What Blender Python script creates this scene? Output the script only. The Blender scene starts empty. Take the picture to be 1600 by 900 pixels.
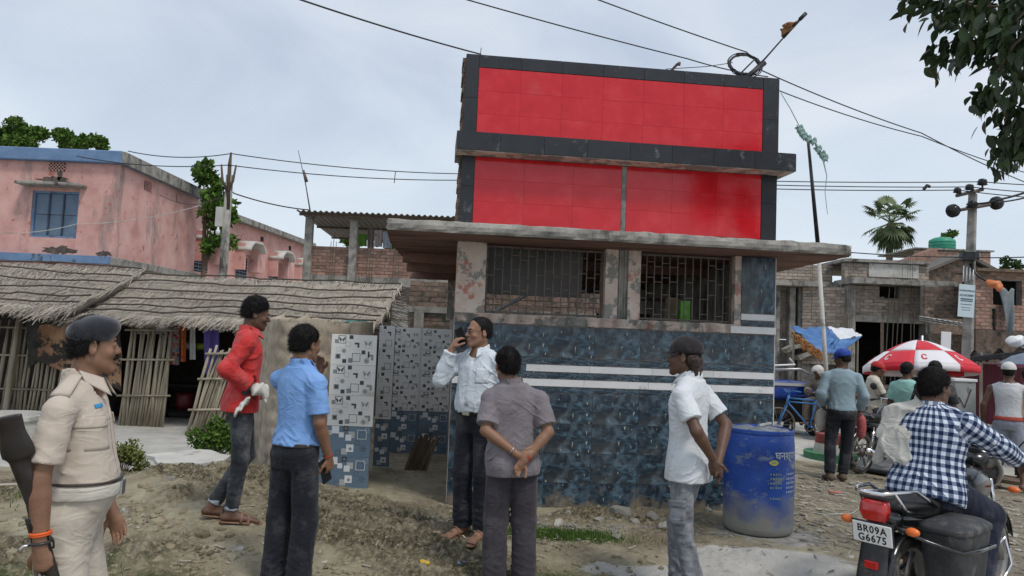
import bpy, math, random
import numpy as np
from math import radians, sin, cos, pi
from mathutils import Vector, Matrix, noise as mnoise
random.seed(7); rng = np.random.default_rng(7)
scene = bpy.context.scene
COL = scene.collection
# ------------------------------------------------------------------ camera, sky, sun, exposure
FPX, PITCH, ROLL, CAMH = 1166.0, 0.0654, 0.0407, 1.65
cam_d = bpy.data.cameras.new("camera"); cam = bpy.data.objects.new("camera", cam_d); COL.objects.link(cam)
_F = Vector((0, cos(PITCH), sin(PITCH))); _U0 = Vector((0, -sin(PITCH), cos(PITCH))); _R0 = Vector((1, 0, 0))
_R = _R0*cos(ROLL) + _U0*sin(ROLL); _U = -_R0*sin(ROLL) + _U0*cos(ROLL)
cam.matrix_world = Matrix(((_R.x, _U.x, -_F.x, 0), (_R.y, _U.y, -_F.y, 0), (_R.z, _U.z, -_F.z, CAMH), (0, 0, 0, 1)))
cam_d.sensor_width = 36; cam_d.lens = 36*FPX/1600; cam_d.clip_start = .05; cam_d.clip_end = 3000
scene.camera = cam
world = bpy.data.worlds.new("World"); scene.world = world; world.use_nodes = True
wn = world.node_tree; wn.nodes.clear()
def N(nt, t, **k):
    n = nt.nodes.new(t)
    for a, b in k.items(): setattr(n, a, b)
    return n
out = N(wn, 'ShaderNodeOutputWorld'); bg = N(wn, 'ShaderNodeBackground'); sky = N(wn, 'ShaderNodeTexSky')
sky.sky_type = 'NISHITA'; sky.sun_disc = False; sky.sun_elevation = radians(58); sky.sun_rotation = radians(140)
sky.air_density = 1.5; sky.dust_density = 3
skm = N(wn, 'ShaderNodeVectorMath', operation='SCALE'); skm.inputs['Scale'].default_value = .10
wn.links.new(sky.outputs[0], skm.inputs[0])
tc = N(wn, 'ShaderNodeTexCoord'); mp = N(wn, 'ShaderNodeMapping'); mp.inputs['Scale'].default_value = (1.1, 1.1, 2.5); mp.inputs['Rotation'].default_value = (.15, .2, .6)
wn.links.new(tc.outputs['Generated'], mp.inputs[0])
nz = N(wn, 'ShaderNodeTexNoise'); nz.inputs['Scale'].default_value = 2.3; nz.inputs['Detail'].default_value = 7; nz.inputs['Roughness'].default_value = .5; nz.inputs['Distortion'].default_value = .5
wn.links.new(mp.outputs[0], nz.inputs[0])
cr = N(wn, 'ShaderNodeValToRGB'); e = cr.color_ramp.elements
e[0].position = .34; e[0].color = (.43, .495, .615, 1); e[1].position = .67; e[1].color = (.66, .70, .765, 1)
m1 = cr.color_ramp.elements.new(.5); m1.color = (.54, .605, .70, 1)
wn.links.new(nz.outputs[0], cr.inputs[0])
sx = N(wn, 'ShaderNodeSeparateXYZ'); wn.links.new(tc.outputs['Generated'], sx.inputs[0])
hz = N(wn, 'ShaderNodeMapRange'); hz.inputs[1].default_value = .0; hz.inputs[2].default_value = .34; hz.inputs[3].default_value = .8; hz.inputs[4].default_value = 0
wn.links.new(sx.outputs['Z'], hz.inputs[0])
mh = N(wn, 'ShaderNodeMix', data_type='RGBA'); mh.inputs[7].default_value = (.70, .80, .88, 1)
wn.links.new(hz.outputs[0], mh.inputs[0]); wn.links.new(cr.outputs[0], mh.inputs[6])
mx = N(wn, 'ShaderNodeMix', data_type='RGBA'); mx.inputs[0].default_value = .88
wn.links.new(skm.outputs[0], mx.inputs[6]); wn.links.new(mh.outputs[2], mx.inputs[7])
wn.links.new(mx.outputs[2], bg.inputs[0]); bg.inputs[1].default_value = 1.0
wn.links.new(bg.outputs[0], out.inputs[0])
sun_d = bpy.data.lights.new("sun", 'SUN'); sun = bpy.data.objects.new("sun", sun_d); COL.objects.link(sun)
sun_d.energy = 1.5; sun_d.angle = radians(12); sun_d.color = (1, .95, .88)
_sd = Vector((sin(radians(140))*cos(radians(58)), cos(radians(140))*cos(radians(58)), sin(radians(58))))
sun.rotation_euler = _sd.to_track_quat('Z', 'Y').to_euler()
scene.view_settings.view_transform = 'Standard'; scene.view_settings.look = 'None'; scene.view_settings.gamma = 1
scene.view_settings.exposure = 0.28
scene.cycles.max_bounces = 6
# ------------------------------------------------------------------ placing helpers
def ray(x, y):
    dx = x-800; dy = 450-y
    a = dx*cos(ROLL)-dy*sin(ROLL); b = dx*sin(ROLL)+dy*cos(ROLL)
    return (a, FPX*cos(PITCH)-b*sin(PITCH), FPX*sin(PITCH)+b*cos(PITCH))
def at(x, y, Y):
    d = ray(x, y); t = Y/d[1]; return Vector((d[0]*t, Y, CAMH+d[2]*t))
def smooth(a, b, x):
    t = np.clip((x-a)/(b-a), 0, 1); return t*t*(3-2*t)
# ------------------------------------------------------------------ materials
MATS = {}
def srgb(r, g, b):
    f = lambda c: (c/255/12.92 if c/255 <= .04045 else ((c/255+.055)/1.055)**2.4)
    return (f(r), f(g), f(b))
def pm(name, cols, scale=3., rough=.8, bump=0., bscale=40., metal=0., stretch=(1, 1, 1), detail=6, rand=0., coord='Object',
       stain=None, spec=.4, bdetail=4, ramp=(.3, .7), sheen=0, coat=0, alpha=None, emit=None):
    """noise-mixed procedural material; cols: list of linear rgb; stain=(rgb, scale, threshold, softness)"""
    m = bpy.data.materials.new(name); m.use_nodes = True; nt = m.node_tree; L = nt.links
    bs = nt.nodes['Principled BSDF']; bs.inputs['Roughness'].default_value = rough; bs.inputs['Metallic'].default_value = metal
    bs.inputs['Specular IOR Level'].default_value = spec
    if sheen: bs.inputs['Sheen Weight'].default_value = sheen
    if coat: bs.inputs['Coat Weight'].default_value = coat; bs.inputs['Coat Roughness'].default_value = .15
    if alpha is not None: bs.inputs['Alpha'].default_value = alpha
    t = N(nt, 'ShaderNodeTexCoord'); mpn = N(nt, 'ShaderNodeMapping'); mpn.inputs['Scale'].default_value = stretch
    L.new(t.outputs[coord], mpn.inputs[0])
    oi = N(nt, 'ShaderNodeObjectInfo')
    ofs = N(nt, 'ShaderNodeVectorMath', operation='SCALE'); ofs.inputs[0].default_value = (37, 19, 53); L.new(oi.outputs['Random'], ofs.inputs['Scale'])
    ad = N(nt, 'ShaderNodeVectorMath', operation='ADD'); L.new(mpn.outputs[0], ad.inputs[0]); L.new(ofs.outputs[0], ad.inputs[1])
    vec = ad.outputs[0]
    nzn = N(nt, 'ShaderNodeTexNoise'); nzn.inputs['Scale'].default_value = scale; nzn.inputs['Detail'].default_value = detail; nzn.inputs['Roughness'].default_value = .62
    L.new(vec, nzn.inputs[0])
    rp = N(nt, 'ShaderNodeValToRGB'); el = rp.color_ramp.elements
    n = len(cols)
    for i, c in enumerate(cols):
        p = ramp[0]+(ramp[1]-ramp[0])*i/max(1, n-1)
        if i < 2: el[i].position = p; el[i].color = (*c, 1)
        else: q = el.new(p); q.color = (*c, 1)
    if n == 1: el[1].color = (*cols[0], 1)
    L.new(nzn.outputs[0], rp.inputs[0]); colr = rp.outputs[0]
    if stain:
        sts = stain if isinstance(stain, list) else [stain]
        for st in sts:
            n2 = N(nt, 'ShaderNodeTexNoise'); n2.inputs['Scale'].default_value = st[1]; n2.inputs['Detail'].default_value = 8; n2.inputs['Roughness'].default_value = .7
            if len(st) > 4:
                mp2 = N(nt, 'ShaderNodeMapping'); mp2.inputs['Scale'].default_value = st[4]; L.new(vec, mp2.inputs[0]); L.new(mp2.outputs[0], n2.inputs[0])
            else: L.new(vec, n2.inputs[0])
            mr = N(nt, 'ShaderNodeMapRange'); mr.inputs[1].default_value = st[2]; mr.inputs[2].default_value = st[2]+st[3]
            L.new(n2.outputs[0], mr.inputs[0])
            mxx = N(nt, 'ShaderNodeMix', data_type='RGBA'); mxx.inputs[7].default_value = (*st[0], 1)
            L.new(mr.outputs[0], mxx.inputs[0]); L.new(colr, mxx.inputs[6]); colr = mxx.outputs[2]
    if rand:
        hs = N(nt, 'ShaderNodeHueSaturation'); mr = N(nt, 'ShaderNodeMapRange'); mr.inputs[3].default_value = 1-rand; mr.inputs[4].default_value = 1+rand
        L.new(oi.outputs['Random'], mr.inputs[0]); L.new(mr.outputs[0], hs.inputs['Value']); L.new(colr, hs.inputs['Color']); colr = hs.outputs[0]
    L.new(colr, bs.inputs['Base Color'])
    if bump:
        n3 = N(nt, 'ShaderNodeTexNoise'); n3.inputs['Scale'].default_value = bscale; n3.inputs['Detail'].default_value = bdetail
        L.new(vec, n3.inputs[0])
        bp = N(nt, 'ShaderNodeBump'); bp.inputs['Strength'].default_value = 1; bp.inputs['Distance'].default_value = bump
        L.new(n3.outputs[0], bp.inputs['Height']); L.new(bp.outputs[0], bs.inputs['Normal'])
    if emit: bs.inputs['Emission Color'].default_value = (*emit[0], 1); bs.inputs['Emission Strength'].default_value = emit[1]
    MATS[name] = m; m['bsdf'] = 1
    return m
def mixc(a, b, t): return tuple(a[i]*(1-t)+b[i]*t for i in range(3))
def simple(name, c, rough=.6, metal=0., var=.25, scale=8, **k):
    return pm(name, [mixc(c, (0, 0, 0), var), c, mixc(c, (1, 1, 1), var*.12)], scale=scale, rough=rough, metal=metal, **k)
# ------------------------------------------------------------------ mesh builder
class MB:
    def __init__(s): s.v = []; s.f = []
    def add(s, vs, fs):
        n = len(s.v); s.v.extend([tuple(v) for v in vs]); s.f.extend([tuple(i+n for i in f) for f in fs]); return s
    def box(s, lo, hi, M=None, taper=1.):
        x0, y0, z0 = lo; x1, y1, z1 = hi; cx = (x0+x1)/2; cy = (y0+y1)/2
        t = taper
        vs = [(x0, y0, z0), (x1, y0, z0), (x1, y1, z0), (x0, y1, z0)] + [(cx+(x-cx)*t, cy+(y-cy)*t, z1) for x, y in ((x0, y0), (x1, y0), (x1, y1), (x0, y1))]
        if M is not None: vs = [M @ Vector(v) for v in vs]
        return s.add(vs, [(3, 2, 1, 0), (4, 5, 6, 7), (0, 1, 5, 4), (1, 2, 6, 5), (2, 3, 7, 6), (3, 0, 4, 7)])
    def quad(s, a, b, c, d): return s.add([a, b, c, d], [(0, 1, 2, 3)])
    def tube(s, pts, r, n=8, cap=True, flat=1.):
        pts = [Vector(p) for p in pts]; m = len(pts); rs = r if isinstance(r, (list, tuple)) else [r]*m
        vs = []; up = None
        for i, p in enumerate(pts):
            d = (pts[min(i+1, m-1)]-pts[max(i-1, 0)])
            if d.length < 1e-9: d = Vector((0, 0, 1))
            d.normalize()
            if up is None:
                up = Vector((0, 0, 1)) if abs(d.z) < .9 else Vector((1, 0, 0))
            a = d.cross(up)
            if a.length < 1e-6: a = d.orthogonal()
            a.normalize(); b = a.cross(d); up = b
            for k in range(n):
                t = 2*pi*k/n; vs.append(p + a*cos(t)*rs[i] + b*sin(t)*rs[i]*flat)
        fs = [(i*n+k, i*n+(k+1) % n, (i+1)*n+(k+1) % n, (i+1)*n+k) for i in range(m-1) for k in range(n)]
        if cap: fs += [tuple(range(n-1, -1, -1)), tuple((m-1)*n+k for k in range(n))]
        return s.add(vs, [f[::-1] for f in fs])
    def lathe(s, prof, n=24, M=None, cap=True):
        vs = []
        for r, z in prof:
            for k in range(n):
                v = Vector((r*cos(2*pi*k/n), r*sin(2*pi*k/n), z)); vs.append(M @ v if M is not None else v)
        m = len(prof)
        fs = [(i*n+k, i*n+(k+1) % n, (i+1)*n+(k+1) % n, (i+1)*n+k) for i in range(m-1) for k in range(n)]
        if cap: fs += [tuple(range(n-1, -1, -1)), tuple((m-1)*n+k for k in range(n))]
        return s.add(vs, fs)
    def grid(s, fn, nu, nv, thick=0.):
        P = [[Vector(fn(i/nu, j/nv)) for j in range(nv+1)] for i in range(nu+1)]
        vs = [p for row in P for p in row]; w = nv+1
        fs = [(i*w+j, (i+1)*w+j, (i+1)*w+j+1, i*w+j+1) for i in range(nu) for j in range(nv)]
        if thick:
            n0 = len(vs); nv_ = []
            for i in range(nu+1):
                for j in range(nv+1):
                    a = P[min(i+1, nu)][j]-P[max(i-1, 0)][j]; b = P[i][min(j+1, nv)]-P[i][max(j-1, 0)]
                    nn = a.cross(b); nn = nn.normalized() if nn.length > 1e-12 else Vector((0, 0, 1)); nv_.append(P[i][j]-nn*thick)
            vs += nv_; fs += [tuple(n0+k for k in f[::-1]) for f in fs]
            rim = [(i, 0) for i in range(nu+1)]+[(nu, j) for j in range(1, nv+1)]+[(i, nv) for i in range(nu-1, -1, -1)]+[(0, j) for j in range(nv-1, 0, -1)]
            for q in range(len(rim)):
                a = rim[q][0]*w+rim[q][1]; b = rim[(q+1) % len(rim)][0]*w+rim[(q+1) % len(rim)][1]
                fs.append((b, a, a+n0, b+n0))
        return s.add(vs, fs)
    def prism(s, poly, z0, z1, M=None):
        n = len(poly); vs = [(x, y, z0) for x, y in poly]+[(x, y, z1) for x, y in poly]
        if M is not None: vs = [M @ Vector(v) for v in vs]
        return s.add(vs, [tuple(range(n-1, -1, -1)), tuple(range(n, 2*n))]+[(i, (i+1) % n, n+(i+1) % n, n+i) for i in range(n)])
    def mesh(s, name, smooth_=False, off=None):
        me = bpy.data.meshes.new(name)
        v = s.v if off is None else [(a[0]-off[0], a[1]-off[1], a[2]-off[2]) for a in s.v]
        me.from_pydata(v, [], s.f)
        if smooth_: me.polygons.foreach_set('use_smooth', [True]*len(me.polygons))
        return me
def wloc(o):
    v = Vector((0, 0, 0))
    while o is not None: v = v + Vector(o.location); o = o.parent
    return v
def link(name, me, mat, parent=None, loc=None):
    o = bpy.data.objects.new(name, me); COL.objects.link(o)
    if mat is not None and me is not None and len(me.materials) == 0: me.materials.append(mat)
    if parent is not None: o.parent = parent
    if loc is not None: o.location = loc
    return o
def obj(name, mb, mat, parent=None, smooth_=False, local=False, sharp=None, bevel=0.):
    """mesh given in world coordinates unless local"""
    off = None if (parent is None or local) else wloc(parent)
    me = mb.mesh(name, smooth_, off)
    if smooth_ and sharp is not None:
        me.set_sharp_from_angle(angle=radians(sharp))
    o = link(name, me, mat, parent)
    if bevel:
        b = o.modifiers.new('bevel', 'BEVEL'); b.width = bevel; b.segments = 2; b.limit_method = 'ANGLE'
    return o
def recenter(o):
    """move a one-mesh thing's origin to its base centre"""
    me = o.data; n = len(me.vertices); a = np.empty(n*3); me.vertices.foreach_get('co', a); a = a.reshape(-1, 3)
    c = np.array([(a[:, 0].min()+a[:, 0].max())/2, (a[:, 1].min()+a[:, 1].max())/2, a[:, 2].min()])
    me.vertices.foreach_set('co', (a-c).ravel()); o.location = Vector(c)+Vector(o.location); me.update(); return o
def tag(o, label=None, cat=None, group=None, kind=None):
    if label: o['label'] = label
    if cat: o['category'] = cat
    if group: o['group'] = group
    if kind: o['kind'] = kind
    return o
def thing(name, label, cat, loc=(0, 0, 0), rotz=0, group=None, scale=1.):
    o = bpy.data.objects.new(name, None); COL.objects.link(o); o.location = loc; o.rotation_euler = (0, 0, rotz); o.scale = (scale,)*3
    o.empty_display_size = .1
    return tag(o, label, cat, group)
def copy_tree(o, parent=None):
    c = o.copy(); COL.objects.link(c); c.parent = parent
    for ch in list(o.children): copy_tree(ch, c)
    return c
def rotz(a): return Matrix.Rotation(a, 4, 'Z')
def TM(x, y, z): return Matrix.Translation((x, y, z))
def npmesh(name, V, F, smooth_=True):
    """quads or tris from numpy arrays"""
    me = bpy.data.meshes.new(name); k = F.shape[1]
    me.vertices.add(len(V)); me.vertices.foreach_set('co', np.ascontiguousarray(V, dtype=np.float32).ravel())
    me.loops.add(F.size); me.loops.foreach_set('vertex_index', np.ascontiguousarray(F, dtype=np.int32).ravel())
    me.polygons.add(len(F)); me.polygons.foreach_set('loop_start', np.arange(0, F.size, k, dtype=np.int32))
    me.polygons.foreach_set('loop_total', np.full(len(F), k, dtype=np.int32))
    me.polygons.foreach_set('use_smooth', np.full(len(F), smooth_))
    me.update(calc_edges=True); me.validate(); return me
# ------------------------------------------------------------------ signed-distance modeller (organic shapes: bodies, clothes, clods, cloth)
def smin(a, b, k):
    h = np.clip(.5+.5*(b-a)/k, 0, 1); return b*(1-h)+a*h-k*h*(1-h)
def nv(x): x = np.asarray(x, float); return x/np.linalg.norm(x)
def pn(P, f, seed=0.):
    """cheap smooth pseudo-noise in -1..1"""
    x, y, z = P[..., 0]*f+seed, P[..., 1]*f+seed*1.7, P[..., 2]*f+seed*2.3
    a = np.sin(x*1.3+1.7*np.sin(y*.9+z*.4+seed))+np.sin(y*1.1+1.9*np.sin(z*1.2-x*.5))+np.sin(z*1.4+1.6*np.sin(x*.8+y*.7))
    return a/3
class SDF:
    def __init__(s): s.p = []; s.disp = []; s.post = []
    def _add(s, fn, lo, hi, k, op): s.p.append((fn, np.array(lo, float), np.array(hi, float), k, op)); return s
    def ball(s, c, r, k=.02, op='u'): return s.ell(c, (r, r, r), None, k, op)
    def ell(s, c, r, R=None, k=.02, op='u'):
        c = np.array(c, float); r = np.array(r, float); m = r.max()
        def fn(P):
            q = P-c
            if R is not None: q = q @ np.array(R).T
            n = np.sqrt(((q/r)**2).sum(-1)); n2 = np.sqrt(((q/(r*r))**2).sum(-1))+1e-9
            return n*(n-1)/n2
        return s._add(fn, c-m, c+m, k, op)
    def limb(s, a, b, prof, k=.02, op='u', flat=False, el=None, ref=(0, 0, 1)):
        a = np.array(a, float); b = np.array(b, float); L = np.linalg.norm(b-a)+1e-9; d = (b-a)/L
        if not isinstance(prof, (list, tuple)): prof = [(0, prof), (1, prof)]
        elif not isinstance(prof[0], (list, tuple)): prof = [(0, prof[0]), (1, prof[1])]
        hs = [q[0] for q in prof]; rs = [q[1] for q in prof]; m = max(rs)*(max(el) if el else 1)
        if el:
            e1 = np.cross(d, nv(ref)); e1 = nv(e1) if np.linalg.norm(e1) > 1e-6 else nv(np.cross(d, (1, 0, 0))); e2 = np.cross(e1, d)
        def fn(P):
            q = P-a; t = q @ d; h = np.clip(t/L, 0, 1); r = np.interp(h, hs, rs)
            w = q-(h*L)[..., None]*d
            if el:
                c1 = w @ e1; c2 = w @ e2; ax = w @ d; mn = min(el)
                rad = np.sqrt((c1/el[0])**2+(c2/el[1])**2) if flat else np.sqrt((c1/el[0])**2+(c2/el[1])**2+(ax)**2)
                dd = (rad-r)*mn
            else:
                if flat: w = w-(w @ d)[..., None]*d
                dd = np.sqrt((w**2).sum(-1))-r
            if flat: dd = np.maximum(dd, np.maximum(t-L, -t))
            return dd
        return s._add(fn, np.minimum(a, b)-m, np.maximum(a, b)+m, k, op)
    def loft(s, org, R, st, k=.02, op='u', ex=2.3, infl=0.):
        """stations (t,cx,cy,rx,ry); R rows = ex,ey,ez"""
        org = np.array(org, float); R = np.array(R, float); st = np.array(sorted(st), float)
        tt = np.linspace(st[0, 0], st[-1, 0], 60)
        # monotone-ish smooth resample
        cols = []
        for c in range(1, 5):
            y = np.interp(tt, st[:, 0], st[:, c]); w = 5; yp = np.pad(y, w, mode='edge'); y = np.convolve(yp, np.ones(2*w+1)/(2*w+1), 'same')[w:-w]; cols.append(y)
        m = max(st[:, 3].max()+abs(st[:, 1]).max(), st[:, 4].max()+abs(st[:, 2]).max())+infl
        A = org+R[2]*st[0, 0]; B = org+R[2]*st[-1, 0]
        def fn(P):
            q = (P-org) @ R.T; t = q[..., 2]
            cx, cy, rx, ry = [np.interp(t, tt, c) for c in cols]; rx = rx+infl; ry = ry+infl
            u = (np.abs((q[..., 0]-cx)/rx)**ex+np.abs((q[..., 1]-cy)/ry)**ex)**(1/ex)
            return np.maximum((u-1)*np.minimum(rx, ry), np.maximum(t-st[-1, 0], st[0, 0]-t))
        return s._add(fn, np.minimum(A, B)-m, np.maximum(A, B)+m, k, op)
    def plane(s, p, n, k=.004):
        """keep the side opposite to n"""
        p = np.array(p, float); n = nv(n)
        s.post.append(lambda P, d: -smin(-d, -((P-p) @ n), k)); return s
    def eval(s, P):
        d = np.full(P.shape[:-1], .3)
        for fn, lo, hi, k, op in s.p:
            e = fn(P)
            if op == 'u': d = smin(d, e, k)
            elif op == 's': d = -smin(-d, e, k)
        for f in s.disp: d = d+f(P)
        for f in s.post: d = f(P, d)
        return d
    def mesh(s, name, h=.008, lo=None, hi=None, xf=None, smooth_=True):
        us = [p for p in s.p if p[4] == 'u']; pad = .03
        if lo is None: lo = np.min([p[1] for p in us], 0)-pad
        if hi is None: hi = np.max([p[2] for p in us], 0)+pad
        lo = np.array(lo); n = np.ceil((np.array(hi)-lo)/h).astype(int)+1
        ax = [lo[i]+h*np.arange(n[i]) for i in range(3)]
        D = np.full(tuple(n), .3, dtype=np.float64); touched = np.zeros(tuple(n), bool)
        for fn, a, b, k, op in s.p:
            m = .035 if op == 'u' else .02
            i0 = np.clip(np.floor((a-m-lo)/h).astype(int), 0, n-1); i1 = np.clip(np.ceil((b+m-lo)/h).astype(int)+1, 1, n)
            if (i1 <= i0).any(): continue
            sl = tuple(slice(i0[i], i1[i]) for i in range(3))
            P = np.stack(np.meshgrid(ax[0][sl[0]], ax[1][sl[1]], ax[2][sl[2]], indexing='ij'), -1)
            e = fn(P)
            if op == 'u': D[sl] = smin(D[sl], e, k); touched[sl] = True
            else: D[sl] = -smin(-D[sl], e, k)
        if s.disp or s.post:
            band = (np.abs(D) < .09) | (D < 0)
            idx = np.nonzero(band & touched); P = np.stack([ax[i][idx[i]] for i in range(3)], -1); d = D[idx]
            for f in s.disp: d = d+f(P)
            for f in s.post: d = f(P, d)
            D[idx] = d
        V, F = surfnet(D, lo, h)
        if xf is not None: V = (np.array(xf)[:3, :3] @ V.T).T + np.array(xf)[:3, 3]
        return npmesh(name, V, F, smooth_)
def surfnet(D, lo, h):
    s = D < 0
    c = np.zeros(tuple(np.array(D.shape)-1), np.int8)
    nx, ny, nz_ = c.shape
    for i in (0, 1):
        for j in (0, 1):
            for k in (0, 1): c += s[i:nx+i, j:ny+j, k:nz_+k]
    act = (c > 0) & (c < 8); I, J, K = np.nonzero(act); idx = np.full(act.shape, -1, np.int64); idx[I, J, K] = np.arange(len(I))
    pos = np.zeros((len(I), 3)); cnt = np.zeros(len(I))
    for axis in range(3):
        for a in (0, 1):
            for b in (0, 1):
                o = [0, 0, 0]; oth = [q for q in range(3) if q != axis]; o[oth[0]] = a; o[oth[1]] = b
                o2 = list(o); o2[axis] = 1
                d0 = D[I+o[0], J+o[1], K+o[2]]; d1 = D[I+o2[0], J+o2[1], K+o2[2]]
                m = (d0 < 0) != (d1 < 0)
                t = np.where(m, d0/np.where(m, d0-d1, 1), 0)
                p = np.tile(np.array(o, float), (len(I), 1)); p[:, axis] += t
                pos[m] += p[m]; cnt[m] += 1
    V = (np.stack([I, J, K], -1)+pos/cnt[:, None])*h+lo
    Fs = []
    for axis in range(3):
        oth = [q for q in range(3) if q != axis]; u, v = oth
        if axis == 1: u, v = v, u
        sl0 = [slice(None)]*3; sl1 = [slice(None)]*3; sl0[axis] = slice(0, -1); sl1[axis] = slice(1, None)
        a = s[tuple(sl0)]; b = s[tuple(sl1)]; x = a != b
        E = np.array(np.nonzero(x)).T
        E = E[(E[:, u] > 0) & (E[:, v] > 0) & (E[:, u] < act.shape[u]) & (E[:, v] < act.shape[v])]
        if not len(E): continue
        fl = a[E[:, 0], E[:, 1], E[:, 2]]
        def cell(du, dv):
            q = E.copy(); q[:, u] -= du; q[:, v] -= dv; return idx[q[:, 0], q[:, 1], q[:, 2]]
        f = np.stack([cell(1, 1), cell(0, 1), cell(0, 0), cell(1, 0)], -1)
        f[~fl] = f[~fl][:, ::-1]; Fs.append(f)
    F = np.concatenate(Fs); F = F[(F >= 0).all(1)]
    return V, F
# ------------------------------------------------------------------ ground
def gz(x, y):
    """ground height (numpy or float)"""
    x = np.asarray(x, float); y = np.asarray(y, float)
    z = np.zeros(np.broadcast(x, y).shape)
    z = z+.10*smooth(4.9, 5.8, y)*smooth(-4, -2, x)*(1-smooth(2.6, 4.2, x))*(1-smooth(13, 16, y))
    z = z+.075*np.exp(-(((x+2.35)/1.35)**2+((y-5.6)/1.15)**2))
    z = z+.22*np.exp(-(((x+3.0)/1.15)**2+((y-7.15)/.72)**2))
    z = z+.05*np.exp(-(((x+.4)/1.0)**2+((y-5.2)/.7)**2))
    z = z-.12*smooth(3.4, 6.5, x)*smooth(6, 10, y)
    z = z-.06*smooth(9, 14, y)*smooth(4, 7, x)
    return z
def gzf(x, y): return float(gz(x, y))
def axis(lo, hi, c0, c1, fine, grow=1.09):
    a = list(np.arange(c0, c1, fine)); st = fine
    while a[-1] < hi: st *= grow; a.append(a[-1]+st)
    st = fine; b = []
    cur = c0
    while cur > lo: st *= grow; cur -= st; b.append(cur)
    return np.array(b[::-1]+a)
gx = axis(-900, 900, -3.6, 3.4, .017, 1.05); gy = axis(-60, 1500, 3.0, 7.6, .017, 1.035)
GX, GY = np.meshgrid(gx, gy, indexing='ij'); GZ = gz(GX, GY)
def fbm(x, y, f, o=4, s=0.):
    r = 0; a = 1; t = 0
    for i in range(o):
        r = r+a*pn(np.stack([x*f, y*f, np.full_like(x, s+i*3.1)], -1), 1., s+i*1.3); t += a; a *= .55; f *= 2.1
    return r/t
near = np.exp(-((GX-.0)/9)**4)*smooth(1, 3, GY)*(1-smooth(9, 13, GY))
clod = smooth(-.35, .25, fbm(GX, GY, 2.2, 3, 2.))*(1-smooth(.7, 2.4, GX))*(1-smooth(-3.2, -4.6, GX)*.0)
wallside = smooth(6.3, 8.0, GY)
rough_ = .6*fbm(GX, GY, 34., 3, 5.)+.5*fbm(GX, GY, 12., 2, 5.)
ridge = 1-np.abs(fbm(GX, GY, 19., 3, 9.))*2
courty = smooth(8.1, 8.6, GY)*(1-smooth(-3.0, -2.4, GX))        # concrete court, flat
roadm = smooth(-.1, .45, (GX-1.6)*.55-(GY-4.35)*.9)*smooth(-40, -20, -np.abs(GX))             # road edge, lower right
roadfar = smooth(10.5, 12.5, GY)*smooth(3, 4, GX)*(1-smooth(18, 19, GY))
dm = clod*(1-courty)*(1-roadm)*(1-.8*wallside*smooth(-2.4, -1.4, GX))*near
GZ = GZ+dm*(.052*rough_+.055*ridge*smooth(.2, .9, ridge)+.022*fbm(GX, GY, 34., 3, 31.))
GZ = GZ+np.exp(-(((GX+2.6)/1.3)**2+((GY-6.1)/1.3)**2))*(1-courty)*.13*(1-.8*np.exp(-(((GX+2.1)/.35)**2+((GY-5.7)/.3)**2)))*np.maximum(0, fbm(GX, GY, 4.5, 4, 41.)+.1)+near*(1-courty)*(1-roadm)*.008*fbm(GX, GY, 18., 3, 1.)+near*.012*fbm(GX, GY, 2.2, 2, 4.)*(1-courty)
# debris scuffing on the right
rm = smooth(2.2, 3., GX)*(1-smooth(6, 8, GX))*smooth(4.6, 5.2, GY)*(1-smooth(9, 11, GY))
GZ = GZ+rm*.02*np.maximum(0, fbm(GX, GY*2.2, 6., 4, 11.))
V = np.stack([GX, GY, GZ], -1).reshape(-1, 3); nx, ny = GX.shape
ii, jj = np.meshgrid(np.arange(nx-1), np.arange(ny-1), indexing='ij'); a = (ii*ny+jj).ravel()
F = np.stack([a, a+ny, a+ny+1, a+1], -1)
gme = npmesh('ground', V, F)
def gattr(name, arr):
    at_ = gme.attributes.new(name, 'FLOAT', 'POINT'); at_.data.foreach_set('value', arr.ravel().astype(np.float32))
dryp = smooth(-.2, .3, fbm(GX, GY, .9, 2, 20.))
green = np.exp(-(((GX-.55)/.55)**2+((GY-4.95)/.25)**2))+smooth(-1.9, -2.9, GX-.35*(GY-4))*(1-smooth(4.6, 5.2, GY))*.8
pave = np.maximum(courty, np.exp(-(((GX-1.9)/.75)**2+((GY-5.55)/.33)**2)**2)+np.exp(-(((GX-1.1)/.6)**2+((GY-5.3)/.12)**2)**2))
gattr('clods', np.clip(dm*1.4+rm*.3, 0, 1)); gattr('road', np.clip(roadm+roadfar, 0, 1)); gattr('green', np.clip(green, 0, 1)); gattr('pave', np.clip(pave, 0, 1)); gattr('debris', rm); gattr('ridge', np.clip(-rough_*.5-ridge*.35+.5, 0, 1)*dm)
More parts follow.
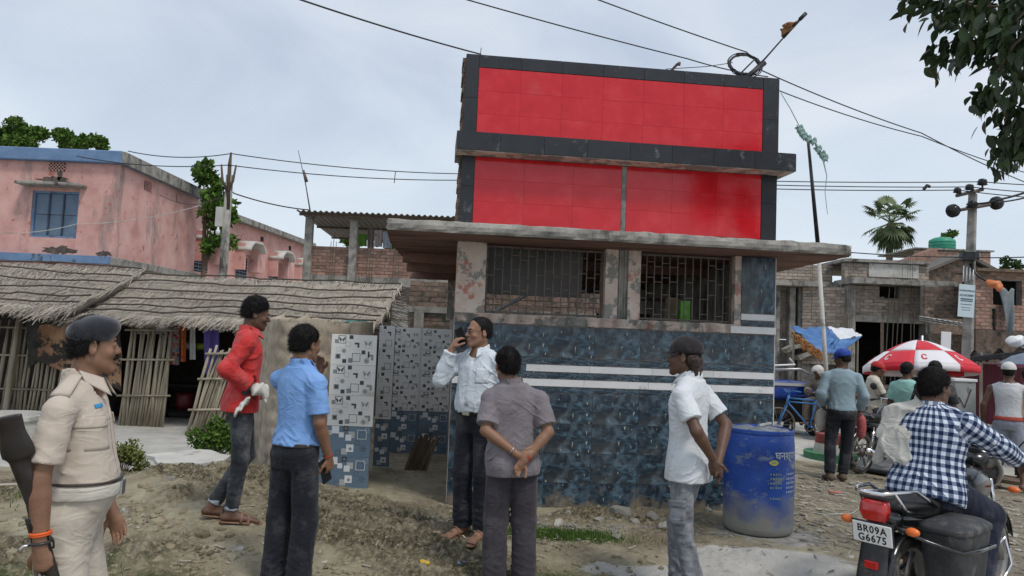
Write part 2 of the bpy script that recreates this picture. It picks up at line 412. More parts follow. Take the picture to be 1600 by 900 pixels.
def ground_mat():
    m = bpy.data.materials.new('ground'); m.use_nodes = True; nt = m.node_tree; L = nt.links; bs = nt.nodes['Principled BSDF']
    bs.inputs['Roughness'].default_value = .92; bs.inputs['Specular IOR Level'].default_value = .25
    t = N(nt, 'ShaderNodeTexCoord')
    def nz_(sc, det=7, ro=.65, st=None):
        n = N(nt, 'ShaderNodeTexNoise'); n.inputs['Scale'].default_value = sc; n.inputs['Detail'].default_value = det; n.inputs['Roughness'].default_value = ro
        if st: mp_ = N(nt, 'ShaderNodeMapping'); mp_.inputs['Scale'].default_value = st; L.new(t.outputs['Object'], mp_.inputs[0]); L.new(mp_.outputs[0], n.inputs[0])
        else: L.new(t.outputs['Object'], n.inputs[0])
        return n.outputs[0]
    def rmp(src, cols):
        r = N(nt, 'ShaderNodeValToRGB'); el = r.color_ramp.elements
        for i, (p, c) in enumerate(cols):
            if i < 2: el[i].position = p; el[i].color = (*c, 1)
            else: q = el.new(p); q.color = (*c, 1)
        L.new(src, r.inputs[0]); return r.outputs[0]
    def at_(n): a = N(nt, 'ShaderNodeAttribute'); a.attribute_name = n; return a.outputs['Fac']
    def mix(f, a, b):
        x = N(nt, 'ShaderNodeMix', data_type='RGBA'); L.new(f, x.inputs[0]); L.new(a, x.inputs[6]); L.new(b, x.inputs[7]); return x.outputs[2]
    def mth(op, a, b):
        x = N(nt, 'ShaderNodeMath', operation=op); x.use_clamp = True
        for i, q in enumerate((a, b)):
            if isinstance(q, (int, float)): x.inputs[i].default_value = q
            else: L.new(q, x.inputs[i])
        return x.outputs[0]
    def thr(src, a, b):
        x = N(nt, 'ShaderNodeMapRange'); x.inputs[1].default_value = a; x.inputs[2].default_value = b; L.new(src, x.inputs[0]); return x.outputs[0]
    dirt = rmp(nz_(2.2), [(.3, (.16, .13, .09)), (.7, (.39, .34, .255)), (.5, (.27, .228, .16))])
    sand = rmp(nz_(9, 8), [(.3, (.24, .21, .14)), (.75, (.46, .42, .30))])
    c = mix(thr(nz_(1.1), .42, .6), dirt, sand)
    cl = rmp(nz_(26, 8, .7), [(.36, (.032, .027, .017)), (.64, (.34, .30, .205)), (.5, (.115, .098, .062))])
    c = mix(mth('MULTIPLY', at_('clods'), thr(nz_(4), .3, .55)), c, cl)
    c = mix(mth('MULTIPLY', at_('debris'), thr(nz_(7, 8, .75, (1, 2.6, 1)), .46, .6)), c, rmp(nz_(60, 3), [(.35, (.10, .09, .075)), (.65, (.34, .31, .26))]))
    rd = rmp(nz_(3.5, 8), [(.3, (.38, .36, .32)), (.7, (.56, .54, .49))])
    c = mix(thr(mth('ADD', at_('road'), mth('MULTIPLY', nz_(5), .35)), .55, .8), c, rd)
    pv = rmp(nz_(2.7, 9), [(.3, (.36, .35, .325)), (.72, (.56, .545, .505))])
    c = mix(thr(mth('ADD', at_('pave'), mth('MULTIPLY', nz_(6), .4)), .6, .78), c, pv)
    gr = rmp(nz_(40), [(.3, (.03, .055, .012)), (.7, (.10, .15, .035))])
    c = mix(mth('MULTIPLY', at_('green'), thr(nz_(8), .4, .55)), c, gr)
    # light chips of plaster and straw
    vo = N(nt, 'ShaderNodeTexVoronoi'); vo.inputs['Scale'].default_value = 16; L.new(t.outputs['Object'], vo.inputs[0])
    chip = mth('MULTIPLY', mth('LESS_THAN', vo.outputs['Distance'], .13), thr(nz_(3.3), .5, .56))
    c = mix(chip, c, rmp(nz_(5), [(.4, (.45, .42, .36)), (.6, (.33, .27, .2))]))
    L.new(c, bs.inputs['Base Color'])
    bp = N(nt, 'ShaderNodeBump'); bp.inputs['Distance'].default_value = .018; L.new(nz_(55, 8, .7), bp.inputs['Height']); L.new(bp.outputs[0], bs.inputs['Normal'])
    return m
ground = link('ground', gme, ground_mat()); tag(ground, 'bare trodden earth with clods, dusty road and concrete court', kind='structure')
# ------------------------------------------------------------------ materials of the place
M = {}
M['concrete'] = pm('weathered_concrete', [(.13, .125, .115), (.27, .255, .23), (.36, .345, .31)], 5, .9, .004, 60, stain=[((.05, .05, .045), 3.5, .52, .14, (1, 1, .35)), ((.42, .33, .27), 9, .62, .06)])
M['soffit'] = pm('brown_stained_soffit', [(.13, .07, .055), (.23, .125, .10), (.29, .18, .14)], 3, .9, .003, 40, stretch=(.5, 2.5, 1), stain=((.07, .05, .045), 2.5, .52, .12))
M['dirty_plaster'] = pm('flaking_pink_plaster', [(.50, .37, .31), (.60, .49, .42), (.66, .58, .51)], 6, .9, .004, 45, stain=[((.26, .255, .23), 5, .51, .03), ((.46, .20, .16), 4, .59, .05), ((.60, .56, .50), 9, .62, .03)])
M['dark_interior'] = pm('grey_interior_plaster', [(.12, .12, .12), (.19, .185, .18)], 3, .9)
M['board'] = pm('dark_grey_sheet', [(.085, .082, .08), (.13, .125, .12)], 3, .7)
M['iron'] = pm('rusty_iron', [(.05, .045, .04), (.14, .12, .105), (.19, .12, .08)], 30, .6, metal=.3)
M['brick'] = pm('brick', [(.21, .125, .095), (.32, .19, .145), (.37, .25, .195)], 9, .92, .003, 70, rand=.28, stain=((.12, .11, .10), 5, .55, .12))
M['brick_dark'] = pm('weathered_dark_brick', [(.10, .075, .06), (.19, .13, .10), (.25, .20, .155)], 9, .92, .003, 70, rand=.32, stain=((.05, .055, .045), 5, .52, .12))
M['brick_pale'] = pm('pale_worn_brick', [(.24, .185, .15), (.35, .285, .235), (.39, .345, .295)], 9, .92, .003, 70, rand=.22, stain=((.15, .145, .12), 4, .52, .12))
M['mortar'] = pm('mortar', [(.15, .14, .12), (.27, .25, .22)], 10, .95, .003, 60, stain=((.07, .075, .06), 2, .52, .14))
M['white_trim'] = pm('white_edge', [(.55, .55, .54), (.68, .68, .67)], 8, .5)
def tilemat(name, cols, dirt, rough, rand=.08):
    return pm(name, cols, 5, rough, .0006, 20, rand=rand, stain=dirt, spec=.5)
M['tile_red'] = tilemat('red_glazed_tile', [(.50, .008, .014), (.56, .012, .020), (.60, .03, .038)], [((.54, .07, .07), 1.5, .60, .25)], .12, .012)
M['tile_black'] = tilemat('black_glazed_tile', [(.006, .007, .010), (.018, .020, .026)], [((.13, .14, .14), 6, .60, .12), ((.22, .20, .17), 14, .68, .05)], .38)
M['tile_white'] = tilemat('white_glazed_tile', [(.62, .62, .62), (.72, .72, .72)], [((.45, .43, .40), 7, .62, .06)], .25)
def marble():
    m = bpy.data.materials.new('dark_teal_marble_tile'); m.use_nodes = True; nt = m.node_tree; L = nt.links; bs = nt.nodes['Principled BSDF']
    bs.inputs['Roughness'].default_value = .22
    t = N(nt, 'ShaderNodeTexCoord')
    def nn(sc, det, dist, st=(1, 1, 1), off=(0, 0, 0)):
        mp_ = N(nt, 'ShaderNodeMapping'); mp_.inputs['Scale'].default_value = st; mp_.inputs['Location'].default_value = off; L.new(t.outputs['Generated'], mp_.inputs[0])
        oi = N(nt, 'ShaderNodeObjectInfo'); of = N(nt, 'ShaderNodeVectorMath', operation='SCALE'); of.inputs[0].default_value = (.25, .2, .25); L.new(oi.outputs['Random'], of.inputs['Scale'])
        ad = N(nt, 'ShaderNodeVectorMath', operation='ADD'); L.new(mp_.outputs[0], ad.inputs[0]); L.new(of.outputs[0], ad.inputs[1])
        n = N(nt, 'ShaderNodeTexNoise'); n.inputs['Scale'].default_value = sc; n.inputs['Detail'].default_value = det; n.inputs['Distortion'].default_value = dist; L.new(ad.outputs[0], n.inputs[0]); return n.outputs[0]
    def rmp(src, cols):
        r = N(nt, 'ShaderNodeValToRGB'); el = r.color_ramp.elements
        for i, (p, c) in enumerate(cols):
            if i < 2: el[i].position = p; el[i].color = (*c, 1)
            else: q = el.new(p); q.color = (*c, 1)
        L.new(src, r.inputs[0]); return r.outputs[0]
    def mix(f, a, b):
        x = N(nt, 'ShaderNodeMix', data_type='RGBA'); L.new(f, x.inputs[0]); L.new(a, x.inputs[6])
        if isinstance(b, tuple): x.inputs[7].default_value = (*b, 1)
        else: L.new(b, x.inputs[7])
        return x.outputs[2]
    c = rmp(nn(4.2, 10, .9), [(.3, (.010, .014, .020)), (.74, (.11, .19, .26)), (.48, (.018, .030, .044)), (.60, (.038, .075, .105))])
    veil = rmp(nn(2.2, 6, .6, (1.6, 1, .7), (3, 1, 2)), [(.5, (0, 0, 0)), (.78, (.75, .75, .75))])
    c = mix(veil, c, (.16, .22, .27))
    st = rmp(nn(7, 3, .3, (3.4, 1, .55), (8, 2, 5)), [(.665, (0, 0, 0)), (.70, (1, 1, 1))])
    c = mix(st, c, (.38, .42, .40))
    n4 = N(nt, 'ShaderNodeTexNoise'); n4.inputs['Scale'].default_value = 3; n4.inputs['Detail'].default_value = 8; L.new(t.outputs['Object'], n4.inputs[0])
    d = rmp(n4.outputs[0], [(.52, (0, 0, 0)), (.8, (.45, .45, .45))]); c = mix(d, c, (.20, .195, .17))
    ge = N(nt, 'ShaderNodeNewGeometry'); sz = N(nt, 'ShaderNodeSeparateXYZ'); L.new(ge.outputs['Position'], sz.inputs[0]); n5 = N(nt, 'ShaderNodeTexNoise'); n5.inputs['Scale'].default_value = 7; n5.inputs['Detail'].default_value = 9; L.new(ge.outputs['Position'], n5.inputs[0])
    ma = N(nt, 'ShaderNodeMath', operation='MULTIPLY_ADD'); ma.inputs[1].default_value = -.9; L.new(n5.outputs[0], ma.inputs[0]); L.new(sz.outputs['Z'], ma.inputs[2]); ms = N(nt, 'ShaderNodeMapRange'); ms.inputs[1].default_value = -.24; ms.inputs[2].default_value = -.42; L.new(ma.outputs[0], ms.inputs[0]); c = mix(ms.outputs[0], c, (.23, .19, .14))
    L.new(c, bs.inputs['Base Color']); return m
M['tile_marble'] = marble()
# ------------------------------------------------------------------ brick walls of single bricks
_bm = {}
def brickmesh(mat, L, D, H, var):
    key = (mat.name, round(L, 3), D, H, var)
    if key not in _bm:
        r = random.Random(var*7+1); j = lambda s: (r.random()-.5)*s
        mb = MB(); vs = [(x*L/2+j(.006), y*D/2-(.003 if y < 0 else 0)*var, z*H/2+j(.006)) for z in (-1, 1) for x, y in ((-1, -1), (1, -1), (1, 1), (-1, 1))]
        mb.add(vs, [(3, 2, 1, 0), (4, 5, 6, 7), (0, 1, 5, 4), (1, 2, 6, 5), (2, 3, 7, 6), (3, 0, 4, 7)])
        me = mb.mesh('brick'); me.materials.append(mat); _bm[key] = me
    return _bm[key]
def brick_wall(parent, p0, ang, w, h, mat, mortar, holes=(), cap=300, thick=.22, L=.23, H=.075, j=.013, back=True, slope=None):
    """p0 world lower-left corner of the face, face normal points to -v"""
    ca, sa = cos(ang), sin(ang); p0 = Vector(p0); base = wloc(parent)
    # mortar core pieces round the holes: vertical slices
    us = sorted({0., w, *[q for hl in holes for q in (hl[0], hl[1])]}); core = MB()
    Mx = Matrix.Translation(p0) @ Matrix.Rotation(ang, 4, 'Z')
    for a, b in zip(us[:-1], us[1:]):
        zz = [(0, h)]
        for u0, u1, z0, z1 in holes:
            if u0 < b-1e-4 and u1 > a+1e-4:
                nz_ = []
                for q0, q1 in zz:
                    if z0 > q0: nz_.append((q0, min(z0, q1)))
                    if z1 < q1: nz_.append((max(z1, q0), q1))
                zz = nz_
        for q0, q1 in zz:
            if slope: 
                t0, t1 = min(q1, h+slope*a), min(q1, h+slope*b)
                q1a = q1 if not slope else q1
            core.box((a, .008, q0), (b, thick, q1), Mx)
    obj('mortar', core, mortar, parent)
    n = 0; rest = MB(); row = 0; z = 0
    while z+H <= h+.02:
        u = -(L+j)/2 if row % 2 else 0
        while u < w-.03:
            a = max(u, 0); b = min(u+L, w)
            if b-a > .04:
                cz = z+H/2; segs = [(a, b)]
                for u0, u1, z0, z1 in holes:
                    if z0-.02 < cz < z1+.02:
                        ns = []
                        for s0, s1 in segs:
                            if u0 > s0: ns.append((s0, min(u0, s1)))
                            if u1 < s1: ns.append((max(u1, s0), s1))
                        segs = [q for q in ns if q[1]-q[0] > .04]
                for s0, s1 in segs:
                    ln = s1-s0; cu = (s0+s1)/2; var = random.randint(0, 2)
                    ln = .23 if abs(ln-L) < .02 else round(ln/.04)*.04
                    pos = p0+Vector((ca*cu-sa*.05, sa*cu+ca*.05, cz))+Vector((random.uniform(-.002, .002), random.uniform(-.003, .003), 0))
                    if n < cap:
                        o = bpy.data.objects.new('brick', brickmesh(mat, max(ln, .04), .10, H, var)); COL.objects.link(o)
                        o.parent = parent; o.location = pos-base; o.rotation_euler = (random.uniform(-.02, .02), random.uniform(-.012, .012), ang+random.uniform(-.015, .015)); n += 1
                    else:
                        rest.box((-ln/2, -.05, -H/2), (ln/2, .05, H/2), Matrix.Translation(pos) @ Matrix.Rotation(ang, 4, 'Z'))
            u += L+j
        row += 1; z += H+j
    if rest.v: tag(obj('brick_courses', rest, mat, parent), kind='stuff')
# ------------------------------------------------------------------ the shop
TH = .1045; SX, SY = -.517, 6.87; SW = 3.07
Ms = TM(SX, SY, 0) @ Matrix.Rotation(TH, 4, 'Z')
def S(u, v, z): return Ms @ Vector((u, v, z))
shop = thing('roadside_shop', 'single-storey roadside shop with red tiled signboard over a concrete canopy', 'shop', (SX, SY, 0))
_tm = {}
def tile_grid(parent, name, mat, u0, u1, z0, z1, tw, thh, v=0., gap=.003, M0=None, t=.012, skip=None, rowoff=0):
    M0 = M0 or Ms; base = wloc(parent)
    nz_ = max(1, round((z1-z0)/thh)); nu = max(1, round((u1-u0)/tw)); dz = (z1-z0)/nz_; du = (u1-u0)/nu
    for i in range(nu):
        for k in range(nz_):
            cu = u0+(i+.5)*du; cz = z0+(k+.5)*dz
            if skip and skip(cu, cz): continue
            w2, h2 = du-gap, dz-gap; key = (mat.name, round(w2, 3), round(h2, 3))
            if key not in _tm:
                mb = MB().box((-w2/2, -t, -h2/2), (w2/2, 0, h2/2)); me = mb.mesh(name); me.materials.append(mat); _tm[key] = me
            o = bpy.data.objects.new(name, _tm[key]); COL.objects.link(o); o.parent = parent
            o.matrix_local = TM(*(-base)) @ M0 @ TM(cu, v, cz) @ Matrix.Rotation(random.uniform(-.003, .003), 4, 'X') @ Matrix.Rotation(random.uniform(-.002, .002), 4, 'Z')
DEP = 4.2
# lower front wall
mb = MB(); mb.box((0, 0, -.1), (SW, .2, 1.77), Ms); obj('front_wall', mb, M['dirty_plaster'], shop)
for b_ in (((.06, .203, -.1), (.2, DEP, 1.85)), ((SW-.2, .203, -.1), (SW, DEP, 2.51))): obj('side_wall', MB().box(*b_, Ms), M['concrete'], shop)
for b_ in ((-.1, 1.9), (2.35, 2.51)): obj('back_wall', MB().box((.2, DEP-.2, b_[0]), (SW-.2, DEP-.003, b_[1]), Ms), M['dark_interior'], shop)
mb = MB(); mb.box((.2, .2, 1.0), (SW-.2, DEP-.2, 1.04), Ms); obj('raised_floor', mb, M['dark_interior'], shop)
# marble tiles below the sill, white strips between
UB = [(.1, 1.2025), (1.399-.0, 1.763)]
tile_grid(shop, 'marble_tile', M['tile_marble'], 0, SW, .06, 1.140, .41, .27, 0)
tile_grid(shop, 'white_strip_tile', M['tile_white'], 0, SW, 1.208, 1.275, .62, .067, -.002)
tile_grid(shop, 'marble_tile', M['tile_marble'], 0, SW, 1.143, 1.205, .41, .062, 0)
tile_grid(shop, 'marble_tile', M['tile_marble'], 0, SW, 1.278, 1.339, .41, .061, 0)
tile_grid(shop, 'white_strip_tile', M['tile_white'], .68, SW, 1.342, 1.406, .6, .064, -.002)
tile_grid(shop, 'marble_tile', M['tile_marble'], 0, .68, 1.342, 1.406, .34, .064, 0)
tile_grid(shop, 'marble_tile', M['tile_marble'], 0, SW, 1.409, 1.475, .41, .066, 0)
tile_grid(shop, 'marble_tile', M['tile_marble'], 0, SW, 1.478, 1.765, .41, .287, 0)
mb = MB(); mb.box((SW+.001, -.012, .05), (SW+.009, .012, 2.51), Ms); obj('corner_trim', mb, M['white_trim'], shop)
# sill ledge, pillars
mb = MB(); mb.grid(lambda a, b: S(.0+a*2.73, -.03, 1.772+.085*b+.006*mnoise.noise(Vector((a*14, b*2, 0)))), 60, 2); mb.box((.0, -.03, 1.772), (2.73, .2, 1.855), Ms); obj('window_sill', mb, M['dirty_plaster'], shop)
def pillar(u0, u1, v0=-.0, v1=.22, z0=1.857, z1=2.514, mat='dirty_plaster'):
    mb = MB(); mb.grid(lambda a, b: S(u0+a*(u1-u0), v0-.006-.007*mnoise.noise(Vector((a*3+u0*5, 0, b*9))), z0+b*(z1-z0)), 10, 20); mb.box((u0, v0, z0), (u1, v1, z1), Ms)
    return obj('pillar', mb, M[mat], shop)
pillar(.0, .27); pillar(1.40, 1.52); pillar(1.62, 1.74)
mb = MB(); mb.box((1.52, .012, 1.857), (1.62, .2, 2.514), Ms); mb.box((1.535, .0, 1.857), (1.548, .012, 2.514), Ms); mb.box((1.585, .0, 1.857), (1.60, .012, 2.514), Ms); obj('pillar_chase', mb, M['concrete'], shop)
pillar(2.67, 2.73, .0, .1)
pillar(0, .2, DEP-.22, DEP)
mb = MB(); mb.box((2.733, .0, 1.767), (SW, .2, 2.51), Ms); obj('end_pier', mb, M['dirty_plaster'], shop)
tile_grid(shop, 'marble_tile', M['tile_marble'], 2.735, SW, 1.965, 2.51, .34, .6, -.0)
tile_grid(shop, 'marble_tile', M['tile_marble'], 2.735, SW, 1.843, 1.899, .34, .06, -.0)
tile_grid(shop, 'white_strip_tile', M['tile_white'], 2.735, SW, 1.902, 1.962, .34, .06, -.002)
tile_grid(shop, 'white_strip_tile', M['tile_white'], 2.62, SW, 1.772, 1.840, .45, .067, -.034)
# window grilles
def grille(u0, u1, name='window_grille'):
    fr = MB(); z0, z1 = 1.868, 2.50
    for a in (u0, u1-.018): fr.box((a, .075, z0), (a+.018, .1, z1), Ms)
    for a in (z0, z1-.018): fr.box((u0+.018, .075, a), (u1-.018, .1, a+.018), Ms)
    g = obj(name, fr, M['iron'], shop)
    n = int((u1-u0)/.075); du = (u1-u0)/n
    for i in range(1, n):
        mb = MB().box((u0+i*du-.005, .08, z0+.018), (u0+i*du+.005, .094, z1-.018), Ms); obj('bar', mb, M['iron'], g)
    rb = MB(); rn = random.Random(int(u0*100))
    for i in range(n):
        for k in range(4):
            if rn.random() < .72:
                z = z0+.06+k*.15+(.04 if i % 2 else 0)+rn.uniform(-.01, .01); rb.box((u0+i*du+.006, .083, z), (u0+(i+1)*du-.006, .091, z+.008), Ms)
    obj('cross_bars', rb, M['iron'], g)['kind'] = 'stuff'
grille(.275, 1.397); grille(1.745, 2.665)
# canopy slab: broken outline, thickness .09
ZC = 2.515
outl = [(-1.08, 6.27), (-.2, 6.36), (.8, 6.47), (1.8, 6.58), (2.7, 6.69), (3.02, 6.74), (3.09, 6.80), (3.11, 6.90), (3.06, 7.8), (3.02, 8.8), (2.9, 11.6), (-1.38, 12.0), (-1.38, 11.0), (-1.27, 8.5), (-1.2, 7.2)]
def densify(pl, st=.12):
    o = []
    for i, p in enumerate(pl):
        q = pl[(i+1) % len(pl)]; n = max(1, int(math.hypot(q[0]-p[0], q[1]-p[1])/st))
        for k in range(n): o.append((p[0]+(q[0]-p[0])*k/n, p[1]+(q[1]-p[1])*k/n))
    return o
dp = densify(outl, .05); can = MB(); n = len(dp); rings = []
for zi, (z, inn) in enumerate(((0, .0), (.02, -.012), (.055, -.015), (.088, -.004), (.1, .02))):
    rings.append([(x+.014*mnoise.noise(Vector((x*7, y*7, zi*.8)))+.006*mnoise.noise(Vector((x*30, y*30, zi*2))), y+.016*mnoise.noise(Vector((x*8+9, y*8, zi*.8)))-(inn*-1 if y < 6 else 0)*-1*0+(inn if y < 6.95 else 0), ZC+z+(.012*mnoise.noise(Vector((x*9, y*9, 3))) if zi > 2 else .004*mnoise.noise(Vector((x*5, y*5, 1))))) for x, y in dp])
vs = [v for r in rings for v in r]; fs = [(i*n+k, i*n+(k+1) % n, (i+1)*n+(k+1) % n, (i+1)*n+k) for i in range(4) for k in range(n)]
fs.append(tuple(4*n+k for k in range(n))); can.add(vs, fs)
canopy = obj('canopy_slab', can, M['concrete'], shop)
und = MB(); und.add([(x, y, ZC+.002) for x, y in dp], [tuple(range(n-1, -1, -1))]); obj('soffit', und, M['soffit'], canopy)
bm_ = MB()
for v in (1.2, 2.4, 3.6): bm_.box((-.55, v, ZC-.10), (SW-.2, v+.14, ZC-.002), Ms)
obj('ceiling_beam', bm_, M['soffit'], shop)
# signboard block above
ZT = 4.29
mb = MB(); mb.box((-.0, .0, 2.62), (SW+.0, .35, ZT), Ms); obj('signboard_wall', mb, M['brick_dark'], shop)
jag = MB(); rn = random.Random(5)
for k in range(34):
    z = 2.63+k*.048; jag.box((-.012-rn.random()*.02, .02, z), (.0, .33, z+.045), Ms)
tag(obj('broken_brick_edge', jag, M['brick_dark'], shop), kind='stuff')
tile_grid(shop, 'red_tile', M['tile_red'], .125, 2.91, 3.505, 4.165, .40, .23, 0, .0014)
tile_grid(shop, 'red_tile', M['tile_red'], .125, 1.525, 2.69, 3.315, .40, .23, 0, .0014)
tile_grid(shop, 'red_tile', M['tile_red'], 1.575, 2.91, 2.69, 3.315, .40, .23, 0, .0014)
mb = MB(); mb.grid(lambda a, b: S(1.527+a*.046, -.012-.006*mnoise.noise(Vector((a*2, 3, b*20))), 2.62+b*.69), 3, 30); obj('mortar_strip', mb, M['concrete'], shop)
mb = MB(); mb.grid(lambda a, b: S(.1+a*2.82, -.010-.012*(1-b)-.006*mnoise.noise(Vector((a*30, 3, b))), 2.60+b*(.085+.012*mnoise.noise(Vector((a*18, 0, 0))))), 80, 3); obj('mortar_strip', mb, pm('splashed_base', [(.50, .05, .04), (.58, .10, .08)], 9, .5, stain=((.42, .36, .30), 5, .56, .05)), shop)
for (u0, u1, z0, z1, tw, thh) in ((0, .121, 2.62, 4.29, .121, .42), (2.914, SW, 2.62, 4.29, .16, .42), (.124, 2.911, 4.17, 4.29, .40, .12), ):
    tile_grid(shop, 'black_tile', M['tile_black'], u0, u1, z0, z1, tw, thh, -.001)
# projecting band
mb = MB(); mb.box((-.06, -.2, 3.325), (SW+.085, .35, 3.495), Ms); obj('band_slab', mb, M['concrete'], shop)
tile_grid(shop, 'black_tile', M['tile_black'], -.06, SW+.085, 3.328, 3.497, .40, .17, -.2)
mb = MB(); mb.box((-.06, -.2, 3.321), (SW+.085, .0, 3.325), Ms); obj('band_soffit', mb, M['dirty_plaster'], shop)
Mside = Ms @ TM(SW+.086, -.2, 0) @ Matrix.Rotation(pi/2, 4, 'Z')
tile_grid(shop, 'black_tile', M['tile_black'], 0, .55, 3.328, 3.497, .4, .17, 0, M0=Mside)
Mside2 = Ms @ TM(SW+.001, 0, 0) @ Matrix.Rotation(pi/2, 4, 'Z')
tile_grid(shop, 'black_tile', M['tile_black'], 0, .35, 3.5, 4.29, .35, .4, 0, M0=Mside2)
mb = MB(); mb.tube([S(.13, .1, 4.29), S(.14, .1, 4.40)], .004, 5); obj('rebar_stub', mb, M['iron'], shop)
mb = MB(); mb.tube([S(1.98, .2, 4.28), S(2.08, .1, 4.40)], .013, 6); mb.tube([S(2.08, .1, 4.40), S(2.105, .09, 4.395)], .02, 6); obj('rebar_stub', mb, M['iron'], shop)
# things inside the shop
mb = MB(); mb.box((.29, .25, 2.055), (1.23, .27, 2.50), Ms); hb = obj('hanging_board', mb, M['board']); recenter(hb); tag(hb, 'flat dark grey sheet hanging behind the left window grille', 'board')
bt = thing('crate_rack', 'low dark shelf rack standing inside behind the right grille', 'shelf', S(2.2, 1.6, 1.04))
mb = MB()
for u in (1.85, 2.6):
    for v in (1.5, 1.8): mb.box((u, v, 1.041), (u+.03, v+.03, 2.2), Ms)
obj('frame', mb, M['iron'], bt)
for z in (1.5, 1.85, 2.15):
    mb = MB().box((1.85, 1.47, z), (2.63, 1.84, z+.02), Ms); obj('shelf', mb, M['iron'], bt)
mb = MB(); Mb = Ms @ TM(2.2, .55, 1.72) @ Matrix.Rotation(.14, 4, 'Y') @ Matrix.Rotation(.2, 4, 'Z'); mb.box((-.08, 0, 0), (.08, .04, .40), Mb); pb = obj('brown_board', mb, simple('plywood', (.19, .15, .10))); recenter(pb); tag(pb, 'small tan plywood piece leaning inside the right window', 'board')
mb = MB().box((2.31, .5, 1.70), (2.41, .6, 2.09), Ms); gb = obj('green_packet', mb, pm('green_print', [(.08, .33, .02), (.16, .55, .04), (.45, .7, .3)], 14, .4)); recenter(gb); tag(gb, 'bright green printed packet standing inside the right window', 'packet')
mb = MB().box((1.9, 2.2, 1.05), (2.5, 2.6, 2.0), Ms); mb.box((1.95, 2.19, 1.9), (2.45, 2.2, 1.97), Ms); cb = obj('cupboard', mb, pm('dark_wood', [(.03, .022, .02), (.05, .035, .03)], 6, .6)); recenter(cb); tag(cb, 'dark wooden cupboard at the back of the shop', 'cupboard')
mb = MB().tube([S(.3, 3.0, 1.8), S(.95, 2.2, 2.18)], .025, 8); lp = obj('leaning_pipe', mb, simple('white_pipe', (.5, .5, .48))); recenter(lp); tag(lp, 'white pipe leaning across behind the left window', 'pipe')
def text_obj(name, s, size, mat, parent, Mw, extrude=.0008, align='CENTER', bold=.0, xs=1., sp=1.):
    cu = bpy.data.curves.new(name, 'FONT'); cu.body = s; cu.size = size; cu.extrude = extrude; cu.align_x = align; cu.align_y = 'CENTER'; cu.offset = bold; cu.space_character = sp; cu.resolution_u = 3
    tmp = bpy.data.objects.new(name, cu); COL.objects.link(tmp); dg = bpy.context.evaluated_depsgraph_get(); me = bpy.data.meshes.new_from_object(tmp.evaluated_get(dg)); bpy.data.objects.remove(tmp)
    me.materials.clear(); me.materials.append(mat)
    if xs != 1: me.transform(Matrix.Diagonal((xs, 1, 1, 1)))
    o = bpy.data.objects.new(name, me); COL.objects.link(o); o.parent = parent; o.matrix_local = Mw; return o
# ------------------------------------------------------------------ left side: mud wall, printed tile panels, thatched sheds, pink house
M['mud'] = pm('mud_plaster', [(.24, .195, .145), (.37, .31, .235), (.44, .38, .295)], 3, .95, .004, 60, stain=((.15, .12, .09), 2.2, .55, .12))
M['straw'] = None
def strawmat(name, cols):
    m = bpy.data.materials.new(name); m.use_nodes = True; nt = m.node_tree; bs = nt.nodes['Principled BSDF']; bs.inputs['Roughness'].default_value = .9; bs.inputs['Specular IOR Level'].default_value = .15
    a = N(nt, 'ShaderNodeAttribute'); a.attribute_name = 'shade'; r = N(nt, 'ShaderNodeValToRGB'); el = r.color_ramp.elements
    for i, c in enumerate(cols):
        p = i/(len(cols)-1)
        if i < 2: el[i].position = p; el[i].color = (*c, 1)
        else: q = el.new(p); q.color = (*c, 1)
    nt.links.new(a.outputs['Fac'], r.inputs[0]); nt.links.new(r.outputs[0], bs.inputs[0]); return m
M['straw'] = strawmat('old_straw', [(.075, .065, .052), (.48, .43, .36), (.24, .21, .17)])
M['leaf'] = strawmat('leaf_green', [(.030, .060, .012), (.10, .18, .035), (.055, .11, .02)])
M['leaf_dark'] = strawmat('leaf_dark_green', [(.016, .032, .012), (.045, .085, .022), (.028, .055, .016)])
M['leaf_olive'] = strawmat('leaf_olive', [(.05, .07, .02), (.17, .19, .06), (.10, .13, .035)])
M['bamboo'] = pm('dry_bamboo', [(.14, .115, .08), (.30, .26, .19), (.36, .33, .26)], 8, .7, .001, 60, stretch=(1, 1, .2), rand=.25)
M['dark_mud'] = pm('blackish_mud', [(.03, .026, .022), (.07, .06, .05)], 4, .95, .004, 30)  # very dark brown mud for the shed back wall and partition
M['pink'] = pm('pink_limewash', [(.44, .22, .20), (.58, .33, .295), (.63, .40, .36)], 1.3, .92, .004, 25, stain=[((.27, .21, .19), 1.1, .54, .12, (1, 1, .30)), ((.12, .10, .09), .9, .64, .06), ((.40, .12, .09), 2.3, .60, .06)])
M['bluepaint'] = pm('faded_blue_paint', [(.10, .17, .30), (.17, .27, .43)], 2, .8, .002, 30, stain=((.05, .055, .06), 2.4, .56, .08, (1, 1, .5)))
M['shutter'] = pm('blue_grey_shutter', [(.10, .15, .22), (.14, .20, .28)], 3, .5, rand=.06)
M['wood'] = pm('old_wood', [(.07, .05, .035), (.16, .115, .08)], 8, .85, .001, 40, stretch=(1, 1, .15), rand=.25)
M['tin'] = pm('rusty_tin', [(.10, .085, .075), (.22, .20, .18), (.17, .10, .07)], 4, .6, .001, 30, metal=.2)
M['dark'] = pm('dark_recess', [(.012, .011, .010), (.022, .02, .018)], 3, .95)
M['whitewash'] = pm('old_whitewash', [(.42, .41, .38), (.56, .55, .51)], 3, .9, .002, 30, stain=((.22, .21, .18), 2, .55, .1))
M['cloth_white'] = cloth_w = pm('hung_white_cloth', [(.50, .50, .50), (.62, .62, .62)], 6, .9, .002, 80)
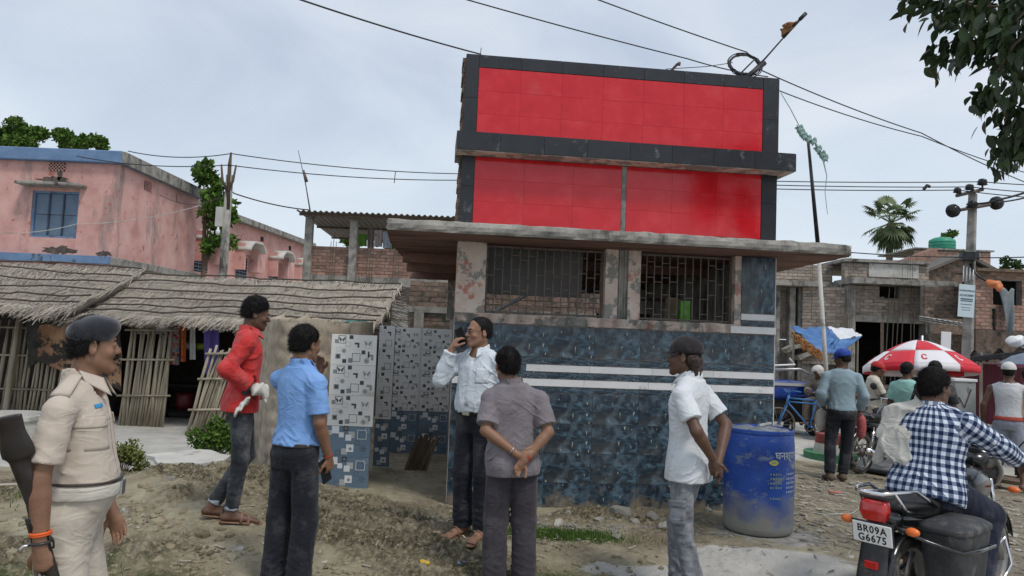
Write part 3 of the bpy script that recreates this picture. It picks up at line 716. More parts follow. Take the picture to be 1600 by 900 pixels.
# mud wall
path = [(-3.35, 9.9), (-2.95, 8.9), (-2.62, 8.1), (-2.42, 7.72), (-2.12, 7.55), (-1.85, 7.50), (-1.60, 7.50)]
def pathpt(t, P):
    t = t*(len(P)-1); i = min(int(t), len(P)-2); f = t-i; p0 = P[max(i-1, 0)]; p1 = P[i]; p2 = P[i+1]; p3 = P[min(i+2, len(P)-1)]
    return tuple(.5*((2*p1[k])+(-p0[k]+p2[k])*f+(2*p0[k]-5*p1[k]+4*p2[k]-p3[k])*f*f+(-p0[k]+3*p1[k]-3*p2[k]+p3[k])*f**3) for k in range(len(p1)))
mb = MB()
def mwf(a, b):
    x, y = pathpt(a, path); x2, y2 = pathpt(min(1, a+.01), path); dx, dy = x2-x, y2-y; l = math.hypot(dx, dy) or 1; nx_, ny_ = dy/l, -dx/l
    z = .02+b*1.72; cz = z*6.2+.30*abs(sin(a*13))+.06*sin(a*41+2); sc = .014*(1-abs((cz % 1)*2-1))**.6; r = .010*mnoise.noise(Vector((a*4, b*3, 0)))+.008*mnoise.noise(Vector((a*40, b*22, 3)))
    topd = .05*mnoise.noise(Vector((a*6, 7, 0)))*b; o = sc+r-.05*b
    return (x+nx_*o, y+ny_*o, z+topd)
mb.grid(mwf, 150, 90, .22)
mw = obj('mud_wall', mb, M['mud'], None, True); recenter(mw); tag(mw, 'rounded brown mud wall with scalloped courses, in front of the thatched roof', 'wall')
# rag on the wall
f = SDF(); f.ell((0, 0, 0), (.13, .07, .025), k=.02); f.ell((.06, -.03, -.02), (.06, .05, .03), k=.02); f.disp.append(lambda P: .012*pn(P, 32)); rg = link('rag', f.mesh('rag', .010), pm('teal_cloth', [(.03, .13, .12), (.10, .28, .25)], 9, .9), None, tuple(at(556, 504, 7.75))); tag(rg, 'crumpled teal rag lying on top of the mud wall', 'rag')
# printed tiles
PW = simple('print_white', (.70, .71, .72), .3, var=.05); PD = simple('print_dark', (.05, .065, .075), .3, var=.1); PG = simple('print_grey', (.24, .26, .27), .3, var=.1); PL = simple('print_pale_grey', (.42, .43, .42), .3, var=.05)
TW = tilemat('printed_white_tile', [(.68, .675, .65), (.74, .735, .71)], [((.50, .47, .41), 3, .60, .1)], .25, .03); TB = tilemat('printed_blue_tile', [(.11, .165, .23), (.145, .205, .275)], [((.16, .18, .19), 3, .58, .1)], .25, .03)
def sq(mb, x, y, s, mi, out=0, lay=1, idx=None):
    z = -.0008*lay
    if out:
        for (a, b, c, d) in ((-s/2, -s/2, s/2, -s/2+out), (-s/2, s/2-out, s/2, s/2), (-s/2, -s/2+out, -s/2+out, s/2-out), (s/2-out, -s/2+out, s/2, s/2-out)):
            mb.quad((x+a, z, y+b), (x+c, z, y+b), (x+c, z, y+d), (x+a, z, y+d)); idx.append(mi)
    else: mb.quad((x-s/2, z, y-s/2), (x+s/2, z, y-s/2), (x+s/2, z, y+s/2), (x-s/2, z, y+s/2)); idx.append(mi)
def disc(mb, x, y, r, mi, lay, idx, n=12):
    mb.add([(x+r*cos(2*pi*i/n), -.0008*lay, y+r*sin(2*pi*i/n)) for i in range(n)], [tuple(range(n))]); idx.append(mi)
def fly(mb, x, y, s, mi, lay, idx):
    z = -.0008*lay
    for q in (-1, 1):
        mb.add([(x, z, y), (x+q*s*.5, z, y+s*.42), (x+q*s*.42, z, y)][::q], [(0, 1, 2)]); idx.append(mi); mb.add([(x, z, y), (x+q*s*.36, z, y-.02*s), (x+q*s*.25, z, y-s*.38)][::q], [(0, 1, 2)]); idx.append(mi)
def printmesh(kind):
    mb = MB(); idx = []; k = 1/510.
    if kind == 'w':
        X = lambda x: (x-167.5)*k; Yc = lambda y: (148.5-y)*k
        sq(mb, X(105), Yc(98), 40*k, 1, 2.6*k, 1, idx); fly(mb, X(105), Yc(98), 34*k, 1, 1, idx); sq(mb, X(78), Yc(108), 20*k, 2, 0, 1, idx); sq(mb, X(152), Yc(85), 20*k, 1, 0, 1, idx); sq(mb, X(137), Yc(122), 25*k, 3, 2*k, 2, idx)
        for (x, y, s, m) in ((182, 125, 24, 1), (255, 185, 28, 2)):
            sq(mb, X(x+2), Yc(y-s*.35), 0.001, m, 0, 1, idx)
            mb.quad((X(x-s/2), -.0008, Yc(y-s*.15)), (X(x+s/2), -.0008, Yc(y-s*.15)), (X(x+s/2), -.0008, Yc(y-s*.55)), (X(x-s/2), -.0008, Yc(y-s*.55))); idx.append(m); mb.quad((X(x+s*.1), -.0008, Yc(y+s*.5)), (X(x+s/2), -.0008, Yc(y+s*.5)), (X(x+s/2), -.0008, Yc(y-s*.15)), (X(x+s*.1), -.0008, Yc(y-s*.15))); idx.append(m)
        fly(mb, X(238), Yc(115), 38*k, 2, 1, idx); sq(mb, X(240), Yc(120), 36*k, 3, 1.6*k, 2, idx); disc(mb, X(117), Yc(155), 13*k, 3, 1, idx); disc(mb, X(117), Yc(155), 7*k, 2, 2, idx); sq(mb, X(90), Yc(148), 22*k, 3, 1.6*k, 1, idx)
        sq(mb, X(181), Yc(187), 42*k, 1, 2.4*k, 2, idx); sq(mb, X(217), Yc(160), 20*k, 1, 0, 1, idx); disc(mb, X(235), Yc(203), 15*k, 3, 1, idx); disc(mb, X(235), Yc(203), 8*k, 2, 2, idx); sq(mb, X(88), Yc(184), 26*k, 2, 0, 1, idx); sq(mb, X(88), Yc(184), 15*k, 1, 0, 2, idx); sq(mb, X(121), Yc(207), 20*k, 1, 0, 1, idx); sq(mb, X(152), Yc(203), 23*k, 2, 0, 1, idx)
    else:
        X = lambda x: (x-135)*k; Yc = lambda y: (622-y)*k
        sq(mb, X(73), Yc(565), 37*k, 0, 0, 2, idx); sq(mb, X(45), Yc(580), 24*k, 3, 0, 1, idx); sq(mb, X(104), Yc(590), 25*k, 0, 0, 1, idx); sq(mb, X(155), Yc(588), 32*k, 3, 0, 1, idx); sq(mb, X(140), Yc(603), 30*k, 0, 0, 2, idx); sq(mb, X(208), Yc(585), 47*k, 0, 2.4*k, 2, idx); sq(mb, X(210), Yc(588), 30*k, 1, 1.5*k, 1, idx); sq(mb, X(233), Yc(563), 20*k, 3, 1.6*k, 1, idx)
        sq(mb, X(125), Yc(557), 26*k, 1, 0, 1, idx); disc(mb, X(125), Yc(557), 6*k, 2, 2, idx); sq(mb, X(150), Yc(655), 37*k, 0, 0, 2, idx); disc(mb, X(152), Yc(658), 8*k, 2, 3, idx); sq(mb, X(122), Yc(672), 30*k, 3, 0, 1, idx); sq(mb, X(91), Yc(680), 24*k, 1, 2*k, 1, idx); sq(mb, X(188), Yc(628), 22*k, 1, 2*k, 1, idx)
        for q in range(6):
            a = q*pi/3; mb.add([(X(218), -.0008, Yc(655)), (X(218)+.035*cos(a), -.0008, Yc(655)+.035*sin(a)), (X(218)+.035*cos(a+.35), -.0008, Yc(655)+.035*sin(a+.35))], [(0, 1, 2)]); idx.append(1)
    me = mb.mesh('print'); [me.materials.append(m) for m in (PW, PD, PG, PL)]; me.polygons.foreach_set('material_index', idx)
    # faces may wind either way; both sides shade the same
    return me
PM = {'w': printmesh('w'), 'b': printmesh('b')}
for k in 'wb':
    me = PM[k].copy(); import bmesh; bm2 = bmesh.new(); bm2.from_mesh(me); bmesh.ops.delete(bm2, geom=[f_ for f_ in bm2.faces if max(abs(v.co.x) for v in f_.verts) > .1], context='FACES'); bm2.to_mesh(me); bm2.free(); PM[k+'h'] = me; _tb = {}
def printed_panel(label, p0, ang, cols, rows_w, rows_b, tw=.455, thh=.302, back=.03, xoff=0., cols_b=None, boff=0.):
    t = thing('tiled_panel', label, 'wall panel', p0); Mp = TM(*p0) @ Matrix.Rotation(ang, 4, 'Z'); H_ = (rows_w+rows_b)*thh
    b0 = boff; W_b = (cols_b or cols)*tw
    mb = MB(); mb.box((b0, .011, 0), (b0+W_b, .011+back, rows_b*thh), Mp); mb.box((xoff, .0112, rows_b*thh), (xoff+cols*tw, .011+back, H_), Mp); o = obj('backing', mb, M['concrete'], t)
    for r in range(rows_w+rows_b):
        k = 'b' if r < rows_b else 'w'; nc, x0 = (cols_b or cols, b0) if k == 'b' else (cols, xoff)
        c = 0
        while c < nc-.01:
            w = min(1, nc-c)
            key = (k, round(w, 2))
            if key not in _tb: m_ = MB().box((-tw*w/2+.001, 0, -thh/2+.001), (tw*w/2-.001, .011, thh/2-.001)).mesh('tile'); m_.materials.append(TW if k == 'w' else TB); _tb[key] = m_
            o = bpy.data.objects.new('tile', _tb[key]); COL.objects.link(o); o.parent = t; o.matrix_local = TM(*[-q for q in p0]) @ Mp @ TM(x0+(c+w/2)*tw, 0, (r+.5)*thh)
            if w > .4:
                p = bpy.data.objects.new('print', PM[k if w > .95 else k+'h']); p.scale = (tw/.455, 1, thh/.302); COL.objects.link(p); p.parent = o; p['kind'] = 'stuff'
            c += 1
    return t
a0 = at(427, 768, 7.28); pa = printed_panel('near white and blue tiled panel with printed squares and a dark latch slot', (a0.x, 7.28, .135), .03, 1, 3, 2, tw=.440, thh=.295, xoff=.475, cols_b=2, boff=.018)
mb = MB().box((-.006, -.004, -.03), (.006, 0, .03), TM(a0.x+.84, 7.30, 1.42)); obj('latch', mb, M['dark'], pa)
a1 = at(590, 733, 8.6); printed_panel('narrow tiled strip with printed squares, behind the near tiled panel', (a1.x-.06, 8.6, .12), .0, .45, 4, 2, tw=.40, thh=.267)
a1b = at(601, 712, 9.7); printed_panel('farthest white and blue tiled panel with printed squares, left of the shop', (a1b.x, 9.7, .10), .06, 2.35, 4, 2, tw=.40, thh=.267)
# firewood slats
t = thing('slat_bundle', 'leaning bundle of brown wooden slats by the far tiled panel', 'wood', (-.93, 8.6, gzf(-.9, 8.6)))
for i in range(9):
    mb = MB(); x = -1.12+i*.028; mb.box((-.016, -.005, 0), (.016, .005, .38+.03*(i % 3)), TM(x+.0, 8.55+.02*(i % 2), .10) @ Matrix.Rotation(.30+.035*(i % 4), 4, 'Y') @ Matrix.Rotation(random.uniform(-.5, .5), 4, 'Z')); obj('slat', mb, M['wood'], t)
# brick wall behind, to the left of the shop
bw = thing('brick_wall', 'weathered brick wall with a concrete beam seen between shop and tiled panels', 'wall', (-1.9, 12.6, 0))
brick_wall(bw, (-1.72, 12.6, .9), .0, 4.3, 1.1, M['brick_dark'], M['mortar'], cap=150); brick_wall(bw, (-1.72, 12.6, 2.10), .0, 4.3, .42, M['brick_dark'], M['mortar'], cap=100)
mb = MB().box((-1.72, 12.55, 2.0), (2.6, 12.85, 2.10)); obj('beam', mb, M['concrete'], bw); mb = MB().box((-1.62, 12.52, -.1), (-1.46, 12.599, 1.998)); obj('post', mb, M['concrete'], bw); mb = MB().box((-1.72, 12.6, -.1), (2.6, 12.85, .9)); obj('wall', mb, M['concrete'], bw)
# ---------------------------------------------------------------- thatched sheds
def strands(name, base, du, dv, n, parent, mat, length=.42, wid=.011, lift=.03, rnd=None, fringe=False, spread=.12):
    """base(u,v)->point; straw runs along +v (down slope)"""
    r = np.random.default_rng(rnd or 1); V = np.empty((n*4, 3)); sh = np.empty(n*4)
    for i in range(n):
        u = r.random(); v = r.random()
        if fringe: v = .93+.07*r.random()
        p = Vector(base(u, v)); e = .02; d = (Vector(base(u, min(v+e, 1.)))-Vector(base(u, max(0, min(v+e, 1.)-e)))).normalized(); s_ = (Vector(base(min(u+.01, 1), v))-Vector(base(max(u-.01, 0), v))).normalized(); nn = s_.cross(d)*-1
        if nn.z < 0: nn = -nn
        L_ = length*(.5+r.random()*.9); dirn = (d+s_*r.normal(0, spread)+nn*r.normal(-.01, .05)).normalized(); q0 = p+nn*(lift*(.3+r.random())); q1 = q0+dirn*L_-nn*lift*.6*r.random()
        if fringe: q1.z -= .04+r.random()*.07
        w = s_*wid*(.5+r.random())*.5; V[i*4:i*4+4] = [q0-w, q0+w, q1+w*.5, q1-w*.5]; sh[i*4:i*4+4] = min(1, max(0, .5*r.random()+.45*(.5+.5*mnoise.noise(Vector((u*26, v*5, 3))))+.3*mnoise.noise(Vector((u*7, v*2.5, 8)))+.12))
    F = np.arange(n*4).reshape(n, 4); off = wloc(parent); me = npmesh(name, V-np.array(off), F, False); a = me.attributes.new('shade', 'FLOAT', 'POINT'); a.data.foreach_set('value', sh.astype(np.float32)); return tag(link(name, me, mat, parent), kind='stuff')
def thatch(label, e0, e1, r0, r1, n, seed, sag=.05, gable=False):
    e0, e1, r0, r1 = map(Vector, (e0, e1, r0, r1)); t = thing('thatched_roof', label, 'roof', (e0+e1)/2)
    def base(u, v): 
        p = (r0.lerp(r1, u)).lerp(e0.lerp(e1, u), v); p.z += -sag*sin(pi*v)+.05*mnoise.noise(Vector((u*6+seed, v*2, 0)))+.02*mnoise.noise(Vector((u*22+seed, v*7, 0))); return p
    mb = MB(); mb.grid(lambda a, b: base(a, b), 70, 24, -.09); sl = obj('straw_bed', mb, simple('straw_under', (.09, .075, .06), .95) if 'straw_under' not in MATS else MATS['straw_under'], t, True)
    strands('straw', base, 0, 0, n, t, M['straw'], rnd=seed); strands('straw_fringe', base, 0, 0, n//5, t, M['straw'], length=.22, rnd=seed+9, fringe=True)
    for j, v in enumerate((.06, .24, .42, .60, .78, .93)):
        mb = MB(); mb.tube([base(u, v+.012*sin(u*14+j*2)+.02*mnoise.noise(Vector((u*5, j, 1))))+Vector((0, -.02, .085)) for u in np.linspace(0.0, 1, 36)], .015, 5); obj('batten', mb, simple('dark_rope', (.075, .062, .048), .95) if 'dark_rope' not in MATS else MATS['dark_rope'], t)
    return t, base
th1, b1 = thatch('left thatched roof, the upper one that overlaps its neighbour', (-11.4, 11.35, 1.80), (-6.75, 11.5, 1.78), (-13.4, 14.3, 2.72), (-7.05, 14.35, 2.66), 9000, 3)
th2, b2 = thatch('long thatched roof of grey straw above the mud wall', (-7.1, 11.75, 1.70), (-2.15, 11.75, 1.70), (-7.3, 14.35, 2.53), (-2.1, 14.3, 2.56), 13000, 5)
# ragged gable end of sticks
gs = MB(); r_ = random.Random(3)
for i in range(120):
    v = r_.random(); p = b2(1, v); L_ = .5*(1-abs(v-.45)); q = p+Vector((r_.uniform(.1, L_*1.1), r_.uniform(-.1, .1), -r_.uniform(.0, .45)*(.4+.6*v))); s0 = p+Vector((-.2, 0, -.02-.10*r_.random())); gs.tube([s0, (s0+q)/2+Vector((0, 0, .03)), q], [.006, .005, .003], 4)
tag(obj('gable_sticks', gs, simple('dark_sticks', (.09, .075, .06), .95), th2), kind='stuff')
mb = MB(); 
for v in (.1, .35, .6, .85): p = b2(1, v); mb.tube([p+Vector((-.3, 0, -.05)), p+Vector((.42, .05, -.12))], .014, 6)
tag(obj('rafter_ends', mb, M['bamboo'], th2), kind='stuff')
# shed structure
sh = thing('shed', 'open-fronted mud and bamboo shed under the thatched roofs', 'shed', (-6, 13, 0))
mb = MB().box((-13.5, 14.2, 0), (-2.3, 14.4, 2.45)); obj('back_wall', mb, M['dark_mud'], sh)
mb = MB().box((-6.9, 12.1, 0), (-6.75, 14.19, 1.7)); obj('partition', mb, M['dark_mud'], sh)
def post(x, y, h, r=.035, lean=0., par=sh, mat=None):
    mb = MB(); n = 8; mb.tube([(x+lean*i/n, y, -.02+h*i/n) for i in range(n+1)], [r*(1-.15*i/n+(.10 if i % 2 else 0)) for i in range(n+1)], 8); return obj('post', mb, mat or M['bamboo'], par, True)
for x, y, h, r, l in ((-8.12, 12.2, 1.8, .045, .12), (-5.75, 12.0, 1.75, .035, -.03), (-4.35, 12.1, 1.75, .04, .1), (-4.02, 11.3, 1.72, .035, .12), (-2.5, 12.0, 1.8, .04, 0)): post(x, y, h, r, l)
def bamboo_fence(label, x0, x1, y, z0, z1, n, lean=.05, gap_dens=1., topjag=.15, tilt=0.):
    t = thing('bamboo_fence', label, 'fence', ((x0+x1)/2, y, z0))
    for i in range(n):
        x = x0+(x1-x0)*(i+.5)/n+random.uniform(-.008, .008); h = z1-z0-random.random()*topjag; ln = lean+random.uniform(-.06, .06); r = random.uniform(.017, .028); yy = y+random.uniform(-.02, .02)
        mb = MB(); mb.tube([(x+ln*k/3+.01*sin(k*2.1+i), yy+tilt*k/3, z0+h*k/3) for k in range(4)], [r, r*.95, r*.9, r*.75], 6); obj('bamboo_pole', mb, M['bamboo'], t, True)
    for z in (.28, .62, .9):
        zz = z0+(z1-z0)*z; mb = MB(); mb.tube([(x0-.06+lean*z, y-.035+tilt*z, zz), (x1+.06+lean*z, y-.035+tilt*z, zz+.03)], .018, 6); obj('rail', mb, M['bamboo'], t, True)
    return t
bamboo_fence('left bamboo fence panel behind the policeman, nearest the picture edge', -9.3, -7.2, 12.35, 0, 1.62, 34, .10)
bamboo_fence('upright bamboo fence panel between the policeman and the kitchen doorway', -6.15, -5.42, 11.95, 0, 1.68, 20, .09, topjag=.3)
bamboo_fence('leaning bamboo bundle beside the doorway, behind the man in red', -4.75, -4.25, 11.2, 0, 1.35, 13, .32, topjag=.1)
# torn tarp
mb = MB(); A_ = [at(62, 508, 12.0), at(190, 508, 12.0), at(190, 612, 11.95), at(45, 560, 11.95)]
mb.grid(lambda a, b: A_[0].lerp(A_[1], a).lerp(A_[3].lerp(A_[2], a), b)+Vector((0, .10*mnoise.noise(Vector((a*4, b*3, 0))), .05*mnoise.noise(Vector((a*6, 0, b*2))))), 30, 20, .006)
tp = obj('torn_tarp', mb, pm('stained_tan_tarp', [(.10, .05, .03), (.34, .19, .11), (.42, .27, .16)], 1.8, .85, .004, 12, stain=[((.04, .035, .03), 2.3, .50, .03), ((.45, .35, .25), 5, .62, .03)]), None, True); recenter(tp); tag(tp, 'torn tan and rust tarp hung under the left thatched roof', 'tarp')
mb = MB(); A_ = [at(40, 492, 12.15), at(135, 500, 12.15), at(70, 560, 12.1), at(45, 575, 12.1)]
mb.grid(lambda a, b: A_[0].lerp(A_[1], a).lerp(A_[3].lerp(A_[2], a), b)+Vector((0, .06*mnoise.noise(Vector((a*5, b*4, 0))), 0)), 14, 14, .006); tp = obj('black_sheet', mb, simple('black_sheet', (.03, .03, .028), .7), None, True); recenter(tp); tag(tp, 'dark plastic sheet drooping beside the left shed post', 'sheet')
# kitchen things
kt = thing('kitchen_shelf', 'black kitchen shelf in the dark doorway', 'shelf', (-5.0, 13.2, 0)); bks = M['dark']  # all shelf boards share one near-black colour
p0 = at(252, 585, 13.2); p1 = at(330, 585, 13.2)
for z in (.10, .55, 1.15): mb = MB().box((p0.x, 13.0, z), (p1.x, 13.5, z+.05)); obj('shelf_board', mb, bks, kt)
for x in (p0.x, p1.x-.05): mb = MB().box((x, 13.02, 0), (x+.05, 13.48, 1.149)); obj('side_board', mb, bks, kt)
def pot(label, x, y, z, r, h, mat, cat='pot'):
    mb = MB(); mb.lathe([(.001, 0), (r*.8, 0), (r, h*.35), (r*.95, h*.8), (r*.8, h), (r*.74, h*.97), (r*.85, h*.7), (.001, h*.2)], 20, TM(x, y, z)); o = obj('cooking_pot', mb, mat, None, True); recenter(o); return tag(o, label, cat)
q = at(292, 572, 13.1); pot('steel cooking pot on the left of the kitchen shelf', q.x, 13.1, 1.2, .12, .16, simple('dull_steel', (.30, .29, .28), .4, metal=.8)); q = at(312, 572, 13.1); pot('yellow-green bowl on the right of the kitchen shelf', q.x, 13.1, 1.2, .08, .12, simple('lime_plastic', (.30, .42, .04), .4)); pot('dark red bucket under the kitchen shelf', p0.x+.45, 13.2, .15, .16, .3, simple('maroon_plastic', (.14, .02, .03), .4), 'bucket')
def hanging(name, label, cat, x0, x1, y0, y1, Y, mat, amp=.03, fr=9, th=.004):
    a, b, c, d = at(x0, y0, Y), at(x1, y0, Y), at(x1, y1, Y), at(x0, y1, Y); mb = MB(); sd_ = random.random()*9
    mb.grid(lambda u, v: a.lerp(b, u).lerp(d.lerp(c, u), v)+Vector((0, amp*sin(u*fr+sd_+v)*(.4+v)+amp*.6*mnoise.noise(Vector((u*5, v*3, sd_))), .3*amp*mnoise.noise(Vector((u*6, sd_, v*0)))*(v > .9))), 24, 16, th)
    o = obj(name, mb, mat, None, True); recenter(o); return tag(o, label, cat)
hanging('patterned_cloth', 'multicoloured patterned cloth hanging in the kitchen doorway', 'cloth', 262, 280, 496, 570, 12.3, pm('patterned_cloth', [(.03, .03, .12), (.55, .12, .05), (.5, .4, .3), (.10, .25, .4)], 16, .8, ramp=(.4, .6)))
hanging('orange_cloth', 'orange and red garment hanging right of the patterned cloth', 'cloth', 281, 291, 496, 565, 12.3, pm('orange_red_cloth', [(.45, .04, .02), (.6, .2, .06), (.3, .05, .05)], 12, .8))
hanging('white_cloth', 'long white cloth strip hanging in the kitchen doorway', 'cloth', 297, 305, 497, 562, 12.4, cloth_w, .01)
hanging('purple_cloth', 'purple sheet hanging near the man in red', 'cloth', 318, 343, 494, 585, 12.0, pm('purple_cloth', [(.07, .05, .22), (.11, .08, .30)], 6, .8))
hanging('white_awning_cloth', 'white sheet stretched under the thatch eave', 'cloth', 205, 276, 500, 522, 12.6, cloth_w, .02)
# water tank, slab, parapet at the left edge
mb = MB(); mb.lathe([(.001, 0), (.50, 0), (.50, .20), (.53, .22), (.53, .28), (.46, .28), (.45, .1), (.001, .1)], 28, TM(-7.05, 10.6, 0)); tk = obj('water_trough', mb, M['whitewash'], None, True, sharp=40); recenter(tk); tag(tk, 'round grey plastered water trough at the left edge', 'trough')
f = SDF(); f.limb((0, 0, .02), (.0, .01, .02), .36, k=.01, el=(1, .09), ref=(0, 0, 1)) if False else None
sl_ = MB(); n = 18; pts = [((.50+.08*sin(i*2.3)+.05*sin(i*5.1))*cos(2*pi*i/n)*.72, (.30+.06*sin(i*1.7))*sin(2*pi*i/n)) for i in range(n)]; sp_ = at(297, 735, 7.45)
sl_.prism(pts, 0, .045, TM(sp_.x, 7.45, gzf(sp_.x, 7.45)+.075) @ Matrix.Rotation(.05, 4, 'X')); so_ = obj('stone_slab', sl_, M['whitewash'], None, bevel=.008); recenter(so_); tag(so_, 'flat broken white slab lying between the mud heap and the courtyard', 'slab')
# ---------------------------------------------------------------- pink house
ph = thing('pink_house', 'two-storey pink limewashed house with blue bands and stained walls', 'house', (-13, 24, 0)); X1 = -11.82
def stainbox(name, lo, hi, mat, **k): return obj(name, MB().box(lo, hi), mat, ph, **k)
wx0, wx1, wz0, wz1 = -14.36, -12.97, 4.03, 5.42
for (a, b, c, d) in ((-22, wx0, 0, 6.3), (wx1, X1, 0, 6.3), (wx0, wx1, 0, wz0), (wx0, wx1, wz1, 6.3)): obj('front_wall', MB().box((a, 22, c), (b, 22.25, d)), M['pink'], ph)
mb = MB().box((-12.07, 22.251, 0), (X1, 27.6, 6.3)); obj('side_wall', mb, M['pink'], ph); mb = MB().box((-22, 27.3, 0), (-12.071, 27.6, 6.3)); obj('back_wall', mb, M['pink'], ph)
mb = MB().box((-22.1, 21.82, 6.302), (X1+.12, 27.75, 6.68)); pr = obj('roof_band', mb, M['bluepaint'], ph, bevel=.03); mb = MB().box((X1+.121, 21.84, 6.30), (X1+.20, 27.77, 6.66)); obj('roof_edge', mb, M['concrete'], ph)
mb = MB().box((-22, 21.78, 3.30), (X1+.02, 22.0, 3.52)); obj('floor_band', mb, M['bluepaint'], ph); mb = MB().box((X1+.001, 21.80, 3.27), (X1+.25, 27.7, 3.50)); obj('side_ledge', mb, M['concrete'], ph, bevel=.02)
moss = pm('black_moss', [(.04, .038, .032), (.10, .085, .07), (.22, .14, .115)], 5, .95)
def moss_patch(cx, cz, w, h, seed, n=40):
    mb = MB(); mb.add([(cx+w*cos(a)*(.7+.45*mnoise.noise(Vector((cos(a)*2.5, sin(a)*2.5, seed)))), 21.993, cz+h*sin(a)*(.7+.6*mnoise.noise(Vector((cos(a)*4, sin(a)*4, seed+5))))) for a in np.linspace(0, 2*pi, n, endpoint=False)], [tuple(range(n))]); obj('moss_patch', mb, moss, ph)
moss_patch(-13.75, 5.74, .62, .17, 1); moss_patch(-13.6, 5.95, .10, .32, 7); moss_patch(-13.45, 3.66, .75, .16, 3); moss_patch(-12.1, 3.62, .30, .10, 5)
wf = MB(); 
for (a, b, c, d) in ((wx0, wx1, wz0, wz0+.06), (wx0, wx1, wz1-.06, wz1), (wx0, wx0+.06, wz0+.06, wz1-.06), (wx1-.06, wx1, wz0+.06, wz1-.06)): wf.box((a, 22.05, c), (b, 22.16, d))
w_ = obj('window', wf, M['bluepaint'], ph)
for i in range(3):
    for k in range(2):
        a = wx0+.06+i*.4233; c = wz0+.06+k*.635; mb = MB().box((a+.012, 22.10, c+.01), (a+.411, 22.14, c+.625)); obj('shutter', mb, M['shutter'], w_)
for i in (1, 2): mb = MB().box((wx0+.04+i*.4233, 22.06, wz0+.061), (wx0+.08+i*.4233, 22.15, wz1-.061)); obj('mullion', mb, simple('dark_blue_frame', (.03, .05, .09), .5) if 'dark_blue_frame' not in MATS else MATS['dark_blue_frame'], w_)
mb = MB(); mb.box((-14.62, 21.52, 5.53), (-12.75, 21.999, 5.62)); obj('window_hood', mb, M['concrete'], ph, bevel=.02)
def jali(x0, x1, z0, z1, side=False):
    fr = MB(); Mj = TM(x0, 21.995, z0) if not side else TM(X1+.005, x0, z0) @ Matrix.Rotation(pi/2, 4, 'Z'); w = x1-x0; h = z1-z0
    fr.box((0, -.002, 0), (w, .003, h), Mj); o = obj('vent', fr, M['dark'], ph); lat = MB(); k = 5
    for i in range(-k, k+1):
        for q in (-1, 1):
            a = max(0, i*w/k if q > 0 else i*w/k); x_a = i*w/k; lat_pts = []
            xa, za, xb, zb = x_a, 0, x_a+q*h, h
            if q < 0: xa, xb = x_a+h, x_a
            # clip
            def cl(x, z, x2, z2, X): t = (X-x)/(x2-x); return X, z+(z2-z)*t
            if max(xa, xb) <= 0 or min(xa, xb) >= w: continue
            if xa < 0: xa, za = cl(xa, za, xb, zb, 0)
            if xb < 0: xb, zb = cl(xa, za, xb, zb, 0)
            if xa > w: xa, za = cl(xa, za, xb, zb, w)
            if xb > w: xb, zb = cl(xa, za, xb, zb, w)
            lat.tube([Mj @ Vector((xa, -.012, za)), Mj @ Vector((xb, -.012, zb))], .012, 4)
    tag(obj('lattice', lat, M['pink'], o), kind='stuff')
jali(-13.95, -13.45, 6.02, 6.28); jali(-13.95, -13.45, 2.98, 3.27); jali(23.5, 24.0, 5.85, 6.15, True); jali(25.8, 26.2, 5.9, 6.15, True)
# rear wing receding along the lane
wg = thing('pink_wing', 'lower pink rear wing with arched window hoods receding behind the lamp pole', 'house', (-12.3, 35, 0)); A0 = Vector((-12.75, 28.4, 0)); A1 = Vector((-11.62, 42.3, 0)); wl = (A1-A0).length; wa = math.atan2(A1.y-A0.y, A1.x-A0.x); Mw = TM(*A0) @ Matrix.Rotation(wa, 4, 'Z')
mb = MB().box((0, 0, 0), (wl, .25, 6.25), Mw); obj('wall', mb, M['pink'], wg); mb = MB().box((-.1, -.35, 6.252), (wl+.1, .3, 6.5), Mw); obj('roof_edge', mb, M['concrete'], wg); mb = MB().box((0, .25, 0), (wl, 6, 6.2), Mw @ TM(0, .001, 0)); obj('body', mb, M['pink'], wg)
for i, u in enumerate((1.9, 5.6, 9.3, 12.6)):
    w = MB().box((u-.75, -.006, 3.75), (u+.35, .002, 4.75), Mw); wd = obj('window', w, M['dark'], wg)
    for k in range(7): mb = MB().box((u-.74, -.02, 3.80+k*.14), (u+.34, -.008, 3.84+k*.14), Mw); obj('window_bar', mb, M['shutter'], wd)
    for k in range(3): mb = MB().box((u-.45+k*.27, -.03, 3.76), (u-.42+k*.27, -.0205, 4.74), Mw); obj('window_bar', mb, M['shutter'], wd)
    [obj('fin_wall', MB().box((u+e, -.45, 4.15), (u+g, -.001, 5.35), Mw), M['pink'], wg) for e, g in ((-.95, -.78), (.5, 1.35))]
    ar = MB(); pts_o = [(u-.14+1.02*cos(a), 4.95+.62*sin(a)) for a in np.linspace(0, pi, 15)]; 
    ar.grid(lambda a, b: Mw @ Vector((u-.14+(.86+.16*0)*cos(pi*a), -.75*b, 5.02+.52*sin(pi*a)*(1-.12*abs(sin(3*pi*a))))), 20, 3, .09); obj('arched_hood', ar, M['whitewash'], wg, True)
    dk = MB().box((u-.78, -.10, 4.9), (u+.50, -.002, 5.25), Mw); obj('hood_recess', dk, M['pink'], wg)
for u in (3.6, 7.4, 11): mb = MB().box((u-.15, -.006, 5.75), (u+.2, -.001, 5.98), Mw); obj('vent', mb, M['dark'], wg)
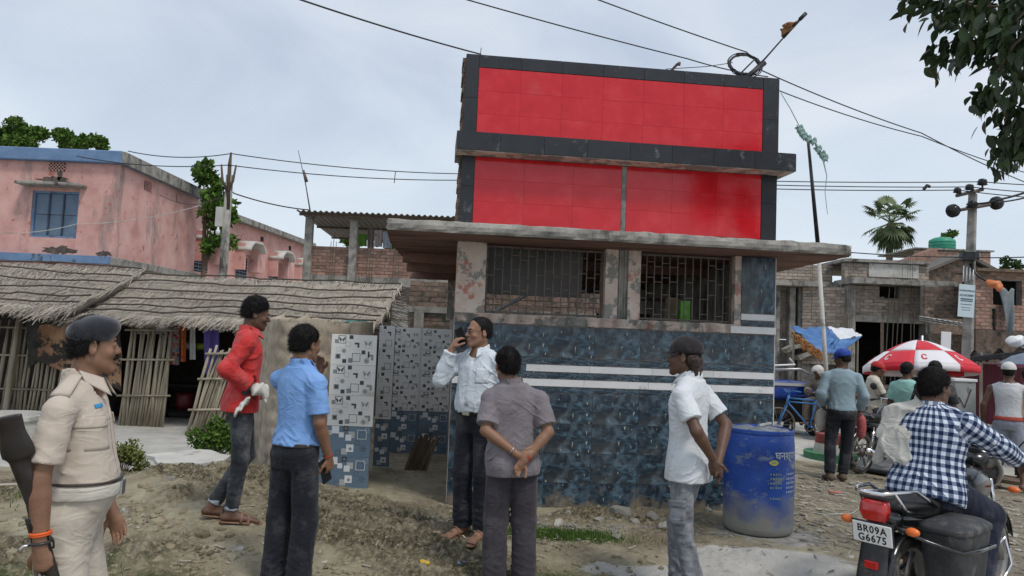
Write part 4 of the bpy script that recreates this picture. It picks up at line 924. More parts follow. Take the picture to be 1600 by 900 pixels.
# ---------------------------------------------------------------- brick upper storey with tin roof (left of the shop)
bb = thing('brick_house', 'half-built brick upper storey with corrugated roof left of the shop', 'house', (-4, 20, 0))
brick_wall(bb, (-5.50, 20, 3.10), 0, 5.0, .76, M['brick'], M['mortar'], cap=170)
mb = MB().box((-5.52, 19.9, 2.82), (-.4, 20.25, 3.098)); obj('beam', mb, M['concrete'], bb); mb = MB().box((-5.5, 20, 0), (-.4, 20.25, 2.819)); obj('lower_wall', mb, M['concrete'], bb)
for x, h in ((-5.6, 4.72), (-4.40, 4.66), (-1.5, 4.6)): mb = MB().box((x, 19.82, 2.8), (x+.20, 19.999, h)); obj('column', mb, M['concrete'], bb, bevel=.01)
mb = MB().box((-5.0, 23.0, 3.1), (-4.8, 23.2, 4.4)); obj('column', mb, M['concrete'], bb)
mb = MB().box((-5.5, 23.1, 2.8), (-.4, 23.3, 3.6)); obj('rear_parapet', mb, M['brick_dark'], bb)
cs = MB(); cs.grid(lambda a, b: (-5.75+a*4.3, 19.45+b*4.0, 4.74-.05*b+.0+.022*sin(a*4.3/.076*2*pi/2)-.10*a*0-.12*b), 340, 4, .006); obj('corrugated_roof', cs, M['tin'], bb, True)
for y in (19.6, 21.4, 23.2): mb = MB().tube([(-5.7, y, 4.66-.04*(y-19.6)), (-1.5, y, 4.66-.04*(y-19.6))], .035, 6); obj('purlin', mb, M['wood'], bb)
for i, x in enumerate((-3.9, -3.2, -4.9)):
    for k in range(3): mb = MB().tube([(x+k*.07, 19.85, 2.6), (x+k*.07+.02, 19.84, 4.0+.25*((i+k) % 2))], .008, 4); obj('rebar', mb, M['iron'], bb)
an = MB(); an.tube([at(485, 332, 19.9), at(478, 290, 19.9), at(466, 235, 19.9)], [.02, .015, .008], 6); an.tube([at(479, 284, 19.9), at(474, 266, 19.9)], [.05, .03], 6); ao = obj('antenna_pole', an, M['iron'], None, True); recenter(ao); tag(ao, 'thin crooked rod rising from the corner of the corrugated roof', 'pole')
hanging('washing', 'green cloth drying under the corrugated roof', 'cloth', 560, 573, 366, 385, 20.6, pm('green_cloth', [(.10, .25, .03), (.16, .36, .05)], 6, .8)); hanging('washing', 'grey striped cloth drying under the corrugated roof', 'cloth', 574, 584, 356, 390, 20.5, pm('striped_cloth', [(.12, .10, .09), (.3, .26, .24)], 26, .8, stretch=(1, 1, .05)))
hanging('washing', 'pink and white cloth drying under the corrugated roof', 'cloth', 585, 597, 359, 386, 20.4, pm('pink_white_cloth', [(.45, .20, .18), (.5, .45, .42), (.08, .1, .2)], 12, .8)); hanging('washing', 'pale blue cloth drying beside the canopy end', 'cloth', 598, 612, 362, 388, 20.3, pm('paleblue_cloth', [(.25, .30, .38), (.42, .45, .5)], 9, .8))
# utility pole, left
lp = thing('electric_pole', 'slender concrete pole with wooden insulator arms before the pink wing', 'pole', (-6.62, 17, 0))
mb = MB(); mb.tube([(-6.62, 17, -.1), (-6.6, 17, 5.1)], [.11, .08], 10); obj('shaft', mb, M['concrete'], lp, True)
mb = MB(); mb.tube([(-6.58, 16.96, 4.3), (-6.6, 16.95, 5.35), (-6.585, 16.95, 5.62)], [.05, .045, .02], 8); obj('extension_post', mb, M['wood'], lp, True)
for s_ in (-1, 1): mb = MB(); mb.tube([(-6.6, 16.93, 4.7), (-6.6+s_*.12, 16.9, 4.95), (-6.6+s_*.17, 16.9, 5.32)], [.035, .03, .02], 7); obj('insulator_arm', mb, M['wood'], lp, True)
mb = MB().box((-6.85, 16.95, 3.9), (-6.66, 17.02, 4.35)); obj('meter_box', mb, M['whitewash'], lp)
mb = MB(); mb.lathe([(.001, 0), (.03, .01), (.05, .06), (.045, .11), (.02, .15), (.02, .19)], 12, TM(-6.73, 16.86, 3.68)); obj('bulb', mb, PW, lp, True)
steel = simple('steel', (.55, .55, .55), .3, metal=1.)
rubber = simple('dusty_rubber', (.035, .033, .030), .9, stain=((.22, .19, .15), 9, .5, .15))
blackp_ = simple('pole_black', (.012, .012, .014), .5)
# ------------------------------------------------------------------ right side: half-built brick building, sheds, poles, stalls
GR = -.2
hb = thing('brick_building', 'half-built brick building with dark shop opening behind the umbrella', 'building', (9.5, 20, GR))
def hbx(n, lo, hi, mat, **k): return obj(n, MB().box(lo, hi), mat, hb, **k)
brick_wall(hb, (9.22, 20, 2.62), 0, 1.82, .80, M['brick_pale'], M['mortar'], holes=[(.66, 1.2, .48, .80)], cap=130)
hbx('lintel', (9.18, 19.93, 2.44), (11.1, 20.2, 2.615), M['concrete'])
hbx('column', (8.98, 19.9, GR), (9.20, 20.25, 3.42), M['concrete'], bevel=.02); hbx('column', (11.06, 19.9, GR), (11.28, 20.25, 3.42), M['concrete'], bevel=.02)
mb = MB(); mb.grid(lambda a, b: (8.9+a*2.75, 19.45+.03*mnoise.noise(Vector((a*8, 0, 0))), 3.425+b*.14+.02*mnoise.noise(Vector((a*11, b, 2)))), 40, 2); mb.box((8.9, 19.48, 3.425), (11.65, 20.6, 3.56)); obj('floor_slab', mb, M['concrete'], hb)
hbx('floor_slab', (6.9, 20.3, 3.36), (8.95, 22.3, 3.50), M['concrete'])
brick_wall(hb, (8.95, 20.02, 3.565), 0, 2.25, .46, M['brick_pale'], M['mortar'], cap=90)
hbx('roof_slab', (8.9, 19.9, 4.04), (11.2, 24, 4.12), M['concrete'])
brick_wall(hb, (7.3, 21.0, 3.51), -.05, 1.7, .50, M['brick_pale'], M['mortar'], cap=70)
hbx('white_panel', (9.58, 19.985, 3.66), (10.92, 20.01, 4.02), M['whitewash'])
# left wing brick walls
brick_wall(hb, (8.05, 20.6, 1.25), -.5, 1.1, 2.1, M['brick_pale'], M['mortar'], cap=150)
brick_wall(hb, (7.3, 21.05, 1.9), 0, .8, 1.4, M['brick_pale'], M['mortar'], cap=60)
hbx('side_wall', (7.25, 21.06, GR), (8.1, 21.3, 1.88), M['concrete']); hbx('side_wall', (8.1, 20.7, GR), (9.0, 21.2, 1.24), M['concrete'])
for x in (7.32, 7.75, 8.0): hbx('column', (x, 20.75, GR), (x+.16, 20.98, 3.35), M['concrete'])
for i, (x, w) in enumerate(((7.5, .9), (7.85, .95))): 
    mb = MB(); mb.grid(lambda a, b: (x+a*w, 20.35+.35*b, 1.62+.17*sin(pi*a)-.18*i), 14, 2, .12); obj('broken_arch', mb, M['concrete'], hb)
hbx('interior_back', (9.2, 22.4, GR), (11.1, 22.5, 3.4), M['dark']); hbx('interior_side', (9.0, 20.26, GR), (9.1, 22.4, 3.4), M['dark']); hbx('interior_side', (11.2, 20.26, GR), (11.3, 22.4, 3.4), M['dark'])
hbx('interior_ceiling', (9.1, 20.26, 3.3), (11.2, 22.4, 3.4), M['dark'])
for i, (x0, x1) in enumerate(((10.2, 10.05), (10.32, 10.16), (10.44, 10.3), (10.62, 10.62), (10.70, 10.72), (10.05, 9.9))):
    mb = MB(); mb.tube([(x0, 19.8, 3.55), (x1, 19.82, GR)], .014, 5); obj('bamboo_prop', mb, M['iron'], hb)
for i, (x, z0, z1) in enumerate(((10.5, 3.6, 4.25), (10.56, 3.5, 4.3), (10.62, 3.4, 4.15), (8.92, 2.1, 4.4), (8.97, 2.2, 4.45), (7.95, 2.4, 4.0), (9.02, 1.5, 2.8), (8.86, 1.4, 2.9), (10.35, 3.5, 4.1))):
    mb = MB(); mb.tube([(x, 19.75, z0), (x+.02, 19.76, z1)], .007, 4); obj('rebar', mb, M['iron'], hb)
# darker brick walls further right
db = thing('dark_brick_shed', 'blackened brick shed with slanting tin sheets behind the utility pole', 'shed', (11.2, 19.2, GR))
brick_wall(db, (10.55, 19.0, 2.58), 0, 1.6, .82, M['brick_dark'], M['mortar'], cap=90)
brick_wall(db, (10.55, 18.6, GR), 0, 2.1, 2.35, M['brick_dark'], M['mortar'], cap=230)
for i in range(3): mb = MB(); p0 = at(1453, 497+i*3, 18.0); p1 = at(1508, 505+i*2, 18.1); mb.grid(lambda a, b: p0.lerp(p1, a)+Vector((0, .5*b, .06*b+.012*sin(a*40))), 30, 2, .008); obj('tin_sheet', mb, simple('pale_tin', (.42, .41, .39), .5, stain=((.2, .17, .14), 5, .55, .1)) if 'pale_tin' not in MATS else MATS['pale_tin'], db)
rb = thing('ruined_brick_house', 'small brick house with dark upper opening and hanging tin sheet at right', 'house', (12, 18, GR))
brick_wall(rb, (11.22, 18.0, 2.3), 0, 1.75, 1.38, M['brick'], M['mortar'], holes=[(.42, 1.12, .60, 1.2), (.40, .5, .0, .5)], cap=170)
mb = MB().box((11.25, 18.5, GR), (13.5, 18.6, 3.6)); obj('dark_interior', mb, M['dark'], rb); mb = MB().box((11.15, 17.8, 3.69), (13.5, 18.9, 3.76)); obj('roof', mb, M['wood'], rb)
mb = MB(); c0 = at(1560, 452, 17.85); mb.grid(lambda a, b: (c0.x+(.0+.2*b)*(1-a)+a*(.42-.1*b), 17.85-.06*sin(a*5+b*3), c0.z-b*1.05+.05*sin(a*9)), 14, 16, .006); obj('hanging_tin', mb, simple('bluegrey_tin', (.17, .20, .21), .5), rb, True)
mb = MB().box((11.22, 18.0, GR), (13.5, 18.2, 2.29)); obj('lower_wall', mb, M['brick_dark'], rb)
# gabled brown roof, red brick gable, green tank
gh = thing('gabled_house', 'brown pitched-roof house behind the utility pole', 'house', (16.5, 26, 0)); 
mb = MB(); a, b, c = at(1488, 448, 26), at(1524, 397, 26), at(1556, 420, 26);
mb.add([(14.4, 26, 4.55), (15.9, 26, 5.25), (15.9, 30, 5.25), (14.4, 30, 4.55), (17.2, 25.5, 4.4), (17.2, 30, 4.4), (14.4, 26, 4.45), (15.9, 26, 5.13), (17.2, 25.5, 4.28)], [(0, 1, 2, 3), (1, 4, 5, 2), (0, 6, 7, 1), (1, 7, 8, 4)]); obj('roof', mb, pm('brown_tin', [(.10, .09, .08), (.16, .14, .125)], 3, .7), gh)
mb = MB(); mb.add([(14.5, 26.2, 0), (17.1, 26.2, 0), (17.1, 26.2, 4.4), (15.9, 26.2, 5.1), (14.5, 26.2, 4.45), (14.5, 29.5, 0), (17.1, 29.5, 0), (17.1, 29.5, 4.4), (15.9, 29.5, 5.1), (14.5, 29.5, 4.45)], [(0, 1, 2, 3, 4), (9, 8, 7, 6, 5), (0, 5, 6, 1), (1, 6, 7, 2), (0, 4, 9, 5)]); obj('wall', mb, M['brick_dark'], gh)
rg_ = thing('red_brick_gable', 'red brick building carrying the green water tank', 'building', (17, 30, 0))
brick_wall(rg_, (16.3, 30, 4.4), 0, 3.0, 1.45, M['brick'], M['mortar'], cap=0); mb = MB().box((16.3, 30, 0), (19.3, 33, 4.39)); obj('lower_wall', mb, M['brick'], rg_); mb = MB().box((16.2, 29.9, 5.86), (19.4, 33, 5.92)); obj('roof_slab', mb, M['concrete'], rg_)
rw = thing('red_brick_wall', 'sloping red brick wall end left of the green tank', 'wall', (15, 28, 0)); mb = MB(); mb.add([(14.2, 28, 0), (16.0, 28, 0), (16.0, 28, 5.65), (15.85, 28, 5.65), (14.2, 28, 4.95), (14.2, 28.3, 0), (16.0, 28.3, 0), (16.0, 28.3, 5.65), (15.85, 28.3, 5.65), (14.2, 28.3, 4.95)], [(0, 1, 2, 3, 4), (9, 8, 7, 6, 5), (1, 6, 7, 2), (3, 8, 9, 4), (2, 7, 8, 3), (0, 4, 9, 5)]); obj('wall', mb, M['brick'], rw)
tm = simple('green_tank', (.03, .26, .16), .5); mb = MB(); mb.lathe([(.001, 0), (.48, 0), (.5, .03), (.5, .14), (.475, .16), (.5, .18), (.5, .28), (.475, .30), (.5, .32), (.48, .42), (.3, .52), (.12, .55), (.001, .55)], 28, TM(17.68, 30.6, 5.93)); tk = obj('water_tank', mb, tm, None, True, sharp=50); recenter(tk); tag(tk, 'green plastic water tank on the far red brick roof', 'water tank')
# utility pole on the right
up = thing('utility_pole', 'concrete utility pole with black insulators and academy sign', 'pole', (9.45, 15.5, GR))
mb = MB(); mb.tube([(9.42, 15.5, GR-.05), (9.60, 15.5, 5.05)], [.15, .10], 4); obj('shaft', mb, M['concrete'], up, bevel=.015)
ins = simple('black_porcelain', (.01, .01, .012), .25)
def ua(name, pts, r, mat=M['iron'], par=up): mb = MB(); mb.tube(pts, r, 8); return obj(name, mb, mat, par, True)
a1 = ua('cross_arm', [at(1494, 306, 15.4), at(1536, 296, 15.4)], .035); a2 = ua('cross_arm', [at(1484, 331, 15.4), at(1562, 317, 15.4)], .035)
def insul(px, py, r, par):
    c = at(px, py, 15.38); mb = MB(); mb.lathe([(.001, -r*.6), (r*.5, -r*.6), (r, -r*.4), (r*.75, -r*.15), (r, r*.05), (r*.7, r*.3), (r*.8, r*.45), (r*.4, r*.7), (.001, r*.75)], 16, Matrix.Translation(c) @ Matrix.Rotation(pi/2 if r > .12 else .2, 4, 'X')); obj('insulator', mb, ins, par, True)
insul(1496, 298, .09, a1); insul(1515, 293, .10, a1); insul(1535, 285, .11, a1); insul(1490, 329, .14, a2); insul(1519, 320, .12, a2); insul(1558, 317, .14, a2)
ua('insulator_pin', [at(1496, 304, 15.4), at(1496, 298, 15.4)], .02); ua('insulator_pin', [at(1535, 297, 15.4), at(1535, 285, 15.4)], .02)
c = at(1515, 401, 15.35); mb = MB(); mb.tube([c+Vector((-.0, 0, -.08)), c+Vector((.0, 0, .08))], .19, 10); obj('cable_clamp', mb, ins, up)
ua('lamp_arm', [at(1515, 412, 15.4), at(1528, 432, 15.3), at(1548, 443, 15.2)], .02, ins); fcl = SDF(); fcl.ell((0, 0, 0), (.16, .05, .08), k=.02); fcl.ell((.12, 0, -.10), (.07, .04, .1), k=.03); fcl.disp.append(lambda P: .03*pn(P, 18)); fo = link('orange_rag', fcl.mesh('orange_rag', .018), pm('orange_rag', [(.55, .12, .03), (.65, .3, .15)], 9, .9), None, tuple(at(1552, 442, 15.15))); tag(fo, 'orange rag tied to the end of the lamp arm on the pole', 'rag')
for k in range(4): ua('wire_wrap', [at(1506+k*5, 415+k*2, 15.33), at(1505+k*5, 440-k, 15.33)], .012, PW)
sg = at(1510, 470, 15.28); Msg = Matrix.Translation(sg) @ Matrix.Rotation(.055, 4, 'Y'); mb = MB().box((-.165, -.006, -.335), (.165, .006, .335), Msg); sb = obj('sign_board', mb, simple('pale_blue_sign', (.52, .62, .66), .5, var=.05), up); sbM = Matrix.Translation(-wloc(up)) @ Msg @ TM(0, -.008, 0) @ Matrix.Rotation(pi/2, 4, 'X')
tb = simple('sign_print', (.09, .13, .18), .6)
SIGN = (sb, sbM, tb)
brd = MB().box((-.11, -.01, -.2), (.11, .01, .2), Matrix.Translation(at(1478, 532, 17)) @ Matrix.Rotation(.03, 4, 'Y')); bo = obj('white_board', brd, PW); recenter(bo); tag(bo, 'small blank white board hung left of the utility pole', 'board')
# plastic-sheet stall roofs
st_ = thing('market_stall', 'market stall under black plastic sheets at the right edge', 'stall', (9.6, 14.3, GR))
black_pl = simple('black_polythene', (.015, .015, .017), .35)
mb = MB(); q0, q1, q2, q3 = at(1515, 556, 14.0), at(1612, 546, 13.6), at(1640, 560, 15.2), at(1540, 556, 15.6)
mb.grid(lambda a, b: q0.lerp(q1, a).lerp(q3.lerp(q2, a), b)+Vector((0, 0, .10*mnoise.noise(Vector((a*7, b*5, 0)))+.05*sin(a*17)*(1-b))), 40, 14, .006); obj('sheet_roof', mb, black_pl, st_, True)
mb = MB(); mb.grid(lambda a, b: q0.lerp(q1, a)+Vector((0, -.02, -.01-.16*b*(.6+.6*abs(mnoise.noise(Vector((a*9, 2, 0))))))), 40, 4, .005); obj('sheet_edge', mb, black_pl, st_, True)
for x, y in ((8.95, 14.2), (9.9, 14.0), (9.2, 15.5), (10.2, 15.3)): mb = MB().tube([(x, y, GR), (x, y, 1.72)], .03, 7); obj('pole', mb, M['bamboo'], st_)
mb = MB().box((8.9, 14.6, GR), (10.8, 14.65, 1.5)); obj('maroon_backcloth', mb, pm('maroon_cloth', [(.07, .012, .02), (.12, .02, .035)], 6, .8, stretch=(9, 1, .3)), st_)
mb = MB().box((9.0, 14.1, .2), (10.6, 14.5, .28)); obj('table_top', mb, M['wood'], st_)
for k in range(6): mb = MB().box((9.05+k*.25, 14.15, .281), (9.22+k*.25, 14.4, .36+.05*(k % 3))); obj('goods_box', mb, MATS.get('carton') or simple('carton', (.25, .2, .15), .8), st_)
# grey parasol at right edge and plastic bag
mb = MB(); c = at(1648, 556, 12.5); mb.lathe([(.80, -.16), (.62, -.03), (.35, .06), (.03, .12), (.001, .125)], 16, Matrix.Translation(c), cap=False); po = thing('parasol', 'grey-blue parasol cut off by the right picture edge', 'parasol', (c.x, c.y, GR)); obj('canopy', mb, simple('bluegrey_cloth', (.16, .20, .26), .8), po, True); mb = MB().tube([(c.x, c.y, GR), (c.x, c.y, c.z+.15)], .018, 8); obj('pole', mb, steel if 'steel' in globals() else M['iron'], po)
mb = MB(); mb.lathe([(.82, -.22), (.81, -.16)], 16, Matrix.Translation(c), cap=False); obj('fringe', mb, simple('maroon_fringe', (.2, .06, .09), .8), po, True)
f = SDF(); f.ell((0, 0, 0), (.16, .10, .10), k=.02); f.ell((.08, 0, .06), (.07, .06, .05), k=.02); f.disp.append(lambda P: .02*pn(P, 24)); bo = link('plastic_bag', f.mesh('plastic_bag', .014), PW, None, tuple(at(1586, 533, 13.4))); tag(bo, 'crumpled white plastic bag on the stall roof at right', 'bag')
# big umbrella, red and white
um = thing('market_umbrella', 'large red and white sectioned market umbrella with printed logos', 'umbrella', (6.85, 12.5, GR)); UC = Vector((6.85, 12.5, 1.42)); tilt = Matrix.Translation(UC) @ Matrix.Rotation(-.10, 4, 'X')
ur = simple('umbrella_red', (.58, .015, .03), .5, var=.06); uw = simple('umbrella_white', (.70, .68, .70), .5, var=.05)
def ucan(a, v): # a angle, v 0 apex..1 rim
    r = .89*v; seg = 2*pi/8; fr = (a % seg)/seg; r *= 1-.045*(1-abs(2*fr-1))*v; z = .46*(1-v**1.55)-.03*(1-abs(2*fr-1))*v*v*0; return tilt @ Vector((r*cos(a), r*sin(a), z))
for i in range(8):
    a0_ = i*pi/4+.20
    for (v0, v1, flip) in ((0.001, .62, 0), (.62, 1.0, 1)):
        mb = MB(); mb.grid(lambda a, b: ucan(a0_+(1-a)*pi/4*.9999, v0+(v1-v0)*b), 8, 6, .003); obj('canopy_panel', mb, ur if (i+flip) % 2 else uw, um, True)
    mb = MB(); mb.tube([ucan(a0_, v)-Vector((0, 0, .012)) for v in (0, .3, .6, .8, 1)], .006, 5); obj('rib', mb, M['iron'], um)
    # valance
    mb = MB(); mb.grid(lambda a, b: ucan(a0_+(1-a)*pi/4*.9999, 1.0)+Vector((0, 0, -.11*b)), 8, 2, .003); obj('valance', mb, uw if i % 2 else ur, um, True)
    # printed logo: ring-shaped swirl with a strip of lettering
    am = a0_+pi/8; mat_ = ur if (i+1) % 2 == 0 else uw; lg = MB()
    inv = (i+1) % 2
    def onto(du, dv, lift=.006): p = ucan(am+du, .82-dv); n = (p-UC); n.z += .6; n.normalize(); return p+n*lift
    lg.tube([onto(-.20+.05*cos(t_), .055*sin(t_)*1.2) for t_ in np.linspace(.4, 5.6, 12)], [.008+.006*(k/11) for k in range(12)], 5, flat=.4)
    obj('logo', lg, uw if (i+1) % 2 else ur, um)
mb = MB().tube([(6.85, 12.5, GR), (6.85, 12.42, 1.95)], .02, 8); obj('pole', mb, steel, um, True)
# grey steel cabinet
p = at(1498, 620, 13.6); mb = MB().box((-.19, -.2, 0), (.19, .2, .76), TM(p.x, 13.6, .42)); cbn = thing('steel_cabinet', 'grey steel cabinet with white top beside the market umbrella', 'cabinet', (p.x, 13.6, GR)); obj('case', mb, pm('grey_cabinet', [(.22, .24, .24), (.32, .34, .34)], 4, .5, stain=((.1, .1, .1), 6, .55, .1)), cbn, bevel=.01)
mb = MB().box((-.21, -.22, 0), (.21, .22, .05), TM(p.x, 13.6, 1.181)); obj('top', mb, PW, cbn, bevel=.01); mb = MB().box((-.2, -.2, 0), (.2, .2, .60), TM(p.x, 13.6, GR)); obj('stand', mb, M['iron'], cbn)
mb = MB(); mb.tube([(p.x-.12, 13.39, .9), (p.x-.02, 13.39, .72), (p.x+.1, 13.39, 1.05)], .012, 5); mb.tube([(p.x-.12, 13.39, .6), (p.x+.12, 13.39, .6)], .01, 5); mb2 = obj('handle', mb, M['iron'], cbn); mb2['kind'] = 'stuff'
# vendor cart with pot
vc = thing('vendor_cart', 'low vendor cart with steel pot and white sheet under the umbrella', 'cart', (6.3, 12.6, GR)); c0 = at(1350, 628, 12.0); c1 = at(1410, 634, 12.0)
mb = MB().box((c0.x-.05, 11.9, .78), (c1.x+.4, 12.7, .83)); obj('cart_top', mb, PL, vc); mb = MB().box((c0.x, 11.95, .35), (c1.x+.3, 12.6, .779)); obj('cart_body', mb, pm('maroon_paint', [(.10, .015, .02), (.17, .03, .035)], 5, .6), vc)
for x in (c0.x+.05, c1.x+.25): mb = MB(); mb.lathe([(.24, -.02), (.27, -.015), (.27, .015), (.24, .02), (.24, -.02)], 28, TM(x, 11.88, .08) @ Matrix.Rotation(pi/2, 4, 'X'), cap=False); obj('wheel', mb, rubber if 'rubber' in globals() else M['iron'], vc, True)
pp = at(1388, 612, 12.05); mb = MB(); mb.lathe([(.001, 0), (.12, 0), (.13, .02), (.13, .22), (.15, .24), (.15, .26), (.11, .28), (.001, .30)], 22, TM(pp.x, 12.1, .831)); po_ = obj('steel_pot', mb, simple('bright_steel', (.4, .4, .4), .3, metal=.9), None, True, sharp=45); recenter(po_); tag(po_, 'steel pot with lid standing on the vendor cart', 'pot')
# ---------------------------------------------------------------- cycle rickshaw, blue three-wheeler nose and its tarp
def bicycle(parent, x, y, z, hd, mat, Lw=1.06):
    Mb = TM(x, y, z) @ Matrix.Rotation(hd, 4, 'Z')
    def T(n, pts, r): mb = MB(); mb.tube([Mb @ Vector(p) for p in pts], r, 7); return obj(n, mb, mat, parent, True)
    for xx in (0, Lw):
        mb = MB(); R = .33; mb.tube([Mb @ Vector((xx+R*cos(a), 0, R+R*sin(a))) for a in np.linspace(0, 2*pi, 33)], .018, 6, cap=False); w = obj('wheel', mb, M['iron'], parent, True)
        sp_m = MB()
        for k in range(14): sp_m.tube([Mb @ Vector((xx, .02*(-1)**k, R)), Mb @ Vector((xx+R*cos(k*pi/7), 0, R+R*sin(k*pi/7)))], .0025, 3)
        tag(obj('spokes', sp_m, chrome_s, w), kind='stuff')
    T('top_tube', [(.30, 0, .83), (.86, 0, .86)], .018); T('top_tube', [(.30, 0, .76), (.86, 0, .79)], .016); T('down_tube', [(.88, 0, .78), (.42, 0, .30)], .018); T('seat_tube', [(.28, 0, .92), (.42, 0, .30)], .018); T('chain_stay', [(.42, .03, .30), (0, .04, .33)], .012); T('seat_stay', [(.30, .03, .80), (0, .04, .33)], .011); T('head_tube', [(.85, 0, .92), (.90, 0, .72)], .024); T('fork', [(.90, .03, .72), (1.0, .04, .5), (Lw, .04, .33)], .015); T('fork', [(.90, -.03, .72), (1.0, -.04, .5), (Lw, -.04, .33)], .015)
    T('handlebar', [(.72, .26, 1.0), (.86, .22, 1.02), (.90, 0, .98), (.86, -.22, 1.02), (.72, -.26, 1.0)], .012); T('stem', [(.84, 0, .92), (.88, 0, 1.0)], .014)
    f = SDF(); f.ell((0, 0, 0), (.13, .08, .035), k=.02); f.ell((.08, 0, 0), (.09, .03, .03), k=.02); link('saddle', f.mesh('saddle', .012, xf=Matrix.Translation(-wloc(parent)) @ Mb @ TM(.26, 0, .95)), M['dark'], parent)
    mb = MB(); mb.lathe([(.09, -.006), (.1, 0), (.09, .006), (.07, .006), (.07, -.006), (.09, -.006)], 20, Mb @ TM(.42, -.04, .30) @ Matrix.Rotation(pi/2, 4, 'X'), cap=False); obj('chainring', mb, M['iron'], parent)
    T('crank', [(.42, -.06, .30), (.48, -.07, .16)], .010); T('pedal', [(.48, -.06, .155), (.48, -.16, .155)], .016)
chrome_s = simple('spoke_steel', (.4, .4, .4), .4, metal=.8)
bl = simple('rickshaw_blue', (.03, .14, .34), .4)
rk = thing('cycle_rickshaw', 'blue-framed cycle rickshaw standing right behind the shop corner', 'rickshaw', (5.8, 15.3, GR)); bp_ = at(1290, 640, 15.0)
bicycle(rk, bp_.x+.10, 15.0, GR, pi+.05, bl)
mb = MB().box((bp_.x-.05, 14.7, .55), (bp_.x+.75, 15.7, .62)); obj('deck', mb, M['wood'], rk); mb = MB().box((bp_.x+.1, 15.0, .621), (bp_.x+.7, 15.6, .75)); obj('seat', mb, simple('maroon_seat', (.09, .02, .02), .5), rk)
mb = MB(); mb.tube([(bp_.x+.6+.33*cos(a), 14.66, GR+.33+.33*sin(a)) for a in np.linspace(0, 2*pi, 33)], .02, 6, cap=False); obj('wheel', mb, M['iron'], rk, True)
tr = thing('three_wheeler', 'blue three-wheeler body half hidden by the shop corner', 'vehicle', (5.6, 16.2, GR)); pb = at(1235, 578, 16.0)
f = SDF(); f.loft((pb.x-.35, 16.2, .75), [[0, 0, 1], [0, 1, 0], [1, 0, 0]], [(-.3, 0, 0, .22, .4), (.4, 0, 0, .22, .4), (.85, .03, 0, .16, .3), (1.0, 0, 0, .07, .2)], ex=3, k=.02); blo = link('blue_body', f.mesh('blue_body', .03, xf=Matrix.Translation(-wloc(tr))), simple('deep_blue_paint', (.01, .05, .30), .25, coat=.5), tr)
mb = MB().box((pb.x-.62, 15.77, .86), (pb.x+.45, 15.82, .92)); obj('silver_stripe', mb, PL, tr); mb = MB(); mb.tube([(pb.x-.6, 15.75, 1.18), (pb.x+.1, 15.74, 1.22), (pb.x+.35, 15.8, 1.12)], .03, 8); obj('bumper_rail', mb, chrome_s, tr, True); mb = MB(); mb.tube([(pb.x-.6, 15.75, 1.26), (pb.x, 15.74, 1.31), (pb.x-.1, 15.8, 1.44)], .022, 8); obj('hood_rail', mb, PW, tr, True)
for x in (pb.x-.3, pb.x+.55): mb = MB(); mb.lathe([(.16, -.06), (.24, -.05), (.27, 0), (.24, .05), (.16, .06), (.16, -.06)], 28, TM(x, 15.9, GR+.27) @ Matrix.Rotation(pi/2, 4, 'X'), cap=False); obj('wheel', mb, M['dark'], tr, True)
mb = MB().box((pb.x-.6, 15.9, GR+.3), (pb.x+.8, 16.5, .56)); obj('chassis', mb, M['dark'], tr)
mb = MB(); 
tc_ = thing('tarp_canopy', 'blue and white tarpaulin canopy over the rickshaw stand', 'canopy', (6.9, 16, GR)); c = [at(1236, 512, 16.6), at(1316, 512, 17.4), at(1346, 524, 16.6), at(1290, 552, 15.6)]
def tgrid(p0, p1, p2, p3, amp, mat, name, s_=0): mb = MB(); mb.grid(lambda a, b: p0.lerp(p1, a).lerp(p3.lerp(p2, a), b)+Vector((0, 0, amp*mnoise.noise(Vector((a*4+s_, b*4, 0)))-.06*sin(pi*a)*sin(pi*b))), 20, 14, .006); return obj(name, mb, mat, tc_, True)
tblue = pm('blue_tarp', [(.03, .09, .24), (.05, .15, .36), (.10, .24, .46)], 4, .5, .003, 20)
tgrid(c[0], at(1292, 511, 17.2), at(1306, 530, 16.4), at(1284, 551, 15.6), .08, tblue, 'blue_sheet'); tgrid(at(1293, 511, 17.2), at(1330, 514, 17.0), at(1347, 525, 16.5), at(1312, 531, 16.3), .05, PW, 'white_sheet', 3); tgrid(at(1298, 514, 16.9), at(1310, 530, 16.3), at(1300, 552, 15.7), at(1285, 551, 15.6), .05, tblue, 'blue_flap', 5); tgrid(at(1310, 531, 16.3), at(1346, 526, 16.5), at(1322, 545, 15.9), at(1300, 553, 15.7), .03, tblue, 'blue_flap', 8)
mb = MB(); p0, p1 = at(1237, 517, 16.5), at(1286, 550, 15.5); mb.grid(lambda a, b: p0.lerp(p1, a)+Vector((.02*sin(a*30), .03*sin(a*22+b*3), -.20*b*(.8+.4*abs(sin(a*12))))), 50, 5, .006); obj('patterned_fringe', mb, pm('orange_black_print', [(.03, .015, .012), (.5, .14, .03), (.5, .33, .12), (.2, .03, .02)], 26, .8, ramp=(.4, .6)), tc_, True)
for p in (at(1240, 520, 16.4), at(1340, 527, 16.5), at(1318, 515, 17.2)): mb = MB().tube([(p.x, p.y, GR), (p.x, p.y, p.z-.03)], .022, 7); obj('pole', mb, M['bamboo'], tc_)
# dark clutter behind the rickshaw: parked cycle and sacks
cy = thing('bicycle', 'dark bicycle parked beneath the tarpaulin canopy', 'bicycle', (6.5, 16.6, GR)); bicycle(cy, 6.1, 16.9, GR+.0, .1, M['dark'])
